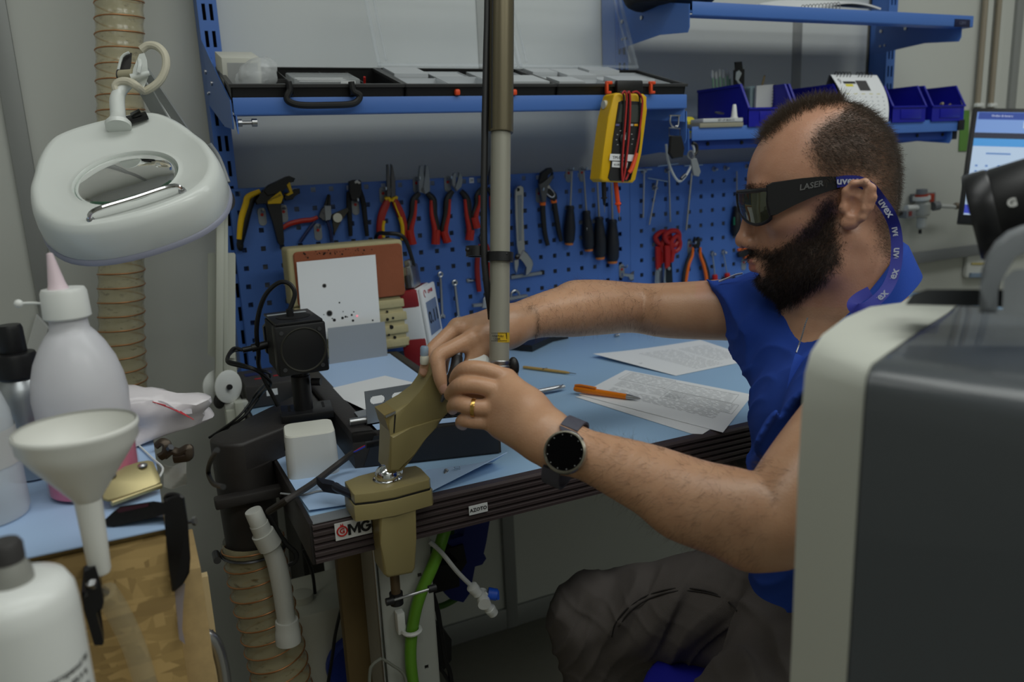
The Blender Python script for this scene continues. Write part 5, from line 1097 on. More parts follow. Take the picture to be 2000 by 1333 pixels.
arm = [(757, 922), (759, 880), (760, 850), (758, 830), (756, 820), (772, 801), (798, 786), (822, 768), (836, 748), (841, 730), (843, 714), (848, 706), (854, 712), (862, 740), (868, 765), (877, 783), (880, 800), (862, 820), (846, 832), (830, 856), (812, 882), (795, 908), (783, 921)]
part('swivel_head', MB().prism([onY(a, b, ya_) for a, b in arm], (0, .040, 0)).prism([onY(a, b, ya_) for a, b in arm], (0, -.004, 0), bev=.0035, seg=2), TAN, t, label='tan swivel head tapering down to the ball')
part('lower_web', MB().prism([onY(a, b, ya_-.004) for a, b in ((762, 852), (800, 836), (845, 822), (862, 818), (846, 832), (825, 862), (806, 888), (780, 919), (762, 919))], (0, -.0035, 0), bev=.003, seg=2), TAN, t)
part('jaw', MB().prism([onY(a, b, ya_-.003) for a, b in ((750, 812), (772, 803), (774, 806), (772, 848), (761, 845), (757, 835))], (0, .042, 0), bev=.001), mat('tan_jaw', (128, 112, 66), .45), t)
part('jaw_edge', MB().prism([onY(a, b, ya_-.0035) for a, b in ((752, 813), (772, 804), (772, 808), (753, 817))], (0, -.0015, 0)), STEEL, t)
part('jaw_slot', MB().prism([onY(a, b, ya_-.0035) for a, b in ((770, 812), (773, 810), (770, 846), (768, 846))], (0, -.0012, 0)), INK, t)
lv = [onZ(a, b, zv-.008) for a, b in ((622, 944), (655, 951), (664, 957), (690, 968))]
part('locking_lever', MB().prism([lv[0]+V((0, .012, .004)), lv[1]+V((0, .010, .004)), lv[1]+V((.004, -.008, .002)), lv[0]+V((.003, -.010, .002))], (0, 0, -.013), bev=.002).tube([lv[1], lv[2], lv[3]], .0055, n=10, k=3), mat('lever_navy', (22, 26, 40), .45), t, label='dark locking lever')
# ---- things held at the vise head
p = onY(829, 703, ya_+.012)
t = thing('clear_vial', 'tiny clear blue vial with a cream collar held at the top of the vise head', 'vial', p)
part('glass', MB().lathe([(.0042, 0), (.0052, .002), (.0052, .011), (.004, .013), (0, .013)], p+V((0, 0, .004)), (.1, 0, 1), n=18), mat('vial_blue', (150, 176, 200), .15, alpha=.7), t); part('collar', MB().lathe([(.005, -.006), (.0056, -.004), (.0056, .003), (.0048, .005)], p, (.1, 0, 1), n=18), IVORY, t)
t = thing('probe_handpiece', 'dark pen like handpiece pinched between the fingers of both hands', 'handpiece', at(890, 735, .985))
part('barrel', MB().tube([at(868, 772, .985), at(878, 748, .985), at(890, 722, .985), at(893, 700, .995)], [.0045, .006, .0075, .007], n=14), BLK, t); part('tip', MB().cyl(at(868, 772, .985), at(862, 786, .985), .0035, .0015), STEELD, t)
part('rear_nut', MB().cyl(at(893, 700, .995), at(894, 690, .998), .006), STEELD, t)

# ================================================================ support pole with its cable
PD = .985
pa, pb_ = at(978, 260, PD), at(975, 716, PD); ax = (pa-pb_).normalized(); top = pa+ax*((2.79-pa.z)/ax.z); m = PD/F
POLEM = mat('pole_grey', (146, 144, 132), .42, .15); POLED = mat('pole_anodised', (112, 104, 84), .34, .65)
t = thing('support_pole', 'telescopic pole hanging from above at the hands, bronze above and grey below', 'pole', top)
part('upper_tube', MB().lathe([(24*m, 0), (24.5*m, .002), (24.5*m, (top-pa).length), (0, (top-pa).length)], pa, ax, n=32), POLED, t, label='bronze anodised upper tube')
part('tube_seam', MB().cyl(pa-RT*17*m-FW*17*m+ax*.003, pa-RT*17*m-FW*17*m+ax*.5, 2.2*m, n=8), INK, t)
part('lower_tube', MB().cyl(pb_, pa+ax*.02, 19.6*m, n=32), POLEM, t, label='plain grey lower tube')
part('end_ring', MB().lathe([(20*m, -.004), (21*m, -.003), (21*m, .0), (19.5*m, .001), (21*m, .003), (21*m, .006), (19.7*m, .007)], pb_, ax, n=32), STEEL, t)
yl0 = at(976, 660, PD); part('warning_label', MB().lathe([(19.75*m, -.006), (19.75*m, .006)], yl0, ax, n=32, cap=False), mat('label_yellow', (196, 160, 20), .5), t, label='yellow printed label')
lx = RT*1.0; ly_ = ax; ln = (-FW); lp = yl0+ln*19.9*m
q = MB()
for a_, b_, c_, d_ in ((-.010, .005, .019, .0006), (-.010, -.0044, .019, .0006), (.0082, -.0044, .0008, .0095)):
    for k in range(8): u = a_+c_*(k+.5)/8; zz_ = math.sqrt(max((19.9*m)**2-u*u, 1e-9)); q.box(yl0+lx*u+ly_*(b_+d_/2)-FW*zz_, (c_/8, .0004, d_), M=None)
part('label_print', q, INK, t, kind='stuff')
text('lettering', 'APERTURA', .0030, frame(yl0+ly_*.0016-FW*20.1*m-lx*.002, lx, ly_, -FW), INK, t); text('lettering', 'LASER', .0030, frame(yl0-ly_*.0018-FW*20.1*m-lx*.003, lx, ly_, -FW), INK, t)
sw = pb_-ax*.012; part('swivel_block', MB().cyl(pb_, pb_-ax*.030, 18*m, n=28), IVORY, t)
part('swivel_disc', MB().lathe([(0, -.010), (.012, -.010), (.0145, -.007), (.0145, .007), (.012, .010), (0, .010)], at(936, 716, PD+.012), (UP*.8-FW*.55-RT*.25), n=30), WHITEP, t); part('disc_arm', MB().cyl(at(936, 718, PD+.014), pb_-ax*.010, .008), IVORY, t)
part('wing_knob', MB().sph(at(1003, 718, PD+.006), (.007, .008, .013), u=16, v=10), BLK, t); part('knob_shaft', MB().cyl(pb_-ax*.010, at(1003, 720, PD+.006), .004), BLK, t); part('knob_tab', MB().box(at(1006, 735, PD+.006), (.006, .008, .010), bev=.001), mat('tab_brown', (110, 84, 70), .5), t)
# cable clip on the pole
t = thing('cable_clip', 'black plastic double ring clip round the grey pole, one ring empty', 'clip', at(960, 500, PD))
cc = at(977, 503, PD); hx, hy, hz = basis(ax, RT); part('pole_ring', MB().lathe([(20*m, -9*m), (26*m, -9*m), (26*m, 9*m), (20*m, 9*m)], cc, ax, n=32, cap=False), BLK, t)
cl_ = at(929, 492, PD+.004); part('open_ring', MB().lathe([(15*m, -10*m), (19*m, -10*m), (19*m, 10*m), (15*m, 10*m), (15*m, -10*m)], cl_, ax, n=28, cap=False), BLK, t); part('bridge', MB().box(at(952, 500, PD), (.012, .008, .012), bev=.002), BLK, t)
for p_ in ((988, 497), (1010, 503), (913, 489)): part('clip_stud', MB().sph(at(*p_, PD-.012), .0028), BLK, t)
tp_ = at(956, -40, PD-.004); cb = [tp_+V((0, 0, 2.78-tp_.z))+V((.05, .03, 0))]
solo('pole_cable', MB().tube([cb[0], tp_+ax*.4, at(953, -40, PD-.004), at(950, 100, PD-.004), at(947, 250, PD-.004), at(945, 400, PD-.004), at(946, 500, PD-.006), at(951, 560, PD-.004), at(957, 600, PD+.004), at(959, 622, PD+.016)], 7.0*m, n=12, flat=.7), BLK, 'thick black cable hanging along the left of the pole', 'cable')

# ================================================================ papers, pens and small tools on the blue top
def paper(lb, P4, z, rows, curl=0, grp=None, seed=0):
    P = [V((*onZ(a, b, z).xy, z)) for a, b in P4]
    t = thing('printed_sheet', lb, 'paper', (P[0]+P[2])/2, group=grp)
    f = lambda u, v: P[0].lerp(P[1], u).lerp(P[3].lerp(P[2], u), v)+V((0, 0, curl*(1-u)**3*(1-v)*.02))
    part('page', MB().quadgrid(lambda u, v: f(u, v), 8, 8, .0003), PAPER, t)
    rs = random.Random(seed); q = MB()
    for u0, u1, v0, v1, n_ in rows:
        for i in range(n_):
            v = v0+(v1-v0)*i/max(n_-1, 1); uu = u0
            while uu < u1:
                w = rs.uniform(.02, .10); e = min(uu+w, u1)
                h_ = .0028
                a, b, c, d = [f(x, y)+V((0, 0, .0004)) for x, y in ((uu, v), (e, v), (e, v+h_*2), (uu, v+h_*2))]
                q.bm.faces.new([q.bm.verts.new(k) for k in (d, c, b, a)]); uu = e+rs.uniform(.008, .03)
    part('print', q, mat('print_grey', (120, 122, 126), .8), t, kind='stuff', smooth=0)
    return f, t
f1, t = paper('far printed white sheet on the blue bench top, under the far arm', [(1158, 699), (1368, 665), (1480, 702), (1320, 735)], ZT+.0008, [(.30, .62, .18, .92, 20), (.66, .94, .22, .8, 16), (.06, .1, .5, .52, 2)], .4, seed=3)
P2 = [(1238, 725), (1372, 728), (1470, 772), (1385, 850)]
solo('blank_sheet', sheet([V((*onZ(a, b, ZT).xy, ZT+.0006)) for a, b in ((1124, 777), (1172, 770), (1420, 820), (1372, 850), (1350, 849))]), PAPER, 'sheet edge showing from under the nearest printed page', 'paper')
f2, t = paper('nearest printed white sheet on the bench, the orange pen lying on it', [(1222, 724), (1470, 772), (1412, 846), (1130, 772)], ZT+.0016, [(.08, .42, .06, .30, 9), (.10, .62, .36, .52, 7), (.45, .9, .10, .3, 7), (.5, .95, .36, .56, 9), (.12, .9, .60, .76, 8)], 0, seed=8)
bx_ = MB()
for u0, u1, v0, v1 in ((.06, .44, .04, .32), (.43, .92, .08, .33), (.48, .97, .34, .58)):
    for (a, b), (c, d) in (((u0, v0), (u1, v0)), ((u1, v0), (u1, v1)), ((u1, v1), (u0, v1)), ((u0, v1), (u0, v0))): bx_.tube([f2(a, b)+V((0, 0, .0004)), f2(c, d)+V((0, 0, .0004))], .00025, n=4, k=1)
part('form_box', bx_, MATS['print_grey'], t, kind='stuff')
def penline(a, b, za, zb_): return V((*onZ(*a, za).xy, za)), V((*onZ(*b, zb_).xy, zb_))
a, b = penline((1122, 760), (1251, 780), ZT+.010, ZT+.0065); d = b-a; Lp = d.length
t = thing('ballpoint_pen', 'translucent orange ballpoint pen with a silver tip', 'pen', a); PO = mat('pen_orange', (232, 128, 20), .18)
part('barrel', MB().lathe([(.0040, 0), (.0055, .004), (.0058, .02), (.0055, Lp*.45), (.0050, Lp*.8)], a, d, n=20), PO, t); part('tip', MB().lathe([(.0050, Lp*.79), (.0046, Lp*.84), (.0028, Lp*.94), (.0009, Lp)], a, d, n=20), STEEL, t)
part('clip', MB().tube([a+V((0, 0, .006))+d*.01, a+V((0, -.002, .0085))+d*.1, a+V((0, -.002, .0075))+d*.33], .0022, n=8, k=3), PO, t)
a, b = penline((1030, 770), (1103, 756), ZT+.006, ZT+.008); d = b-a; Lp = d.length
t = thing('ballpoint_pen', 'silver and white pen half hidden behind the near hand', 'pen', a); part('barrel', MB().lathe([(.0042, -.02), (.0048, Lp*.3), (.0052, Lp*.85), (.0030, Lp)], a, d, n=18), mat('pen_silver', (205, 208, 212), .22, .6), t); part('clip', MB().tube([b-d*.05+V((0, 0, .004)), b-d*.3+V((.002, -.007, .002)), b-d*.9+V((.002, -.007, -.001))], .0014, n=7, k=3), STEEL, t)
a, b = penline((1022, 718), (1125, 731), ZT+.004, ZT+.004); d = b-a; Lp = d.length
t = thing('wooden_tool', 'slim wooden handled scribing tool lying left of the papers', 'tool', a); part('handle', MB().lathe([(.0024, 0), (.0032, .003), (.0034, Lp*.5), (.0030, Lp*.8), (.0018, Lp*.88)], a, d, n=12), mat('wood_pale', (188, 152, 86), .5, noise=.3, nscale=60, stretch=(1, 6, 1)), t); part('tip', MB().cyl(a+d*.87, b, .0012, .0008, n=8), STEEL, t); part('stamp', MB().box(a+d*.42+V((0, 0, .0031)), (.012, .0016, .0005), M=None), INK, t)
p = V((*onZ(1035, 680, ZT).xy, ZT)); t = thing('folding_keys', 'black hex key set lying on the bench under the far forearm', 'hex key set', p); PZ = lambda a, b, z: V((*onZ(a, b, z).xy, z))
part('body', MB().prism([PZ(x, y, ZT+.001) for x, y in ((995, 684), (1040, 688), (1080, 668), (1110, 662), (1060, 660), (1000, 668))], (0, 0, .014), bev=.003), BLK, t); part('hook_key', MB().tube([PZ(1003, 682, ZT+.003), PZ(1022, 684, ZT+.004), PZ(1026, 677, ZT+.008), PZ(1040, 672, ZT+.006), PZ(1046, 668, ZT+.006)], .0022, n=8, k=3), BLK, t)
p = PZ(1201, 660, ZT); t = thing('small_fitting', 'small bright fitting on the bench under the elbow of the far arm', 'fitting', p)
for k in range(2): part('piece', MB().cyl(p+V((.003*k, .004*k, .004)), p+V((.010+.003*k, .002, .004)), .0035, n=12), STEEL, t)
# ================================================================ left bench of strand board
ZL = .93; YL = onZ(325, 1031, ZL).y; XE = onZ(322, 1031, ZL).x
OSB = bpy.data.materials.new('strand_board'); OSB.use_nodes = True
def osb():
    nt = OSB.node_tree; b = nt.nodes['Principled BSDF']; b.inputs['Roughness'].default_value = .6
    tc = nt.nodes.new('ShaderNodeTexCoord'); cols = []
    for ang, sc in ((.5, (22, 22, 120)), (-.9, (110, 22, 24)), (1.3, (24, 22, 140))):
        mp = nt.nodes.new('ShaderNodeMapping'); mp.inputs['Rotation'].default_value = (0, ang, 0); mp.inputs['Scale'].default_value = sc; nt.links.new(tc.outputs['Object'], mp.inputs[0])
        v = nt.nodes.new('ShaderNodeTexVoronoi'); v.inputs['Scale'].default_value = 1; nt.links.new(mp.outputs[0], v.inputs['Vector'])
        cr = nt.nodes.new('ShaderNodeValToRGB'); e = cr.color_ramp.elements; e[0].color = S(140, 114, 68); e[1].color = S(180, 150, 96); e.new(.5).color = S(160, 132, 80)
        sp = nt.nodes.new('ShaderNodeSeparateColor'); nt.links.new(v.outputs['Color'], sp.inputs[0]); nt.links.new(sp.outputs[0], cr.inputs[0]); cols.append((cr.outputs[0], sp.outputs[1]))
    mx = nt.nodes.new('ShaderNodeMix'); mx.data_type = 'RGBA'; gt = nt.nodes.new('ShaderNodeMath'); gt.operation = 'GREATER_THAN'; gt.inputs[1].default_value = .5
    nt.links.new(cols[0][1], gt.inputs[0]); nt.links.new(gt.outputs[0], mx.inputs[0]); nt.links.new(cols[0][0], mx.inputs[6]); nt.links.new(cols[1][0], mx.inputs[7])
    mx2 = nt.nodes.new('ShaderNodeMix'); mx2.data_type = 'RGBA'; g2 = nt.nodes.new('ShaderNodeMath'); g2.operation = 'GREATER_THAN'; g2.inputs[1].default_value = .62
    nt.links.new(cols[2][1], g2.inputs[0]); nt.links.new(g2.outputs[0], mx2.inputs[0]); nt.links.new(mx.outputs[2], mx2.inputs[6]); nt.links.new(cols[2][0], mx2.inputs[7]); nt.links.new(mx2.outputs[2], b.inputs['Base Color'])
osb()
lb_ = thing('side_bench', 'waist high side bench of strand board with a pale blue mat on top', 'bench', (-.35, YL+.2, 0))
part('front_board', MB().box(((XE-.75)/2+.0, YL+.009, ZL/2-.004), (abs(-.75-XE), .018, ZL-.010), bev=.001), OSB, lb_)
part('top_board', MB().box(((XE-.75)/2, YL+.19, ZL-.0075), (abs(-.75-XE), .36, .013)), OSB, lb_)
part('side_board', MB().box((XE-.010, YL+.19, ZL/2-.01), (.018, .34, ZL-.03)), OSB, lb_)
xs_ = onY(392, 1150, YL+.24).x
part('rear_board', MB().box((xs_-.02, YL+.10, .43), (.036, .10, .86), bev=.001), mat('chipboard', (176, 150, 104), .7, noise=.6, nscale=90, dark=.7), lb_)
part('edge_batten', MB().box((xs_+.003, YL+.155, .40), (.008, .012, .80)), mat('batten_pale', (206, 184, 140), .6), lb_)
part('support_ledge', MB().box((-.30, YL-.09, .66), (.50, .18, .018)), OSB, lb_)
part('front_screw', MB().cyl(onY(189, 1071, YL), onY(189, 1071, YL-.0015), .0042, n=16), mat('screw_green', (70, 84, 30), .5, .4), lb_)
solo('bench_mat', MB().quadgrid(lambda u, v: V((-.75+(XE+.0-(-.75))*u, YL-.002+.355*v, ZL+.0005+.0015*math.sin(u*9)*math.sin(v*7)**2)), 24, 16, .0014), MATB, 'pale blue mat covering the left strand board bench', 'mat')
LZ = ZL+.0034
def LP(px, py): return V((*onZ(px, py, LZ).xy, LZ))
# pink wash bottle
c = LP(188, 952); MLK = mat('bottle_ldpe', (226, 226, 232), .3, trans=.0, alpha=.80)
t = thing('wash_bottle', 'tall milky wash bottle with pink liquid and a pointed spout', 'bottle', c)
k = depth(c+V((0, 0, .1)))/F; rb = 84*k
hs = .865
part('lower_body', MB().lathe([(0, 0), (rb*.9, 0), (rb, .004*hs), (rb, .058)], c, (0, 0, 1), n=40, cap=False), mat('bottle_wall_clear', (236, 226, 232), .25, alpha=.22), t, smooth=1)
prof = [(r, h*hs) for r, h in [(rb, .058/hs), (rb, .10), (rb*1.02, .115), (rb*.97, .135), (rb*.86, .155), (rb*.68, .174), (rb*.52, .186), (rb*.42, .192), (rb*.40, .2), (rb*.40, .212)]]
part('body', MB().lathe(prof, c, (0, 0, 1), n=40, cap=False), MLK, t, smooth=1)
part('liquid', MB().lathe([(0, .002), (rb*.96, .002), (rb*.985, .057), (0, .0575)], c, (0, 0, 1), n=40), mat('pink_liquid', (214, 74, 122), .25), t, label='bright pink liquid')
part('cap', MB().lathe([(rb*.46, .204*hs), (rb*.50, .206*hs), (rb*.48, .234*hs), (rb*.44, .238*hs), (0, .238*hs)], c, (0, 0, 1), n=30), WHITEP, t)
part('spout', MB().lathe([(rb*.24, -.001), (rb*.18, .007), (rb*.065, .036), (0, .037)], c+V((-.004, 0, .236*hs)), (-.06, 0, 1), n=20), mat('spout_pink', (226, 206, 214), .35), t)
sp0 = c+V((-rb*.45, -.004, .224*hs)); part('cap_strap', MB().tube([sp0, sp0+V((-.009, 0, .0015)), sp0+V((-.018, 0, .002))], .0012, n=7, k=3), WHITEP, t); part('strap_plug', MB().sph(sp0+V((-.019, 0, .002)), .004), WHITEP, t)
# aluminium spray bottle
c = LP(70, 925); k = depth(c)/F; ra = 45*k; t = thing('spray_bottle', 'slim aluminium bottle with a black pump sprayer, left of the wash bottle', 'bottle', c)
part('body', MB().lathe([(0, 0), (ra*.94, 0), (ra, .003), (ra, .088), (ra*.92, .099), (ra*.68, .107), (ra*.62, .112)], c, (0, 0, 1), n=32), mat('brushed_alu', (178, 182, 186), .34, .85), t)
part('pump_collar', MB().lathe([(ra*.80, .108), (ra*.86, .110), (ra*.84, .130), (ra*.78, .134), (ra*.5, .135)], c, (0, 0, 1), n=28), BLK, t); part('pump_head', MB().lathe([(ra*.50, .134), (ra*.52, .136), (ra*.50, .160), (ra*.44, .164), (0, .164)], c, (0, 0, 1), n=24), BLK, t)
# clear jug at the picture edge
c = LP(-28, 1010); t = thing('plastic_jug', 'milky plastic bottle with a printed label, cut by the left picture edge', 'bottle', c); k = depth(c)/F; rj = 78*k
part('body', MB().lathe([(0, 0), (rj*.95, 0), (rj, .006), (rj*.98, .07), (rj*.93, .10), (rj*.80, .118), (rj*.45, .132), (rj*.4, .15)], c, (0, 0, 1), n=36), mat('jug_clear', (222, 226, 230), .3, alpha=.55), t, smooth=1); part('label_sheet', MB().lathe([(rj*1.005, .052), (rj*.985, .086)], c, (0, 0, 1), n=36, cap=False), mat('label_pale', (186, 186, 184), .6), t); part('cap', MB().lathe([(rj*.5, .143), (rj*.5, .16), (0, .16)], c, (0, 0, 1), n=24), WHITEP, t)
# front white bottle
c = at(98, 1300, .53); zb_ = .669; c = V((c.x-.012, c.y, zb_)); zt__ = at(60, 1110, .53).z; rbt = .0355; hB_ = zt__-zb_
t = thing('white_bottle', 'opaque white bottle with dark grey cap and black print, in front of the strand board', 'bottle', c)
part('body', MB().lathe([(0, 0), (rbt*.95, 0), (rbt, .004), (rbt, hB_-.022), (rbt*.97, hB_-.010), (rbt*.86, hB_-.002), (rbt*.5, hB_+.001), (rbt*.40, hB_+.001), (0, hB_+.001)], c, (0, 0, 1), n=44), WHITEP, t, smooth=1)
part('neck_ring', MB().lathe([(.0128, 0), (.0132, .002), (.0125, .009), (.0098, .0150), (0, .0150)], c+V((0, 0, hB_)), (0, 0, 1), n=28), mat('neck_grey', (140, 140, 134), .4), t); part('cap', MB().lathe([(.0094, .0150), (.0102, .016), (.0102, .026), (.0085, .029), (0, .029)], c+V((0, 0, hB_)), (0, 0, 1), n=28), DGREY, t)
def wrap_text(txt, size, z, ang0):
    me = textmesh(txt, size, Mx.Identity(4), bold=.0001)
    for v in me.vertices:
        a = ang0+v.co.x/rbt; rr_ = rbt+.0004+max(v.co.z, 0)*.3; v.co = V((c.x+rr_*math.sin(a), c.y-rr_*math.cos(a), z+v.co.y))
    me.materials.append(INK); me.name = 'lettering'; part('lettering', me, INK, t)
va = math.atan2(-c.x, c.y) 
for i, (tx, sz) in enumerate((('Isopropanol 99', .0062), ('IPA 99,9 %', .0058), ('Solvente', .0058), ('1000 ml', .0058))): wrap_text(tx, sz, zt__-.058-i*.0085, va+.62+.08*i)
# funnel
fc = at(147, 832, .635); k = depth(fc)/F; rf = 110*k
t = thing('funnel', 'large white plastic funnel standing before the wash bottle', 'funnel', fc)
part('cone', MB().lathe([(rf, 0), (rf*1.02, -.001), (rf*1.03, -.004), (rf*1.0, -.006), (rf*.99, -.014), (rf*.80, -.027), (rf*.30, -.058), (rf*.22, -.064), (rf*.17, -.066), (rf*.25, -.058), (rf*.76, -.024), (rf*.95, -.012), (rf*.96, -.002)], fc, (0, 0, 1), n=48, cap=False), mat('funnel_white', (232, 232, 226), .38, alpha=.93), t, smooth=1)
part('stem', MB().lathe([(rf*.235, -.060), (rf*.215, -.09), (rf*.19, -.125), (rf*.165, -.128)], fc, (.0, 0, 1), n=24), MATS['funnel_white'], t)
se = fc+V((0, 0, -.126))
t = thing('hose_stub', 'clear hose and steel nozzle held in a black clip on the strand board front', 'hose', se)
part('steel_nozzle', MB().tube([se+V((0, .006, -.004)), onY(178, 1140, YL-.06), onY(205, 1158, YL-.04)], .0042, n=10, k=3), STEEL, t)
part('clear_hose', MB().tube([onY(205, 1158, YL-.04), onY(232, 1200, YL-.03), onY(262, 1265, YL-.02), onY(285, 1340, YL-.015), onY(300, 1420, YL-.015)], .010, n=12), mat('hose_clear', (190, 180, 150), .15, alpha=.30), t)
part('clip_body', MB().prism([onY(a, b, YL-.06) for a, b in ((165, 1118), (186, 1108), (196, 1140), (203, 1178), (200, 1190), (192, 1194), (188, 1200), (203, 1256), (200, 1262), (184, 1262), (163, 1190), (164, 1170), (172, 1165))], (0, .014, 0), bev=.003), BLK, t); part('clip_bracket', MB().box(onY(180, 1150, YL-.025)+V((0, .0, 0)), (.012, .05, .02)), BLK, t)
# bag with red print
crumple('sealed_bag', 'sealed clear plastic bag with red print beside the wash bottle', LP(286, 862)+V((0, .02, .020)), (.075, .050, .034), mat('bag_milky', (232, 226, 230), .2, alpha=.85, bump=.6, bscale=30), 'bag', .45, 21, M=Mx.Rotation(math.radians(-8), 4, 'Y'))
bgc = LP(286, 862)+V((0, .02, .022))
q = MB(); q.quadgrid(lambda u, v: at(300+75*u, 775+22*u-20*(v-.5)+60*v*(.6-.3*u), depth(bgc)-.03+.02*v)+V((0, 0, .004*math.sin(u*6+v*4))), 10, 6, .0006); 
solo('bag_flap', q, mat('flap_clear', (225, 222, 228), .12, alpha=.5, bump=.5, bscale=40), 'flat clear end flap of the plastic bag, with red lines', 'bag')
q = MB()
for i in range(7): a = at(298+i*9, 786+i*3, depth(bgc)-.034); q.tube([a, a+RT*.016-UP*(.004+.001*i)-FW*.001], .0006, n=5, k=1)
solo('red_print', q, mat('ink_red', (200, 56, 66), .5), 'red printed lines on the plastic bag flap', 'print', kind='stuff')
# hinge plate
hp4 = [LP(196, 985), LP(304, 950), LP(320, 958), LP(206, 997)]
hp4[0].z += .018; hp4[1].z += .018; hp4[0].y += .012; hp4[1].y += .012
t = thing('hinge_plate', 'worn brass coloured hinge plate with two screws on the blue mat', 'plate', hp4[0]); HG = mat('hinge_brass', (172, 160, 118), .35, .7)
def rpoly(P, r=.2): 
    out = []
    for i, p in enumerate(P): out += [p.lerp(P[i-1], r), p.lerp(P[i-1], r*.3).lerp(P[(i+1) % 4], r*.15), p.lerp(P[(i+1) % 4], r*.6)]
    return out
part('plate', MB().prism([p+V((0, 0, .006)) for p in rpoly(hp4, .22)], (0, 0, .002), bev=.0006), HG, t); part('rolled_edge', MB().cyl(hp4[3]+V((.006, -.002, .006)), hp4[2]+V((-.002, -.002, .006)), .0026), HG, t); part('rolled_edge', MB().cyl(hp4[3]+V((.006, .003, .003)), hp4[2]+V((-.002, .003, .003)), .002), HG, t)
for p_ in (hp4[0].lerp(hp4[2], .22), hp4[1].lerp(hp4[3], .20)): part('screw_head', MB().lathe([(.0048, .008), (.0048, .0095), (.003, .011), (0, .0112)], p_, (0, 0, 1), n=16), STEEL, t)
# black tool holder hung over the corner
dz = depth(LP(330, 1000))-.02
t = thing('tool_holster', 'black plastic holster hooked over the right front corner of the strand board bench', 'holster', at(345, 1060, dz))
A_ = lambda pts, d=dz: [at(a, b, d) for a, b in pts]
part('sleeve', MB().prism(A_([(320, 980), (330, 972), (352, 966), (360, 972), (367, 1020), (372, 1090), (370, 1120), (358, 1142), (342, 1156), (336, 1156), (330, 1110), (322, 1030)]), px2d(340, 1060)*.03, bev=0).prism(A_([(320, 980), (330, 972), (352, 966), (360, 972), (367, 1020), (372, 1090), (370, 1120), (358, 1142), (342, 1156), (336, 1156), (330, 1110), (322, 1030)]), -px2d(340, 1060)*.004, bev=.003), BLKG if False else mat('holster_black', (16, 14, 15), .35), t)
part('side_arm', MB().prism(A_([(205, 1016), (222, 1000), (235, 990), (300, 980), (330, 984), (335, 1002), (300, 1012), (222, 1030), (208, 1028)], dz-.004), px2d(270, 1010)*.02, bev=.0), MATS['holster_black'], t); part('top_ring', MB().tube([at(338+15*math.cos(a), 974+7*math.sin(a), dz+.004) for a in [i*math.pi/8 for i in range(16)]], .0022, n=7, closed=True, k=1), MATS['holster_black'], t)
part('wine_stripe', MB().prism(A_([(226, 998), (238, 992), (290, 984), (290, 990), (232, 1003)], dz-.0045), -px2d(260, 990)*.001), mat('stripe_wine', (60, 20, 34), .4), t)
part('clear_liner', MB().prism(A_([(340, 1150), (362, 1140), (358, 1180), (356, 1230), (362, 1260), (350, 1250)], dz+.01), px2d(350, 1190)*.004), mat('liner', (150, 146, 160), .3, alpha=.5), t)
b0 = at(362, 1022, dz+.01); t = thing('hex_bolt', 'zinc bolt sticking out to the right of the black holster', 'bolt', b0); part('shank', MB().cyl(b0, at(380, 1019, dz+.01), .0018, n=10), STEEL, t); part('head', MB().cyl(at(377, 1019.5, dz+.01), at(383, 1018.5, dz+.01), .0042, n=6), STEEL, t)
t = thing('cable_clamps', 'two dark metal cable clamps on the mat edge behind the hinge plate', 'clamp', LP(310, 880)); dq = depth(LP(310, 880))
for i, pts in enumerate(([(305, 872), (316, 864), (326, 870), (324, 886), (312, 894)], [(322, 892), (336, 882), (350, 884), (366, 876), (369, 882), (366, 894), (340, 898)])): part('band', MB().tube([at(a, b, dq+.004*i) for a, b in pts], .0035, n=8, flat=1.6), mat('clamp_bronze', (76, 66, 56), .4, .6), t)
part('clamp_nut', MB().cyl(at(330, 878, dq-.006), at(334, 874, dq-.008), .004, n=6), STEELD, t)
solo('clear_pouch', MB().quadgrid(lambda u, v: at(320+44*u, 908+44*v+4*math.sin(u*5), dq-.03+.01*math.sin(u*3+v*4)), 8, 8, .0006), mat('pouch_clear', (190, 190, 184), .12, alpha=.28, bump=.4, bscale=40), 'small empty clear pouch hanging at the mat edge under the dark clamps', 'pouch')
solo('white_wire', MB().tube([LP(268, 868), LP(300, 898), LP(318, 915), LP(312, 932)], .0012, n=6, k=3), WHITEP, 'thin white wire bent over the edge of the left mat', 'wire')
t = thing('bent_pipe', 'bent galvanised pipe hooked beside the strand board bench', 'pipe', onY(420, 1300, YL+.06)); part('pipe', MB().tube([onY(a, b, YL+.06) for a, b in ((358, 1276), (366, 1258), (384, 1244), (405, 1243), (421, 1258), (432, 1290), (440, 1340), (444, 1420), (446, 1600))], .0066, n=14), STEEL, t); part('pipe_stud', MB().cyl(onY(408, 1240, YL+.062), onY(418, 1236, YL+.062), .003), STEELD, t)

# ================================================================ magnifier lamp
ld = 1.05; lc = at(246, 346, ld)
_r = px2d(246, 346).normalized(); _u = (UP-_r*UP.dot(_r)).normalized(); _x = _r.cross(_u)
e1 = (_x*.934+_u*.356); nn = (_x*-.356*.885+_u*.934*.885-_r*.465).normalized(); e2 = nn.cross(e1)
if e2.dot(UP) > 0: e2 = -e2
t = thing('magnifier_lamp', 'white magnifier lamp with an oval lens, a green reflection coloured into the glass, on a jointed arm', 'lamp', onY(440, 790, 1.5))
LM = mat('lamp_white', (222, 226, 222), .3, coat=.3)
W_ = lambda a, b, c_: lc+e1*a*.955+e2*b*.955+nn*c_*.955
o_ = [(.124, .0), (.121, .045), (.100, .090), (.060, .118), (0, .127), (-.060, .118), (-.100, .090), (-.121, .045), (-.124, 0), (-.120, -.04), (-.103, -.09), (-.078, -.126), (-.045, -.142), (0, -.146), (.045, -.142), (.078, -.126), (.103, -.09), (.120, -.04)]
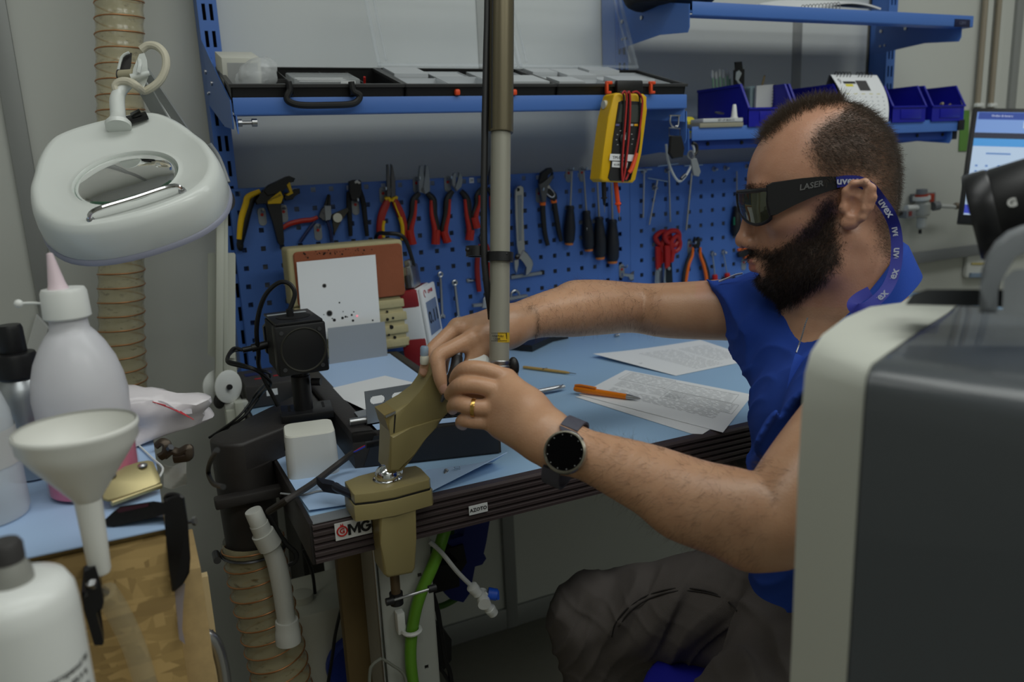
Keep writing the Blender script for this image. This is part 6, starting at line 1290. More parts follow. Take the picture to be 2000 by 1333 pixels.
o3 = [(p.x, p.y) for p in catmull([V((a, b, 0)) for a, b in o_], 4, True)]
def ring_(k, n_, lens=None, t_=0):
    out = []
    for a, b in o3:
        aa, bb = a*k, b*k
        if lens is not None:
            an = math.atan2(b, a); aa = aa*(1-t_)+lens*math.cos(an)*t_; bb = bb*(1-t_)+lens*math.sin(an)*t_
        hump = .016*max(0, min(1, (-b-.06)/.07))*(1-t_)
        out.append(W_(aa, bb, n_+hump))
    return out
part('head_shell', MB().rings([ring_(.90, -.054), ring_(.965, -.050), ring_(1.0, -.040), ring_(1.0, -.020), ring_(.985, -.005), ring_(.95, .006), ring_(.89, .010), ring_(.86, .008), ring_(.86, .004, .078, .55), ring_(.86, -.001, .074, .92), ring_(.86, -.0005, .0725, 1), ring_(.86, .0005, .0695, 1), ring_(.86, -.004, .067, 1), ring_(.86, -.05, .067, 1)], cap=False), LM, t, smooth=1.1)
part('base_ring', MB().rings([ring_(.99, -.042), ring_(1.012, -.044), ring_(1.012, -.050), ring_(.985, -.052)], cap=False), mat('lamp_rim', (150, 152, 170), .35), t, smooth=1)
part('lens', MB().rings([[W_(r*math.cos(a), r*math.sin(a), h) for a in [i*math.pi/24 for i in range(48)]] for r, h in ((.001, -.014), (.035, -.013), (.060, -.0085), (.0665, -.006), (.0665, -.003), (.060, -.0005), (.035, .004), (.001, .005))]), mat('lens_glass', (128, 176, 148), .02, trans=1, ior=1.35), t, label='oval glass lens coloured green for its reflection', smooth=2)  # green reflection of the coated lens is put into the glass colour
part('tube_lamp', MB().tube([W_(.088*math.cos(a), .088*math.sin(a), -.040) for a in [i*math.pi/16 for i in range(30)]], .010, n=10, k=1), mat('tube_white', (226, 232, 228), .4), t)
h0, h1 = W_(-.058, .100, .009), W_(.058, .092, .009)
part('grab_wire', MB().tube([h0-nn*.012, h0+nn*.002, h0+nn*.010+(h1-h0)*.10, h0.lerp(h1, .5)+nn*.010, h1+nn*.010-(h1-h0)*.10, h1+nn*.002, h1-nn*.012], .0032, n=10), CHROME, t)
for h in (h0, h1): part('wire_foot', MB().lathe([(.005, -.012), (.005, .0), (.0035, .003), (0, .003)], h, nn, n=14), STEEL, t)
sw = W_(.042, -.112, .026); part('switch', MB().box((0, 0, 0), (.032, .016, .006), M=frame(sw, e1, e2, nn), bev=.001), BLK, t); part('rocker', MB().box((.004, 0, .005), (.014, .012, .005), M=frame(sw, (e1*.97+nn*.24).normalized(), e2, (nn*.97-e1*.24).normalized()), bev=.001), BLKG, t)
st0 = at(231, 243, ld+.055); st1 = at(229, 195, ld+.07); st2 = at(236, 178, ld+.075); st3 = at(255, 160, ld+.08)
k = (ld+.06)/F
part('stem_flange', MB().lathe([(23*k, -.006), (24*k, 0), (20*k, .004), (15*k, .010), (14*k, .014)], st0, st1-st0, n=28), LM, t); part('stem', MB().tube([st0, st0.lerp(st1, .5), st1, st2, st3], [14.5*k, 14*k, 14*k, 12*k, 10*k], n=20), LM, t)
part('joint_barrel', MB().cyl(at(234, 148, ld+.10), at(262, 146, ld+.09), 10.5*k, n=24), mat('joint_beige', (186, 178, 150), .45), t); part('joint_ring', MB().cyl(at(232, 148, ld+.10), at(234, 148, ld+.10), 12*k, n=24), DGREY, t)
part('yoke', MB().prism([at(a, b, ld+.11) for a, b in ((229, 140), (238, 110), (250, 103), (258, 104), (256, 130), (252, 140))], px2d(250, 120)*.01, bev=.001), DGREY, t); part('yoke_shell', MB().prism([at(a, b, ld+.085) for a, b in ((260, 135), (272, 106), (282, 104), (287, 118), (290, 150), (282, 170), (276, 186), (268, 176), (258, 150))], px2d(275, 140)*.02, bev=.003), LM, t); part('yoke_edge', MB().tube([at(a, b, ld+.105) for a, b in ((230, 142), (238, 112), (252, 103))], .002, n=7, k=3), LM, t)
part('clamp_screw', MB().cyl(at(256, 152, ld+.075), at(292, 143, ld+.08), 7*k, 4.5*k), LM, t); part('wing_grip', MB().tube([at(270, 142, ld+.07), at(273, 128, ld+.07), at(272, 118, ld+.075)], .003, n=8, k=3), LM, t)
elb = onY(434, 392, 1.47); y0 = at(278, 140, ld+.10); y1 = at(284, 176, ld+.10)
for i, (a, b) in enumerate(((y0, elb+V((.006, 0, .012))), (y1, elb+V((-.012, 0, -.022))))): 
    x_, y_, z_ = basis(b-a); part('arm_bar', MB().box((0, 0, (b-a).length/2), (.018, .010, (b-a).length), M=frame(a, x_, y_, z_)), mat('arm_grey', (168, 170, 166), .4, .2), t)
part('arm_light_bar', MB().cyl(y0.lerp(y1, .5), elb, .003), WHITEP, t)
part('elbow_cover', MB().lathe([(0, -.012), (.018, -.012), (.020, -.009), (.020, .009), (.018, .012), (0, .012)], elb, (RT*.9-FW*.4), n=28), DGREY, t)
lo0, lo1 = onY(430, 400, 1.49), onY(427, 772, 1.49); x_, y_, z_ = basis(lo1-lo0, V((1, 0, 0)))
part('lower_arm', MB().box((0, 0, (lo1-lo0).length/2), (.0125, .014, (lo1-lo0).length), M=frame(lo0, x_, y_, z_), bev=.001), CREAM, t)
l2, l3 = onY(440, 400, 1.50), onY(440, 735, 1.50); part('lower_arm_rear', MB().box((0, 0, (l3-l2).length/2), (.008, .012, (l3-l2).length), M=frame(l2, *basis(l3-l2, V((1, 0, 0)))), bev=.001), CREAM, t)
part('spring_cover', MB().prism([onY(a, b, 1.52) for a, b in ((406, 497), (410, 495), (458, 495), (460, 498), (460, 738 if False else 700), (420, 700), (406, 694))], (0, .008, 0), bev=.002), CREAM, t)
part('post_rear', MB().prism([onY(a, b, 1.53) for a, b in ((446, 700), (460, 700), (470, 790), (440, 790))], (0, .006, 0)), CREAM, t)
for px_, yy in ((446, 1.485), (423, 1.50)): c = onY(px_, 756, yy); part('pivot_disc', MB().lathe([(0, -.004), (.022, -.004), (.030, -.001), (.030, .001), (.022, .004), (0, .004)], c, (RT*.86-FW*.5), n=30), WHITEP, t)
part('pivot_hub', MB().cyl(onY(447, 757, 1.480), onY(449, 757, 1.474), .005), BLK, t); part('arm_end', MB().sph(onY(428, 785, 1.49), (.010, .010, .014)), DGREY, t)
b0 = onY(455, 792, 1.49); part('base_bar', MB().box(b0+V((.022, 0, 0)), (.075, .018, .014), bev=.003), WHITEPVC, t); part('table_clamp', MB().box((XL-.0145, 1.49, .80), (.016, .04, .075), bev=.003), CREAM, t); part('clamp_column', MB().box(V((b0.x, 1.49, b0.z-.06)), (.030, .03, .11), bev=.003), CREAM, t)
part('lamp_flex', MB().tube([at(a, b, ld+.07+(.02 if i > 4 else 0)) for i, (a, b) in enumerate(((228, 178), (226, 168), (236, 160), (252, 160), (266, 168), (280, 178), (296, 172), (314, 156), (324, 132), (322, 108), (308, 92), (290, 89), (276, 98)))], .0056, n=10), mat('flex_cream', (206, 200, 180), .5), t)
part('side_cable', MB().tube([W_(.122, -.03, .0), W_(.128, -.02, -.02), W_(.127, .01, -.045)], .003, n=8, k=4), GREY, t)
# ================================================================ right background
# monitor on a wall arm
d0 = 2.25
mTL, mBL = at(1893, 211, d0), at(1871, 436, d0); mTR = at(2260, 216, d0-.16)
mx_ = (mTR-mTL); mw = mx_.length; mx_ = mx_.normalized(); mz = (mTL-mBL); mh = mz.length; mz = (mz-mx_*mz.dot(mx_)).normalized(); mn = mx_.cross(mz)
if mn.dot(FW) > 0: mn = -mn
MMf = frame(mBL, mx_, mz, mn)
t = thing('monitor', 'black framed monitor showing a blue web page, behind the camera lens', 'monitor', mBL)
part('housing', MB().box((mw/2, mh/2, -.015), (mw, mh, .03), M=MMf, bev=.003), BLK, t); part('screen', MB().box((mw/2, mh/2+.006, .0008), (mw-.022, mh-.036, .001), M=MMf), mat('screen_pale', (196, 216, 242), .3, emit=.20), t)
sx0, sw_, st_ = .011, mw-.022, mh-.012
def bar(nm, u0, u1, v0, v1, m_, k=0): part(nm, MB().box((sx0+sw_*(u0+u1)/2, st_-(mh-.036)*(v0+v1)/2, .0016+.0003*k), (sw_*(u1-u0), (mh-.036)*(v1-v0), .0003), M=MMf), m_, t)
E_ = lambda n_, c_: mat(n_, c_, .3, emit=.20)
bar('tab_strip', 0, 1, 0, .075, E_('ui_blue', (110, 146, 222))); bar('active_tab', .01, .28, .005, .07, E_('ui_navy', (36, 70, 160)), 1); bar('tool_strip', 0, 1, .075, .20, E_('ui_sky', (128, 164, 228))); bar('address_field', .28, 1, .085, .15, E_('ui_field', (206, 222, 246)), 1)
bar('header', 0, 1, .20, .255, E_('ui_dark', (18, 26, 56))); bar('banner', 0, 1, .255, .33, E_('ui_banner', (74, 160, 232))); bar('task_strip', 0, .06, .90, .985, E_('ui_blue2', (40, 60, 190)), 1)
q = MB()
for i in range(4):
    for u in (.03, .08, .14, .20, .30): q.box((sx0+sw_*u*1.2, st_-(mh-.036)*(.52+.055*i), .0018), (.006, .005, .0003), M=MMf)
for u in (.1, .16): q.box((sx0+sw_*u*1.2, st_-(mh-.036)*.40, .0018), (.03, .004, .0003), M=MMf)
part('page_print', q, E_('ui_text', (96, 140, 200)), t, kind='stuff'); text('lettering', 'Programmazione', .010, MMf @ frame((sx0+sw_*.42, st_-(mh-.036)*.227, .0022), (1, 0, 0), (0, 1, 0), (0, 0, 1)), E_('ui_white', (230, 236, 250)), t); text('lettering', 'Ordini di lavoro', .008, MMf @ frame((sx0+sw_*.15, st_-(mh-.036)*.037, .0022), (1, 0, 0), (0, 1, 0), (0, 0, 1)), MATS['ui_white'], t)
wm = MMf @ V((mw/2, mh/2, -.03)); part('wall_arm', MB().cyl(wm, (wm.x+.42, 1.795, wm.z-.05), .018), BLKM, t)
# wall things
def wallbox(nm, lb, cat, pts, th, m_, y=1.798): return solo(nm, MB().prism([onY(a, b, y) for a, b in pts], (0, -th, 0), bev=min(.002, th*.3)), m_, lb, cat)
TRK = mat('trunking_brown', (150, 140, 122), .5)
for i, (x0, x1) in enumerate(((1920, 1907), (1949, 1933))):
    t = thing('wall_conduit', ('left of two beige vertical conduits above the monitor', 'right of two beige vertical conduits above the monitor')[i], 'conduit', onY(x1, 205, 1.79), group='vertical wall conduits'); a, b = onY(x0+4, -30, 1.785), onY(x1+1, 215, 1.785); c = V((b.x, 1.785, b.z))
    part('pipe', MB().cyl(V((b.x, 1.785, 2.5)), c, .0085, n=16), TRK, t); part('white_rail', MB().box((b.x+.025, 1.790, (2.5+c.z)/2), (.024, .014, 2.5-c.z)), WALLW, t); part('conduit_clip', MB().box(c+V((.0, -.006, .014)), (.034, .014, .012), bev=.002), WHITEP, t)
t = thing('wall_trunking', 'grey horizontal cable trunking on the wall under the regulator', 'trunking', onY(1820, 508, 1.79)); P = [onY(a, b, 1.798) for a, b in ((1750, 487), (1990, 494), (1990, 513), (1750, 509))]
za, zb__ = onY(1820, 489, 1.78).z, onY(1820, 510, 1.78).z; xa_ = onY(1752, 500, 1.78).x; part('channel', MB().box(((xa_+2.9)/2, 1.785, (za+zb__)/2-.002), (2.9-xa_, .03, za-zb__-.004), bev=.002), GREY, t); part('lid', MB().box(((xa_+2.9)/2, 1.768, (za+zb__)/2), (2.9-xa_, .006, za-zb__), bev=.002), GREY, t)
wallbox('green_notice', 'green paper strip on the wall behind the shelf end', 'notice', [(1876, 216), (1893, 216), (1890, 296), (1872, 296)], .002, mat('paper_green', (96, 142, 66), .7))
t = thing('wall_holder', 'white plastic document holder on the wall below the monitor', 'holder', onY(1895, 540, 1.78)); q0 = [(1886, 484), (1936, 484), (1930, 543), (1882, 543), (1880, 538)]; part('back', MB().prism([onY(a, b, 1.797) for a, b in q0], (0, -.012, 0), bev=.003), WHITEP, t); part('lip', MB().prism([onY(a, b, 1.784) for a, b in ((1894, 534), (1930, 534), (1930, 543), (1892, 543))], (0, -.008, 0), bev=.002), mat('lip_blue', (140, 160, 186), .5), t); part('tag', MB().prism([onY(a, b, 1.784) for a, b in ((1897, 514), (1925, 514), (1925, 518), (1897, 518))], (0, -.002, 0)), mat('tag_yellow', (206, 190, 120), .5), t)
yr_ = 1.74; rc = onY(1801, 410, yr_)
t = thing('air_regulator', 'grey and red compressed air regulator fixed to the wall', 'regulator', rc); m = mpp(rc); gm = mat('regulator_grey', (176, 178, 172), .42)
part('body', MB().lathe([(13*m, 0), (15*m, .004), (15*m, 22*m), (12*m, 26*m), (12*m, 38*m)], onY(1800, 422, yr_), (0, 0, 1), n=24), gm, t); part('collar', MB().cyl(onY(1800, 391, yr_), onY(1800, 384, yr_), 16*m, n=24), WHITEP, t); part('top_knob', MB().lathe([(10*m, 0), (10.5*m, .002), (10*m, 11*m), (0, 11.5*m)], onY(1800, 381, yr_), (0, 0, 1), n=16), GREY, t); part('red_ring', MB().cyl(onY(1800, 384, yr_), onY(1800, 380, yr_), 12*m, n=20), mat('reg_red', (176, 62, 40), .5), t); part('red_tab', MB().box(onY(1818, 387, yr_), (12*m, .012, 16*m), bev=.001), MATS['reg_red'], t)
part('bowl', MB().lathe([(0, 0), (7*m, 0), (9*m, .004), (9*m, 20*m), (11*m, 22*m)], onY(1799, 447, yr_), (0, 0, 1), n=20), mat('bowl_clear', (200, 204, 202), .2, alpha=.8), t); part('drain', MB().cyl(onY(1797, 449, yr_), onY(1797, 457, yr_), 3*m), BLK, t); part('gauge', MB().cyl(onY(1822, 404, yr_), onY(1833, 402, yr_-.005), 9*m, n=20), GREY, t); part('bracket', MB().prism([onY(a, b, 1.795) for a, b in ((1777, 380), (1800, 376), (1800, 395), (1778, 396))], (0, -.05, 0)), GREYM, t)
part('left_port', MB().cyl(onY(1793, 406, yr_), onY(1770, 407, yr_), 5.5*m), WHITEP, t); part('sensor_block', MB().box(onY(1772, 419, yr_), (26*m, .03, 14*m), bev=.002), GREY, t); part('red_display', MB().box(onY(1778, 418, yr_-.016), (8*m, .002, 9*m)), mat('reg_dred', (130, 50, 50), .4), t); part('black_plug', MB().cyl(onY(1760, 417, yr_), onY(1753, 419, yr_), 4*m), BLK, t)
part('outlet_pipe', MB().cyl(onY(1833, 403, yr_), onY(1866, 405, yr_), 4*m), mat('pipe_clear', (206, 208, 206), .3), t); part('elbow_fitting', MB().sph(onY(1868, 403, yr_), 7*m), mat('fit_brown', (120, 110, 96), .4, .5), t)
solo('thin_cable', MB().tube([onY(a, b, 1.77) for a, b in ((1757, 500), (1758, 520), (1760, 535), (1772, 538), (1778, 545), (1772, 553), (1764, 548))], .002, n=7), BLK, 'thin black cable loop under the grey trunking behind the shoulder of the man', 'cable')
# ================================================================ camera lens (foreground right)
ld2 = .66; f0 = at(1897, 427, ld2); axl = (RT*.955+UP*.235-FW*.60).normalized(); k = ld2/F; r = 85*k
t = thing('video_camera', 'black video camera with a large zoom lens pointing left', 'camera', f0+axl*.15)
def lz(prof, m_, nm, **kw): part(nm, MB().lathe(prof, f0, axl, n=48), m_, t, **kw)
lz([(r*.90, .002), (r*.97, 0), (r, .002), (r*1.0, .016), (r*.97, .018)], mat('lens_ring', (40, 40, 42), .32, .3), 'front_ring'); lz([(r*.95, .017), (r*.98, .020), (r*1.0, .045), (r*.99, .05)], BLK, 'focus_ring'); lz([(r*.985, .050), (r*1.02, .052), (r*1.04, .075), (r*1.03, .085)], mat('lens_barrel', (34, 34, 36), .36), 'barrel'); lz([(r*1.04, .085), (r*1.08, .088), (r*1.12, .16), (r*1.0, .17)], BLK, 'zoom_ring')
lz([(0, .010), (r*.85, .008), (r*.86, .006)], mat('lens_front', (20, 26, 40), .05, coat=.5), 'front_glass'); part('body', MB().box(f0+axl*.24, (.14, .13, .16), bev=.012, M=None), BLK, t)
gp_ = at(1978, 377, ld2-.105); gn = (-FW*.94+UP*.30+RT*.08).normalized(); gx = (RT*.97+UP*.10); gx = (gx-gn*gx.dot(gn)).normalized()
cen = f0+axl*(gp_-f0).dot(axl); rad = (gp_-cen).normalized(); gp_ = cen+rad*(r*1.045); gx = (axl-rad*axl.dot(rad)).normalized(); gy = rad.cross(gx)
text('lettering', 'G', .0085, frame(gp_+rad*.0004, gx, gy, rad), mat('badge_white', (206, 206, 204), .5), t, bold=.0006)
# ================================================================ machine housing in the foreground
A = at(1690, 735, .46); hd = (onZ(1850, 606, A.z)-A); hd.z = 0; hd.normalize(); pn_ = hd.cross(V((0, 0, 1)))
def onP(px, py, off=0):
    r_ = px2d(px, py); o = A+pn_*off; d_ = (o-CAMP).dot(pn_)/r_.dot(pn_); return CAMP+r_*d_
if pn_.dot(RT) > 0: pn_ = -pn_          # towards the left, away from the cover
Ipx = [(1636, 1560), (1648, 1400), (1658, 1250), (1668, 1080), (1677, 930), (1684, 820), (1688, 765), (1692, 735), (1702, 712), (1735, 688), (1790, 650), (1850, 612)]
Opx = [(1530, 1560), (1540, 1400), (1547, 1250), (1553, 1080), (1559, 920), (1565, 810), (1572, 730), (1584, 688), (1606, 655), (1650, 622), (1700, 600), (1760, 592)]
thk = .045
I3 = [onP(a, b) for a, b in Ipx]; O3 = [onP(a, b, thk) for a, b in Opx]
t = thing('laser_machine', 'blurred machine housing at the right front, off white frame with dark grey cover', 'machine', A)
far = hd*.04
Ic = I3+[I3[-1]+far, I3[0]+far+V((0, 0, 0))]; Oc = O3+[O3[-1]+far, O3[0]+far]
q = MB(); q.rings([Oc, [o.lerp(i, .06)-pn_*0 for o, i in zip(Oc, Ic)], [o.lerp(i, .94) for o, i in zip(Oc, Ic)], Ic], cap=True); part('front_frame', q, mat('machine_white', (198, 200, 190), .45), t, label='off white front frame', smooth=.9)
cx_ = -pn_*.20-V((0, 0, .0)); dn = V((0, 0, -.02))
C0 = [p+(p-(I3[5]+far*.5))*-.012-pn_*.001 for p in Ic]
q = MB(); q.rings([C0, [p+cx_*.03 for p in Ic], [p+cx_*.5+dn*.3 for p in Ic], [p+cx_+dn for p in Ic]], cap=True); part('cover', q, mat('machine_dark', (74, 78, 82), .28, coat=.35), t, label='glossy dark grey cover', smooth=.9)
for a, b, fr_, rr_, m_ in ((1592, 826, .77, .0036, mat('recess', (112, 112, 98), .5)), (1596, 905, .72, .0034, mat('machine_pale', (214, 218, 208), .4)), (1592, 1270, .60, .0080, MATS['machine_pale'])):
    c = onP(a, b, thk*fr_); fd = (I3[5]-O3[5]).normalized(); nf_ = fd.cross(V((0, 0, 1))).normalized(); nf_ = nf_ if nf_.dot(FW) < 0 else -nf_
    part('frame_dimple', MB().lathe([(rr_, -.006), (rr_, .0008), (rr_*.7, .0016), (0, .0018)], c, nf_, n=24, sx=2.4, xdir=(0, 0, 1)), m_, t)
# dark tray and grey handle on its top
t2 = thing('machine_handle', 'grey arched carrying handle standing on top of the dark machine', 'handle block', at(1960, 560, .5)); hg = mat('handle_grey', (104, 108, 112), .4)
hp_ = [(1912, 612), (1914, 560), (1917, 528), (1926, 500), (1944, 472), (1968, 452), (1996, 441), (2060, 432), (2060, 470), (2000, 478), (1972, 492), (1955, 520), (1950, 560), (1948, 612)]
part('arch', MB().prism([at(a, b, .50) for a, b in hp_], px2d(1960, 520)*.05).prism([at(a, b, .50) for a, b in hp_], -px2d(1960, 520)*.006, bev=.005, seg=3), hg, t2); part('inner_pad', MB().prism([at(a, b, .505) for a, b in ((1957, 612), (1960, 545), (1980, 528), (2060, 520), (2060, 612))], px2d(2000, 570)*.05, bev=.004), mat('handle_pale', (128, 132, 136), .4), t2)
part('dark_bar', MB().prism([at(a, b, .53) for a, b in ((1768, 596), (1782, 575), (1810, 566), (1930, 566), (2070, 570), (2070, 604))], px2d(1900, 585)*.05, bev=.004), mat('bar_dark', (54, 56, 58), .35), t2)

solo('sloped_panel', MB().prism([onY(a, b, 1.79) for a, b in ((72, 612), (98, 640), (58, 800), (18, 800))], (0, -.012, 0), bev=.003), mat('panel_pale', (206, 208, 206), .35), 'pale sloping plastic panel on the wall behind the milky wash bottle', 'panel')
# ================================================================ the seated man
import openvdb as vdb
def A3(v): return np.array(v, dtype=np.float32)
class Vol:
    """signed distance volume, built up with smooth unions, meshed to quads"""
    def __init__(s, lo, hi, h): s.lo = A3(lo); s.h = h; s.n = np.ceil((A3(hi)-s.lo)/h).astype(int)+1; s.D = np.full(s.n, .06, np.float32)
    def block(s, lo, hi, pad):
        i0 = np.maximum(np.floor((A3(lo)-pad-s.lo)/s.h).astype(int), 0); i1 = np.minimum(np.ceil((A3(hi)+pad-s.lo)/s.h).astype(int)+1, s.n)
        if (i1 <= i0).any(): return None, None
        g = [s.lo[a]+s.h*np.arange(i0[a], i1[a], dtype=np.float32) for a in range(3)]
        sl = tuple(slice(i0[a], i1[a]) for a in range(3))
        return sl, (g[0][:, None, None], g[1][None, :, None], g[2][None, None, :])
    def comb(s, sl, d, k, sub=False):
        a = s.D[sl]
        if sub: h = np.maximum(k-np.abs(a+d), 0)/max(k, 1e-6); s.D[sl] = np.maximum(a, -d)+h*h*k*.25
        else: h = np.maximum(k-np.abs(a-d), 0)/max(k, 1e-6); s.D[sl] = np.minimum(a, d)-h*h*k*.25
    def cone(s, a, b, ra, rb, k=.01, flat=None, sub=False, fold=None, cut=None):
        a, b = A3(a), A3(b); r = max(ra, rb)*(1 if flat is None else max(1, flat[1]))
        sl, g = s.block(np.minimum(a, b)-r, np.maximum(a, b)+r, .03+k)
        if sl is None: return
        ba = b-a; L2 = float(ba @ ba)+1e-12
        x, y, z = g[0]-a[0], g[1]-a[1], g[2]-a[2]
        t = np.clip((x*ba[0]+y*ba[1]+z*ba[2])/L2, 0, 1)
        qx, qy, qz = x-t*ba[0], y-t*ba[1], z-t*ba[2]
        if flat is not None:
            f = A3(flat[0]); f = f/np.linalg.norm(f); dd = qx*f[0]+qy*f[1]+qz*f[2]; c = dd*(1/flat[1]-1); qx, qy, qz = qx+c*f[0], qy+c*f[1], qz+c*f[2]
        d = np.sqrt(qx*qx+qy*qy+qz*qz)-(ra+(rb-ra)*t)
        if fold is not None: d = d+fold(g[0], g[1], g[2], t)
        if cut is not None: n_ = A3(cut[1]); n_ = n_/np.linalg.norm(n_); o = A3(cut[0]); d = np.maximum(d, (g[0]-o[0])*n_[0]+(g[1]-o[1])*n_[1]+(g[2]-o[2])*n_[2])
        s.comb(sl, d.astype(np.float32), k, sub)
    def chain(s, P, R, k=.008, fold=None, n=5):
        Q = catmull(P, n) if len(P) > 2 else [V(p) for p in P]; m = len(Q); Rq = [max(a.x, 1e-4) for a in catmull([V((r, 0, 0)) for r in R], n)] if len(P) > 2 else list(R)
        A = np.array([list(p) for p in Q], np.float32); rm = max(Rq)
        sl, g = s.block(A.min(0)-rm, A.max(0)+rm, .03+k)
        if sl is None: return
        shp = s.D[sl].shape; d = np.full(shp, .5, np.float32); o = np.array([q.start for q in sl])
        for i in range(m-1):
            a, b = A[i], A[i+1]; pad = max(Rq[i], Rq[i+1])+.032+k
            j0 = np.maximum(np.floor((np.minimum(a, b)-pad-s.lo)/s.h).astype(int)-o, 0); j1 = np.minimum(np.ceil((np.maximum(a, b)+pad-s.lo)/s.h).astype(int)+1-o, shp)
            if (j1 <= j0).any(): continue
            ss = tuple(slice(j0[q], j1[q]) for q in range(3)); x, y, z = g[0][ss[0]]-a[0], g[1][:, ss[1]]-a[1], g[2][:, :, ss[2]]-a[2]
            ba = b-a; t = np.clip((x*ba[0]+y*ba[1]+z*ba[2])/(float(ba @ ba)+1e-12), 0, 1); qx, qy, qz = x-t*ba[0], y-t*ba[1], z-t*ba[2]
            d[ss] = np.minimum(d[ss], np.sqrt(qx*qx+qy*qy+qz*qz)-(Rq[i]+(Rq[i+1]-Rq[i])*t))
        if fold is not None: d = (d+fold(g[0], g[1], g[2], 0)).astype(np.float32)
        s.comb(sl, d, k)
    def ell(s, c, ax, r, k=.01, sub=False):
        c = A3(c); M = np.array([list(v) for v in ax], np.float32); R = max(r)
        sl, g = s.block(c-R, c+R, .03+k)
        if sl is None: return
        x, y, z = g[0]-c[0], g[1]-c[1], g[2]-c[2]
        q = [x*M[i, 0]+y*M[i, 1]+z*M[i, 2] for i in range(3)]
        k0 = np.sqrt(sum((q[i]/r[i])**2 for i in range(3))); k1 = np.sqrt(sum((q[i]/(r[i]*r[i]))**2 for i in range(3)))+1e-9
        s.comb(sl, (k0*(k0-1)/k1).astype(np.float32), k, sub)
    def mesh(s, clip=None, drop=None):
        G = vdb.FloatGrid(.06); G.copyFromArray(s.D); P, Q = G.convertToQuads(0.0)
        P = P*s.h+s.lo; lo = s.lo+1.6*s.h; hi = s.lo+(s.n-1)*s.h-1.6*s.h
        ok = ((P > lo) & (P < hi)).all(1)
        if clip is not None: ok &= clip(P)
        fk = ok[Q].all(1); Q = Q[fk]
        u, inv = np.unique(Q, return_inverse=True); return P[u].astype(np.float64), inv.reshape(Q.shape)
def qmesh(name, parts, m, col=None, smooth_it=0, disp=None):
    Ps, Qs, o = [], [], 0
    for P, Q in parts: Ps.append(P); Qs.append(Q+o); o += len(P)
    P = np.concatenate(Ps); Q = np.concatenate(Qs)
    for _ in range(smooth_it):
        acc = np.zeros_like(P); cnt = np.zeros(len(P))
        for i in range(4): a, b = Q[:, i], Q[:, (i+1) % 4]; np.add.at(acc, a, P[b]); np.add.at(cnt, a, 1); np.add.at(acc, b, P[a]); np.add.at(cnt, b, 1)
        P = P*.5+.5*acc/np.maximum(cnt, 1)[:, None]
    # orientation: outward
    q0 = P[Q[:, 0]]; nrm = np.cross(P[Q[:, 1]]-q0, P[Q[:, 2]]-q0); c = P.mean(0)
    if (nrm*(q0-c)).sum() < 0: Q = Q[:, ::-1]
    if disp is not None:
        q0 = P[Q[:, 0]]; fn = np.cross(P[Q[:, 2]]-q0, P[Q[:, 3]]-P[Q[:, 1]]); vn = np.zeros_like(P)
        for i in range(4): np.add.at(vn, Q[:, i], fn)
        vn /= np.linalg.norm(vn, axis=1)[:, None]+1e-12; P = P+vn*disp(P)[:, None]
    me = bpy.data.meshes.new(name); me.vertices.add(len(P)); me.vertices.foreach_set('co', P.astype(np.float32).ravel())
    me.loops.add(Q.size); me.loops.foreach_set('vertex_index', Q.astype(np.int32).ravel()); me.polygons.add(len(Q)); me.polygons.foreach_set('loop_start', np.arange(0, Q.size, 4, dtype=np.int32))
    me.polygons.foreach_set('use_smooth', np.ones(len(Q), bool)); me.update(); me.validate(); me.materials.append(m)
    return me
def ridged(P, d, lam, seed, warp=1.6):
    d = np.array(d)/np.linalg.norm(np.array(d)); rs = np.random.RandomState(seed); w = np.zeros(len(P)); e = np.zeros(len(P))
    for i in range(6): k = rs.normal(0, 1, 3)*(9+5*i); w += np.sin(P @ k+rs.uniform(0, 6))/(1+.6*i)
    for i in range(4): k = rs.normal(0, 1, 3)*(10+4*i); e += np.sin(P @ k+rs.uniform(0, 6))
    s = np.sin(P @ d*2*math.pi/lam+warp*w); return (1-np.abs(s))**1.7*np.clip(.45+.35*e, 0, 1)
# ---- frames
HO = at(1610, 385, 1.05); _r = px2d(1610, 385).normalized()
hb0 = (UP-_r*UP.dot(_r)).normalized(); hc0 = -_r; ha0 = -(RT-_r*RT.dot(_r)); ha0 = (ha0-hb0*ha0.dot(hb0)).normalized()
TH = math.radians(7)
HA = (ha0*math.cos(TH)+hc0*math.sin(TH)); HC = (hc0*math.cos(TH)-ha0*math.sin(TH)); HBv = hb0
def hd_(a, b, c=0): return HO+HA*a+HBv*b+HC*c
HAX = (HA, HBv, HC)
def hpx(px, py, c):
    r = px2d(px, py); return CAMP+r*((HO+HC*c-CAMP).dot(HC)/r.dot(HC))
def hco(P):
    d = P-np.array(HO); return np.stack([d @ np.array(HA), d @ np.array(HBv), d @ np.array(HC)], 1)
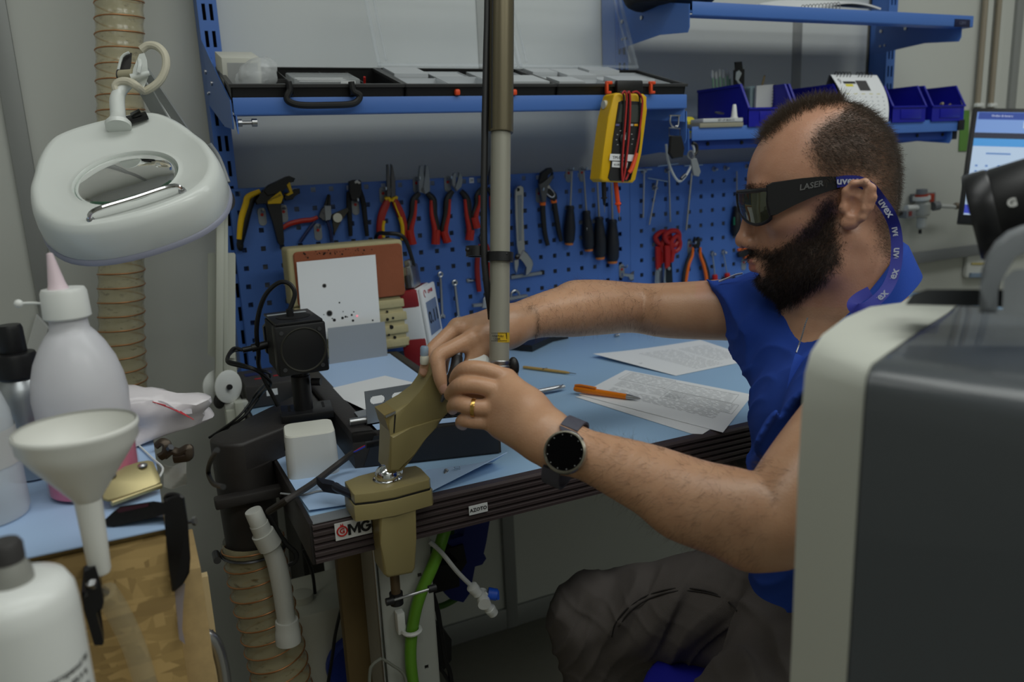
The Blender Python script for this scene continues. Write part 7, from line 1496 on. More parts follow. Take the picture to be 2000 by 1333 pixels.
# ---- skeleton
SHR, ELR, WRR = at(1500, 604, 1.21), at(1238, 603, 1.26), at(988, 640, 1.065)
SHL, ELL_, WRL = at(1705, 770, .845), at(1508, 1020, .775), at(1092, 872, .868)
def head(v):
    E = lambda c, r, k=.014, **kw: v.ell(hd_(*c), HAX, r, k, **kw)
    Cn = lambda a, b, ra, rb, k=.012, **kw: v.cone(hd_(*a), hd_(*b), ra, rb, k, **kw)
    E((.003, .033, 0), (.0875, .089, .0765)); E((-.038, .004, 0), (.046, .055, .062), .02); E((.038, .022, 0), (.056, .056, .059), .02)
    Cn((.074, .006, -.034), (.074, .006, .034), .016, .016, .016); E((.035, -.045, 0), (.054, .060, .053), .02)
    for s in (-1, 1):
        E((.050, -.026, s*.043), (.030, .019, .019), .016)
        Cn((-.018, -.050, s*.055), (.0, -.090, s*.047), .014, .016, .016); Cn((.0, -.087, s*.047), (.055, -.103, s*.014), .017, .018, .018)
    E((.061, -.101, 0), (.021, .020, .024), .014); E((.022, -.083, 0), (.052, .036, .046), .02); E((.078, -.084, 0), (.014, .024, .024), .014)
    for s in (-1, 1): E((.094, -.004, s*.033), (.012, .012, .019), .014, sub=True); E((.076, -.004, s*.032), (.013, .012, .013), .005)
    Cn((.089, .004, 0), (.0995, -.046, 0), .0078, .0100, .010); E((.1030, -.052, 0), (.0105, .0100, .0120), .008)
    for s in (-1, 1): E((.0905, -.055, s*.0140), (.0135, .0090, .0070), .006); E((.098, -.0645, s*.0065), (.004, .003, .003), .003, sub=True)
    E((.090, -.0795, 0), (.0085, .0055, .021), .006); E((.0875, -.0895, 0), (.0085, .0062, .018), .006); Cn((.099, -.0845, -.018), (.099, -.0845, .018), .0020, .0020, .002, sub=True); E((.086, -.0995, 0), (.006, .004, .018), .008, sub=True)
    for s in (-1, 1):     # ears
        e0 = V((-.026, -.010, s*.0795)); fw_ = V((.86, 0, -s*.17)); up_ = V((-.13, .84, s*.06))
        pt = lambda f, u, o=0: tuple(e0+fw_*f+up_*u+V((0, 0, s*o)))
        v.ell(hd_(*pt(-.001, .001, -.001)), HAX, (.0165, .0240, .0065), .006)
        hel = [pt(.015, .006, 0), pt(.016, .018, .002), pt(.008, .028, .004), pt(-.006, .029, .004), pt(-.017, .020, .004), pt(-.020, .006, .004), pt(-.018, -.008, .003), pt(-.011, -.021, .003), pt(-.002, -.029, 0), pt(.008, -.028, -.002)]
        for i in range(len(hel)-1): v.cone(hd_(*hel[i]), hd_(*hel[i+1]), .0040, .0040, .004)
        v.cone(hd_(*pt(-.010, .016, .004)), hd_(*pt(-.009, -.008, .004)), .0035, .0035, .004); v.cone(hd_(*pt(-.009, -.008, .004)), hd_(*pt(.002, -.017, .002)), .0035, .0035, .004)
        v.ell(hd_(*pt(.005, -.003, .0065)), HAX, (.0085, .0120, .008), .005, sub=True); v.ell(hd_(*pt(.003, .016, .0070)), HAX, (.007, .006, .005), .004, sub=True)
        v.ell(hd_(*pt(.015, -.006, .0)), HAX, (.006, .007, .005), .004); v.ell(hd_(*pt(.004, -.027, -.001)), HAX, (.010, .009, .0055), .005)
    Cn((-.026, -.035, 0), (-.040, -.20, .0), .052, .058, .03); Cn((-.040, -.10, .0), (-.060, -.20, 0), .044, .058, .03)
    for s in (-1, 1): Cn((-.030, -.06, s*.045), (.012, -.20, s*.014), .014, .013, .02)
    Cn((.030, -.10, 0), (.014, -.16, 0), .028, .030, .03); E((.042, -.150, 0), (.010, .013, .010), .012)
TW = (SHL-SHR); TW.z = 0; TW = (px2d(1610, 900)*-1); TW.z = 0; TW.normalize()      # width axis of the trunk (towards the camera)
CH, BE, PE = at(1655, 835, 1.03), at(1640, 1000, 1.02), at(1616, 1185, 1.02)
NB = hd_(-.066, -.232)
def trunk(v, o=0, fold=None):
    v.cone(CH, BE, .098+o, .094+o, .04, flat=(TW, 1.62), fold=fold); v.cone(BE, PE, .094+o, .096+o, .04, flat=(TW, 1.62), fold=fold)
    v.cone(NB, CH, .062+o, .098+o, .05, flat=(TW, 1.35), fold=fold)
    for a in (SHR, SHL): v.cone(NB+V((0, 0, -.02)), a, .050+o, .050+o, .05, fold=fold)
    v.cone(CH+V((0, 0, .0)), SHR.lerp(CH, .25), .085+o, .058+o, .05, fold=fold); v.cone(CH, SHL.lerp(CH, .3), .085+o, .06+o, .05, fold=fold)
def armR(v):
    P = [SHR, at(1370, 607, 1.235), at(1300, 607, 1.25), ELR, at(1170, 603, 1.215), at(1115, 608, 1.17), at(1050, 619, 1.115), WRR]
    v.chain(P, [.050, .0455, .0430, .0385, .0405, .0385, .0300, .0255], .02)
    v.cone(at(1240, 598, 1.285), at(1120, 588, 1.19), .022, .020, .03)
def armL(v):
    P = [SHL, at(1600, 905, .80), at(1545, 980, .782), ELL_, at(1440, 1000, .785), at(1360, 978, .80), at(1260, 935, .828), at(1160, 895, .853), WRL]
    v.chain(P, [.050, .0470, .0445, .0405, .0420, .0405, .0360, .0280, .0250], .02)
    v.cone(at(1520, 1050, .775), at(1470, 1060, .78), .026, .024, .025); v.cone(at(1450, 1030, .79), at(1330, 1000, .81), .026, .022, .03)
def finger(v, P, R, k=.0035): v.chain(P, R, k)
RINGF = [at(972, 796, .915), at(930, 797, .912), at(902, 790, .920), at(887, 793, .944), at(884, 800, .958)]
def handR(v):
    W = WRR
    K = dict(i=at(922, 662, 1.005), m=at(894, 640, 1.030), r=at(893, 640, 1.055), p=at(905, 645, 1.078))
    v.cone(W, at(950, 648, 1.045), .0255, .020, .02)
    for q, r in (('i', .0120), ('m', .0122), ('r', .0118), ('p', .0105)): v.cone(W.lerp(K[q], .25), K[q], .0175, r, .016)
    v.cone(at(940, 655, 1.03), at(915, 650, 1.04), .017, .013, .015)
    finger(v, [K['i'], at(885, 680, .995), at(857, 697, .988), at(857, 722, .984), at(861, 742, .984), at(868, 762, .986)], [.0112, .0100, .0102, .0088, .0086, .0072])
    finger(v, [K['m'], at(866, 665, 1.020), at(844, 688, 1.012), at(838, 704, 1.010), at(834, 714, 1.010), at(829, 727, 1.011)], [.0112, .0102, .0102, .0090, .0086, .0070])
    finger(v, [K['r'], at(862, 668, 1.048), at(850, 690, 1.042), at(850, 722, 1.036)], [.0108, .0098, .0095, .0072]); finger(v, [K['p'], at(880, 672, 1.072), at(868, 700, 1.066), at(866, 725, 1.060)], [.0095, .0086, .0080, .0064])
    v.cone(at(965, 660, 1.045), at(935, 692, 1.012), .020, .0150, .015); finger(v, [at(938, 690, 1.012), at(916, 722, 1.004), at(896, 744, .998), at(878, 768, .992)], [.0140, .0112, .0106, .0080], .006)
def handL(v):
    K = [at(990, 741, .922), at(982, 768, .914), at(972, 796, .915), at(961, 824, .922)]
    v.cone(WRL, at(1060, 845, .876), .0250, .0225, .02)
    for q, r in zip(K, (.0118, .0120, .0115, .0105)): v.cone(WRL.lerp(q, .25), q, .0190, r, .018)
    v.cone(at(1030, 800, .900), at(985, 785, .922), .020, .014, .02); v.cone(at(1045, 850, .885), at(985, 835, .918), .018, .012, .02)
    finger(v, [K[0], at(948, 724, .918), at(914, 722, .924), at(896, 732, .942), at(888, 744, .958)], [.0112, .0098, .0100, .0088, .0072])
    finger(v, [K[1], at(940, 755, .912), at(905, 753, .918), at(888, 762, .938), at(879, 772, .955)], [.0115, .0100, .0102, .0090, .0074])
    finger(v, RINGF, [.0110, .0095, .0098, .0086, .0070])
    finger(v, [K[3], at(930, 824, .918), at(908, 822, .924), at(901, 827, .948), at(904, 832, .964)], [.0100, .0088, .0086, .0074, .0060])
    v.cone(at(1040, 815, .905), at(985, 775, .945), .018, .0140, .015); finger(v, [at(985, 775, .945), at(940, 765, .962), at(908, 764, .968), at(886, 768, .966)], [.0140, .0115, .0104, .0080], .006)
def allbody(v): head(v); trunk(v, -.012); armR(v); armL(v); handR(v); handL(v)
def boxof(pts, pad): A = np.array([list(p) for p in pts]); return A.min(0)-pad, A.max(0)+pad
hb_lo, hb_hi = boxof([hd_(.10, .11, 0), hd_(-.09, .11, 0), hd_(.10, -.13, .08), hd_(-.09, -.13, -.08), hd_(0, 0, .09), hd_(0, 0, -.09)], .014)
rb_lo, rb_hi = boxof([at(828, 728, 1.011), at(950, 640, 1.08), at(868, 765, .98), WRR.lerp(ELR, .08)], .016)
lbx_lo, lbx_hi = boxof([at(878, 715, .92), at(880, 800, .97), at(915, 850, .965), at(960, 830, .92), at(1068, 840, .87), at(1068, 890, .87)], .014)
boxes = [(hb_lo, hb_hi, .0015), (rb_lo, rb_hi, .0012), (lbx_lo, lbx_hi, .0012)]
def outside(P, shrink=.0005):
    ok = np.ones(len(P), bool)
    for lo, hi, _ in boxes: ok &= ~((P > lo+shrink) & (P < hi-shrink)).all(1)
    return ok
pieces = []
for lo, hi, h in boxes:
    v = Vol(lo-.012, hi+.012, h); allbody(v); pieces.append(v.mesh())
lo, hi = boxof([hd_(.1, .12), SHL, SHR, ELL_, ELR, WRR, WRL, PE, hd_(0, -.2, .1)], .09)
v = Vol(lo, hi, .0032); allbody(v); pieces.append(v.mesh(clip=outside))
SKIN = bpy.data.materials.new('skin'); SKIN.use_nodes = True
def skinmat():
    nt = SKIN.node_tree; b = nt.nodes['Principled BSDF']; b.inputs['Roughness'].default_value = .36; b.inputs['Subsurface Weight'].default_value = .12; b.inputs['Subsurface Radius'].default_value = (.010, .004, .002); b.inputs['Subsurface Scale'].default_value = .6
    at_ = nt.nodes.new('ShaderNodeAttribute'); at_.attribute_name = 'tone'
    tc = nt.nodes.new('ShaderNodeTexCoord'); n = nt.nodes.new('ShaderNodeTexNoise'); n.inputs['Scale'].default_value = 45; n.inputs['Detail'].default_value = 5; nt.links.new(tc.outputs['Object'], n.inputs['Vector'])
    mx = nt.nodes.new('ShaderNodeMix'); mx.data_type = 'RGBA'; mx.blend_type = 'MULTIPLY'; mx.inputs[0].default_value = .30
    cr = nt.nodes.new('ShaderNodeValToRGB'); cr.color_ramp.elements[0].position = .35; cr.color_ramp.elements[0].color = (.72, .60, .52, 1); cr.color_ramp.elements[1].position = .65; cr.color_ramp.elements[1].color = (1, 1, 1, 1)
    nt.links.new(n.outputs['Fac'], cr.inputs[0]); nt.links.new(at_.outputs['Color'], mx.inputs[6]); nt.links.new(cr.outputs[0], mx.inputs[7]); nt.links.new(mx.outputs[2], b.inputs['Base Color'])
    n2 = nt.nodes.new('ShaderNodeTexNoise'); n2.inputs['Scale'].default_value = 420; n2.inputs['Detail'].default_value = 3; nt.links.new(tc.outputs['Object'], n2.inputs['Vector']); bp = nt.nodes.new('ShaderNodeBump'); bp.inputs['Strength'].default_value = .22; bp.inputs['Distance'].default_value = .0012; nt.links.new(n2.outputs['Fac'], bp.inputs['Height']); nt.links.new(bp.outputs[0], b.inputs['Normal'])
skinmat()
man = thing('person', 'bearded man in a blue polo shirt and safety glasses, seated, working with both hands', 'person', V((PE.x, PE.y, 0)))
bme = qmesh('body', pieces, SKIN)
# ---- skin tone and hair masks in head coordinates
def inpoly(x, y, poly):
    r = np.zeros(len(x), bool); n = len(poly)
    for i in range(n):
        x0, y0 = poly[i]; x1, y1 = poly[(i+1) % n]; c = ((y0 > y) != (y1 > y)) & (x < (x1-x0)*(y-y0)/(y1-y0+1e-12)+x0); r ^= c
    return r
BEARD = [(-.004, .0), (-.012, -.004), (-.015, -.05), (-.018, -.080), (.004, -.108), (.028, -.132), (.06, -.150), (.11, -.150), (.115, -.103), (.082, -.103), (.072, -.097), (.073, -.084), (.080, -.0750), (.12, -.0760), (.12, -.0670), (.090, -.0640), (.070, -.066), (.052, -.060), (.036, -.050), (.012, -.022), (.002, -.004)]
def hairmask(q):
    ac = np.abs(q[:, 2]); a, b, c = q[:, 0]-.11*ac, q[:, 1], q[:, 2]
    edge = np.interp(b, [-.02, .01, .03, .055, .072, .088, .102, .13], [-.008, -.004, .006, .016, .016, .002, -.020, -.03])
    side = (a < edge) & (b > np.interp(a, [-.12, -.08, -.066, -.06, -.02, 0], [-.085, -.085, -.075, .022, .026, -.02]))
    ear = (ac > .075) & (a > -.064) & (a < -.010) & (b < .026) & (b > -.05)
    topz = (b > .082) & (ac < .036) & (a > -.04) & (a < .092-.3*ac)
    return side & ~ear, topz & ~side
def beardmask(q): return inpoly(q[:, 0]-.11*np.abs(q[:, 2]), q[:, 1], BEARD) & ~((np.abs(q[:, 2]) > .074) & (q[:, 0] < -.01))
P = np.empty(len(bme.vertices)*3, np.float32); bme.vertices.foreach_get('co', P); P = P.reshape(-1, 3).astype(np.float64)
N = np.empty(len(bme.vertices)*3, np.float32); bme.vertices.foreach_get('normal', N); N = N.reshape(-1, 3).astype(np.float64)
q = hco(P); near = (np.abs(q) < .17).all(1)
base = np.array(S(196, 152, 120)[:3]); tone = np.tile(base, (len(P), 1))
def soft(m, c, w):
    ww = (m.astype(np.float64)*w)[:, None]; tone[:] = tone*(1-ww)+np.array(S(*c)[:3])*ww
rsm = np.random.RandomState(11)
def softmask(fn, sd_, n=10): return sum(fn(q+rsm.normal(0, sd_, q.shape)).astype(np.float64) for _ in range(n))/n
wsd, wtp, wbd = softmask(lambda a: hairmask(a)[0], .0055)*near, softmask(lambda a: hairmask(a)[1], .006)*near, softmask(beardmask, .0042)*near
sd, tp, bd = rsm.rand(len(P)) < wsd, rsm.rand(len(P)) < wtp*(1-wsd), rsm.rand(len(P)) < wbd**1.3
soft(near & (q[:, 1] > -.14), (200, 149, 123), .8); soft(wsd, (66, 50, 38), .78); soft(wtp, (124, 92, 68), .55); soft(wbd, (42, 30, 23), .92)
lips = near & (np.abs(q[:, 2]) < .020) & (q[:, 1] > -.095) & (q[:, 1] < -.0765) & (q[:, 0] > .078); soft(lips, (178, 106, 96), .8)
nails = np.zeros(len(P), bool)
for tip, nrm_ in ((at(829, 725, 1.008), -FW), (at(868, 760, .980), -FW)): d = P-np.array(tip); nails |= (np.linalg.norm(d, axis=1) < .0062) & (N @ np.array(nrm_) > .6)
soft(nails, (226, 178, 160), .7)
at_l = bme.color_attributes.new('tone', 'FLOAT_COLOR', 'POINT'); at_l.data.foreach_set('color', np.concatenate([tone, np.ones((len(P), 1))], 1).astype(np.float32).ravel())
body = part('body', bme, SKIN, man)
# ---- hair as curves
def strands(name, par, roots, dirs, lens, rad, col, nseg=4, droop=.0, jit=.25, rough=.5, label=None):
    n = len(roots); hc = bpy.data.hair_curves.new(name); hc.add_curves([nseg]*n)
    rs = np.random.RandomState(3); D = dirs+rs.normal(0, jit, dirs.shape); D /= np.linalg.norm(D, axis=1)[:, None]
    t = np.linspace(0, 1, nseg)[None, :, None]; bend = rs.normal(0, .35, dirs.shape)+np.array([0, 0, -droop])
    pts = roots[:, None, :]+D[:, None, :]*lens[:, None, None]*t+bend[:, None, :]*lens[:, None, None]*t*t*.5
    W = np.array(WM[par.name].translation); pts = pts-W
    hc.attributes['position'].data.foreach_set('vector', pts.astype(np.float32).ravel())
    ra = hc.attributes.new('radius', 'FLOAT', 'POINT') if 'radius' not in hc.attributes else hc.attributes['radius']; ra.data.foreach_set('value', np.tile(np.linspace(rad, rad*.35, nseg), n).astype(np.float32))
    hc.materials.append(mat('hair_'+name, col, rough, noise=.5, nscale=300, dark=.6)); o = bpy.data.objects.new(name, hc); COL.objects.link(o); o.parent = par; WM[o.name] = WM[par.name]
    if label: o['label'] = label
    return o
def pick(mask, n, seed=1):
    ids = np.nonzero(mask)[0]; rs = np.random.RandomState(seed); i = rs.choice(ids, n, replace=len(ids) < n); return P[i]+rs.normal(0, .0007, (n, 3)), N[i], q[i]
aH, bH, cH = np.array(HA), np.array(HBv), np.array(HC)
r_, n_, qq = pick(sd, 15000, 1); comb = n_*.55-bH*.5-aH*.55*np.clip(1, 0, 1); f = np.clip((qq[:, 1]+.085)/.16, .25, 1); strands('hair', man, r_, comb, np.random.RandomState(5).uniform(.006, .013, len(r_))*f, .00016, (72, 59, 47))
r_, n_, qq = pick(tp, 6500, 2); comb = n_*.75+aH*.05*np.sign(qq[:, 0:1]-.01)+bH*.15; strands('top_hair', man, r_, comb, np.random.RandomState(6).uniform(.006, .016, len(r_)), .00014, (80, 66, 52), jit=.35, label='thin short hair on top of the head')
r_, n_, qq = pick(bd, 17000, 3); comb = n_*.75-bH*.75+aH*.1; strands('beard', man, r_, comb, np.random.RandomState(7).uniform(.004, .0085, len(r_))*np.clip(.55+8*(-qq[:, 1]-.03), .45, 1.15), .00018, (42, 30, 24), jit=.4, label='full dark brown beard')
brow = near & (np.abs(q[:, 1]-.017) < .005) & (np.abs(q[:, 2]) > .012) & (np.abs(q[:, 2]) < .055) & (q[:, 0] > .06); r_, n_, qq = pick(brow, 700, 4); strands('eyebrows', man, r_, n_*.5-aH*.2+cH*np.sign(qq[:, 2:3])*.6, np.full(len(r_), .007), .00015, (50, 36, 28))
segs = [(ELR, WRR), (ELL_, WRL)]; am = np.zeros(len(P), bool); adir = np.zeros_like(P)
rs_u = np.random.RandomState(2).rand(len(P))
for a, b in segs:
    a_, b_ = np.array(a), np.array(b); u = (P-a_) @ (b_-a_)/((b_-a_) @ (b_-a_)); dist = np.linalg.norm(P-(a_+u[:, None]*(b_-a_)), axis=1); m_ = (u > -.02) & (u < .88+.10*rs_u) & (dist < .06); am |= m_; adir[m_] = (b_-a_)/np.linalg.norm(b_-a_)
ids = np.nonzero(am & (N[:, 2] > -.75) & outside(P, -.004))[0]; rs = np.random.RandomState(9); ii = rs.choice(ids, 4200); strands('arm_hair', man, P[ii], N[ii]*.45+adir[ii]*.5+np.array([0, 0, -.45]), rs.uniform(.006, .015, len(ii)), .00007, (66, 46, 34), jit=.3)
for s in (-1, 1):
    e_ = part('eye', MB().sph(hd_(.0775, -.004, s*.032), .0118), mat('eye_white', (220, 216, 208), .2), man); c0 = hd_(.0895, -.006, s*.032); part('iris', MB().lathe([(.0055, -.002), (.005, .0), (0, .0006)], c0-HA*.0006, HA, n=18), mat('iris_brown', (60, 40, 26), .2), e_)
# ================================================================ clothes
def wav(amp, lam, dirv, warp=.5, ph=0, env=None):
    d = A3(dirv); d = d/np.linalg.norm(d); w = 2*math.pi/lam
    def f(x, y, z, t):
        u = x*d[0]+y*d[1]+z*d[2]; s = np.sin(w*u+warp*3*np.sin(23*x+17*z+ph)+warp*2*np.sin(31*y-19*z+ph)); s = s*np.abs(s)**.3
        return (amp*s*(.55+.45*np.sin(14*x+27*z+9*y+ph))).astype(np.float32)
    return f
FAB = mat('polo_fabric', (42, 74, 164), .85, bump=.35, bscale=1500, spec=.2); TRO = mat('trouser_fabric', (98, 92, 89), .85, noise=.25, nscale=60, bump=.4, bscale=900, spec=.2, dark=.85)
ft = wav(.0055, .085, (RT*.6+UP*.8), .55, 1.0); fs = wav(.0050, .036, (RT*.95-UP*.25), .35, .3); fl_ = wav(.0035, .05, (RT*.5+UP*.8), .4, 2.)
lo, hi = boxof([NB, SHL, SHR, CH, BE, PE, at(1390, 610, 1.24), at(1450, 1190, 1.0), hd_(-.1, -.05, .1)], .17)
v = Vol(lo, hi, .0030); trunk(v, .004, ft)
cuffc = at(1404, 612, 1.235); cuffn = (-RT*.88-UP*.42+FW*.05)
v.cone(SHR.lerp(CH, .25), at(1300, 612, 1.25), .066, .060, .04, fold=fs, cut=(cuffc, cuffn))
cufl = at(1572, 905, .80); cufn2 = (ELL_-SHL); v.cone(SHL.lerp(CH, .2), at(1530, 985, .78), .062, .060, .04, fold=fs, cut=(cufl, cufn2))
v.cone(cuffc+RT*.05, at(1340, 612, 1.24), .0535, .0535, .003, sub=True); v.cone(cufl.lerp(SHL, .3), cufl.lerp(SHL, -.5), .054, .054, .003, sub=True)
# hem and neck opening
hemc = at(1500, 1216, 1.0); hn = (-UP*.95+RT*.25); i0 = v.block(lo, hi, 0); g = i0[1]; n3 = A3(hn)/np.linalg.norm(A3(hn)); v.comb(i0[0], -((g[0]-hemc.x)*n3[0]+(g[1]-hemc.y)*n3[1]+(g[2]-hemc.z)*n3[2]).astype(np.float32), .002, sub=True)
for a, b, ra, rb in (((-.040, .0, 0), (-.040, -.16, 0), .062, .060), ((-.010, -.15, .0), (.024, -.222, .002), .040, .022), ((.022, -.218, .002), (.046, -.262, .006), .022, .007)): v.cone(hd_(*a), hd_(*b), ra, rb, .004, sub=True)
o_, ax_ = np.array(HO), [np.array(HA), np.array(HBv), np.array(HC)]; dx, dy, dz = g[0]-o_[0], g[1]-o_[1], g[2]-o_[2]
qa, qb, qc = [dx*a_[0]+dy*a_[1]+dz*a_[2] for a_ in ax_]
pl_ = -((qa+.030)*.78+(qb+.150)*.63); rad_ = np.sqrt((qa+.036)**2+qc**2)-.078; v.comb(i0[0], np.maximum(pl_, rad_).astype(np.float32), .006, sub=True)
shirt = part('polo_shirt', qmesh('polo_shirt', [v.mesh()], FAB, smooth_it=1, disp=lambda P: .0055*ridged(P, RT*.85-UP*.5, .050, 4)*np.clip(((P-np.array(CH)) @ np.array(-RT))/.06+.2, .25, 1)+.005*ridged(P, UP*.75+RT*.6, .075, 8)), FAB, man)
# collar: a folded band round the neck, open at the front
def collar(phi):
    c_, s_ = math.cos(phi), math.sin(phi); return hd_(-.028+.064*c_, -.142-.072*c_, .069*s_), (HA*c_+HC*s_)
q_ = MB(); rings = []
for i in range(41):
    ph = math.radians(20+320*i/40); p, o = collar(ph); nx = (o*.9-HBv*.25).normalized(); dn = (-HBv*1.0+o*.38-HA*.1).normalized(); w = .030+.010*abs(math.cos(ph))
    rings.append([p-o*.002+HBv*.004, p+o*.004+HBv*.006, p+o*.009+HBv*.002, p+dn*w+o*.008, p+dn*w+o*.004, p+o*.004-HBv*.004])
q_.rings(rings); part('collar', q_, FAB, shirt, smooth=1.0)
pl = [hpx(x, y, c) for x, y, c in ((1583, 700, .03), (1572, 735, .04), (1566, 770, .05), (1562, 800, .06))]
for i, (x, y) in enumerate(((1552, 768),)):
    pb2 = at(x, y, .90); 
part('placket', MB().tube([at(1566, 700, .955), at(1556, 735, .945), at(1549, 775, .94), at(1545, 815, .945)], .010, n=8, flat=.35), FAB, shirt)
part('button', MB().lathe([(.0052, 0), (.0052, .0016), (.004, .002), (0, .0016)], at(1551, 770, .932), -FW*.8-RT*.5, n=18), mat('button_navy', (24, 40, 104), .35), shirt)
part('sleeve_print', MB().tube([at(1404, 551, 1.175), at(1420, 545, 1.172), at(1436, 538, 1.168), at(1450, 535, 1.166)], .0030, n=6, flat=.4), PAPER, shirt)
# trousers
ft1 = wav(.0060, .045, (RT*.8-UP*.6), .35, .5); ft2 = wav(.0060, .05, (RT*.8+UP*.5), .4, 1.7)
HIR, KNR, ANR = at(1560, 1165, 1.10), at(1163, 1212, 1.25), at(1235, 1480, 1.22)
HIL, KNL = at(1615, 1262, .98), at(1440, 1530, .82)
KNL.z = max(KNL.z, .40)
ANR = V((KNR.x+.05, KNR.y-.05, .07)); ANL = V((KNL.x+.12, KNL.y-.03, .07))
lo, hi = boxof([HIR, KNR, ANR, HIL, KNL, ANL, PE], .13)
v = Vol(lo, hi, .0035)
v.chain([HIR, HIR.lerp(KNR, .5), KNR], [.090, .078, .068], .03, fold=ft1); v.chain([KNR, KNR.lerp(ANR, .35), ANR], [.066, .066, .058], .03, fold=ft2)
v.chain([HIL, HIL.lerp(KNL, .5), KNL], [.094, .088, .074], .03, fold=ft1); v.chain([KNL, KNL.lerp(ANL, .35), ANL], [.070, .066, .056], .03, fold=ft2)
v.cone(PE, PE+V((0, 0, -.05)), .092, .10, .04, flat=(TW, 1.5))
tro = part('trousers', qmesh('trousers', [v.mesh()], TRO, smooth_it=1, disp=lambda P: .0055*ridged(P, RT*.9-UP*.5, .055, 14, 1.0)+.003*ridged(P, RT*.4+UP*.9, .060, 18)), TRO, man)
sm = MB(); sp_ = [(1195, 1245), (1202, 1220), (1225, 1190), (1262, 1166), (1310, 1152), (1352, 1151), (1395, 1160), (1425, 1178), (1440, 1195)]
TREE = None
def seam(pts, nm):  # stitched double seam on the thigh
    from mathutils.bvhtree import BVHTree
    me = tro.data; W = WM[man.name].translation; bt = BVHTree.FromPolygons([v_.co+W for v_ in me.vertices], [p_.vertices for p_ in me.polygons])
    out = []
    for x, y in pts:
        h_ = bt.ray_cast(CAMP, px2d(x, y).normalized())
        if h_[0] is not None: out.append(h_[0]+h_[1]*.0004)
    if len(out) > 2: part(nm, MB().tube(out, .0012, n=5), mat('seam_dark', (48, 44, 42), .9), tro)
seam(sp_, 'seam'); seam([(x+6, y+5) for x, y in sp_[1:-1]], 'seam')
for nm, an, kn in (('right', ANR, KNR), ('left', ANL, KNL)):
    f_ = ha0.copy(); f_.z = 0; f_.normalize(); c = V((an.x, an.y, 0)); sd_ = V((-f_.y, f_.x, 0)); shp = MB(); rings = []
    for u, w, hh in ((-.075, .030, .055), (-.05, .036, .085), (0, .040, .095), (.06, .044, .075), (.12, .046, .050), (.165, .036, .036), (.185, .014, .024)):
        rings.append([c+f_*u+sd_*(w*math.cos(a))+V((0, 0, hh/2+hh/2*math.sin(a))) for a in [k*math.pi/8 for k in range(16)]])
    shp.rings(rings); part('shoe', shp, mat('shoe_black', (30, 30, 32), .5), man, smooth=1)
# ================================================================ glasses, lanyard, watch, ring, necklace
t = thing('safety_glasses', 'black wraparound safety glasses with mirrored lenses on the face of the man', 'glasses', hd_(.10, -.01, 0))
fa = lambda c: .1065-.036*(abs(c)/.066)**1.7
def lensfn(s):
    def f(u, v_):
        c = s*(.007+.058*u); tb, bb = .0120, float(np.interp(u, [0, .25, .6, .85, 1], [-.014, -.022, -.031, -.029, -.023])); b = tb+(bb-tb)*v_; return hd_(fa(c)+.0025-.010*max(0, v_-.5)*.6, b, c)
    return f
GLM = mat('lens_mirror', (84, 88, 70), .06, .55, coat=1)
for s in (1, -1):
    fn = lensfn(s); part('lens', MB().quadgrid(fn, 10, 6, .0016), GLM, t, smooth=1.2)
    rim = [fn(u, 0) for u in (0, .25, .5, .75, 1)]+[fn(1, v_) for v_ in (.33, .66, 1)]+[fn(u, 1) for u in (.75, .5, .25, 0)]+[fn(0, v_) for v_ in (.66, .33)]
    part('lens_frame', MB().tube([p+HA*.0006 for p in rim], .0024, n=8, closed=True, k=3), BLK, t)
    cs = s*.071
    if s == 1: prf = [hpx(x, y, cs) for x, y in ((1496, 363), (1508, 357), (1565, 349), (1600, 346), (1640, 345), (1640, 369), (1618, 374), (1590, 382), (1550, 402), (1518, 419), (1504, 424), (1500, 400))]
    else:
        cc_ = np.array([hco(np.array([list(hpx(x, y, .071))]))[0][:2] for x, y in ((1496, 363), (1508, 357), (1565, 349), (1600, 346), (1640, 345), (1640, 369), (1618, 374), (1590, 382), (1550, 402), (1518, 419), (1504, 424), (1500, 400))]); prf = [hd_(a, b, cs) for a, b in cc_]
    part('temple', MB().prism(prf, HC*s*.0055, bev=.0012), BLK, t)
part('bridge', MB().tube([hd_(fa(.008)+.002, .008, .008), hd_(.1085, .008, 0), hd_(fa(.008)+.002, .008, -.008)], .0030, n=8, k=3), BLK, t); part('nose_pad', MB().tube([hd_(.104, -.004, .010), hd_(.102, -.014, .013)], .0024, n=8), BLK, t); part('brow_bar', MB().tube([hd_(fa(c)+.002, .013, c) for c in (-.066, -.045, -.02, 0, .02, .045, .066)], .0028, n=8, k=3), BLK, t)
def facing(p, xdir): 
    n_ = (CAMP-p).normalized(); x_ = (xdir-n_*xdir.dot(n_)).normalized(); return frame(p, x_, n_.cross(x_), n_)
gx_ = (hpx(1610, 352, .078)-hpx(1560, 362, .078)).normalized()
text('lettering', 'LASER', .0098, frame(hpx(1584, 363.5, .0772), gx_, HC.cross(gx_), HC), mat('print_silver', (112, 112, 112), .4, .3), t, sx=1.05, bold=.0002, shear=.2)
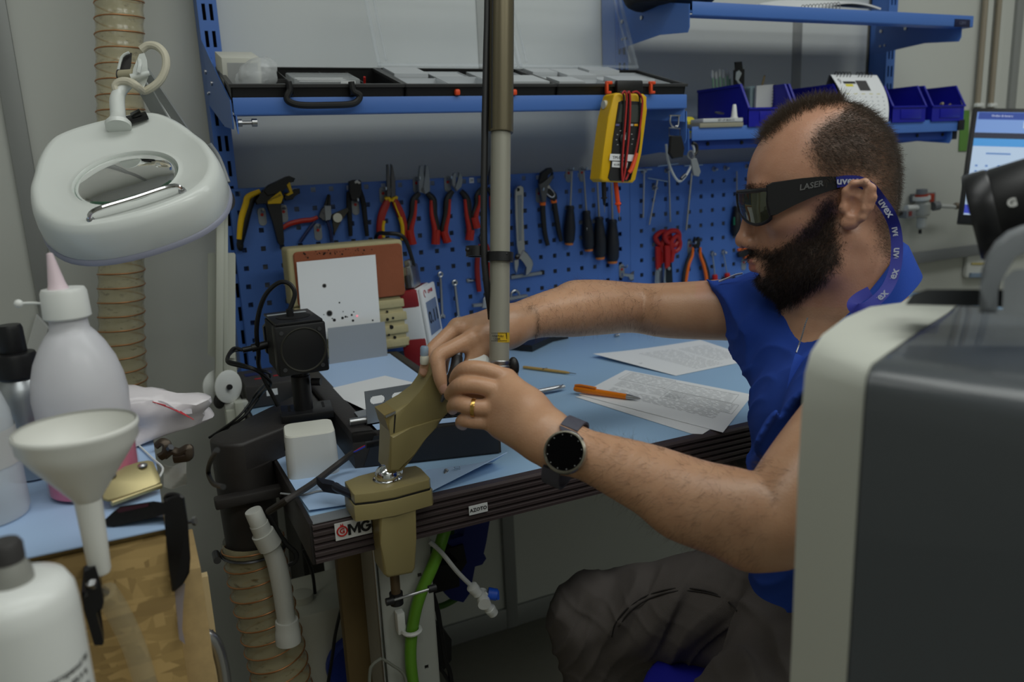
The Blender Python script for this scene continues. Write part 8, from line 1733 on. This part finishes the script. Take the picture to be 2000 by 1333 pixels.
# lanyard ribbon
LYM = mat('lanyard_blue', (34, 40, 132), .7)
lp_ = [hpx(1634, 357, .0785), hpx(1655, 354, .081), hpx(1682, 357, .083), hpx(1703, 371, .084), at(1718, 390, .972), at(1736, 416, .970), at(1748, 446, .980), at(1752, 480, .978), at(1750, 515, .972), at(1742, 545, .965), at(1728, 570, .955), at(1708, 590, .945), at(1688, 603, .938), at(1671, 604, .936), at(1666, 594, .945), at(1678, 582, .955), at(1700, 570, .965)]
cm = catmull(lp_, 6); t = thing('lanyard', 'blue printed lanyard running from the safety glasses round the neck', 'lanyard', lp_[8]); rings = []
for i, p in enumerate(cm):
    tg = (cm[min(i+1, len(cm)-1)]-cm[max(i-1, 0)]).normalized(); vn = (CAMP-p).normalized(); w = vn.cross(tg).normalized(); hw = .0066; rings.append([p+w*hw-vn*.0007, p+w*hw+vn*.0007, p-w*hw+vn*.0007, p-w*hw-vn*.0007])
q_ = MB(); q_.rings(rings); part('ribbon', q_, LYM, t, smooth=.9)
def on_ribbon(i, flip=1):
    p = cm[i]; tg = (cm[i+2]-cm[i-2]).normalized()*flip; vn = (CAMP-p).normalized(); return facing(p+vn*.0010, tg)
for i, fl2 in ((6, 1), (28, 1), (38, 1), (46, 1), (54, -1), (64, -1)): text('lettering', 'uvex', .0125, on_ribbon(i, fl2), mat('print_white', (190, 194, 206), .6), t, bold=.0003)
# watch
wa = (at(1185, 908, .85)-at(1060, 855, .875)).normalized(); wc = at(1104, 884, .868); wn = (CAMP-wc); wn = (wn-wa*wn.dot(wa)).normalized(); wn = (wn+UP*.05).normalized(); wt = wa.cross(wn).normalized()
t = thing('smartwatch', 'round silver smartwatch with a black dial and dark grey strap on the left wrist', 'watch', wc)
dc_ = at(1103, 884, .826); rw = 42*.836/F
def wl(prof, m_, nm, lb=None): part(nm, MB().lathe(prof, dc_, wn, n=48, cap=(nm == 'dial')), m_, t, label=lb)
wl([(rw*.94, -.011), (rw*1.0, -.008), (rw*1.02, -.002), (rw*.99, .001), (rw*.90, .0022), (rw*.87, .0014), (rw*.86, -.001)], mat('watch_steel', (186, 184, 176), .25, .9), 'case'); wl([(rw*.985, .0004), (rw*.97, .003), (rw*.90, .0034), (rw*.86, .0016)], mat('watch_bezel', (120, 116, 104), .25, .8), 'bezel'); wl([(rw*.87, .0012), (0, .0014)], mat('watch_glass', (5, 5, 6), .12, spec=.15), 'dial')
q_ = MB()
for i in range(12): a = math.pi/6*i; q_.sph(dc_+(wt*math.cos(a)+wa*math.sin(a))*rw*.80+wn*.0016, .0006, u=6, v=4)
part('hour_dot', q_, mat('dot_grey', (150, 150, 150), .4), t, kind='stuff'); STR = mat('strap_grey', (74, 74, 86), .55)
rings = []
for i in range(29):
    a = math.radians(38+284*i/28); p = wc+(wn*math.cos(a)*.0335+wt*math.sin(a)*.0365)-wn*.002; o = (wn*math.cos(a)+wt*math.sin(a)); rings.append([p+wa*.0100, p+wa*.0100+o*.0028, p-wa*.0100+o*.0028, p-wa*.0100])
q_ = MB(); q_.rings(rings); part('strap', q_, STR, t, smooth=1)
for s in (-1, 1):
    a0_, a1_ = dc_+wt*s*rw*.88-wn*.003, wc+(wn*math.cos(math.radians(38))*.0335+wt*s*math.sin(math.radians(38))*.0365)-wn*.002; rings = [[p+wa*w, p+wa*w+wn*.004, p-wa*w+wn*.004, p-wa*w] for p, w in ((a0_, .0135), (a0_.lerp(a1_, .5)+wn*.001, .0115), (a1_, .0102))]
    q_ = MB(); q_.rings(rings); part('lug', q_, MATS['watch_steel'] if s > 0 else STR, t)
p0, p1 = RINGF[0], RINGF[1]; rc_ = p0.lerp(p1, 1.12); x_, y_, z_ = basis(RINGF[2]-p0)
t = thing('wedding_ring', 'gold ring on the ring finger of the hand wearing the watch', 'ring', rc_); part('band', MB().lathe([(.0096, -.0022), (.0106, -.0022), (.0109, 0), (.0106, .0022), (.0096, .0022)], rc_, z_, n=28, cap=False), mat('gold', (212, 168, 92), .22, .95), t)
t = thing('necklace', 'thin silver chain necklace in the open collar of the man', 'necklace', at(1565, 660, 1.0))
nk = [at(1577, 622, 1.004), at(1571, 640, .998), at(1566, 658, .992), at(1560, 676, .984), at(1555, 690, .975)]
q_ = catmull(nk, 5)
for i in range(len(q_)-1):
    part('link', MB().cyl(q_[i], q_[i].lerp(q_[i+1], .8), .0010, n=6), STEEL, t)
# ================================================================ stool
sc_ = at(1545, 1325, 1.04); zs_ = min(HIR.z, HIL.z)-.105
t = thing('work_stool', 'blue seated work stool under the man', 'stool', V((sc_.x, sc_.y, 0)))
part('seat', MB().lathe([(0, -.045), (.15, -.045), (.185, -.035), (.195, -.015), (.185, -.002), (.15, .0), (0, -.004)], (sc_.x, sc_.y, zs_), (0, 0, 1), n=40), mat('seat_blue', (30, 32, 150), .5), t, smooth=1)
part('column', MB().cyl((sc_.x, sc_.y, .09), (sc_.x, sc_.y, zs_-.04), .025), BLK, t)
for i in range(5):
    a = math.radians(20+72*i); e_ = V((sc_.x+.26*math.cos(a), sc_.y+.26*math.sin(a), .055)); part('leg', MB().tube([(sc_.x, sc_.y, .11), e_+V((0, 0, .02))], [.024, .016], n=10, k=1), BLK, t); part('caster', MB().cyl(e_+V((-.012, 0, -.027)), e_+V((.012, 0, -.027)), .026), DGREY, t)
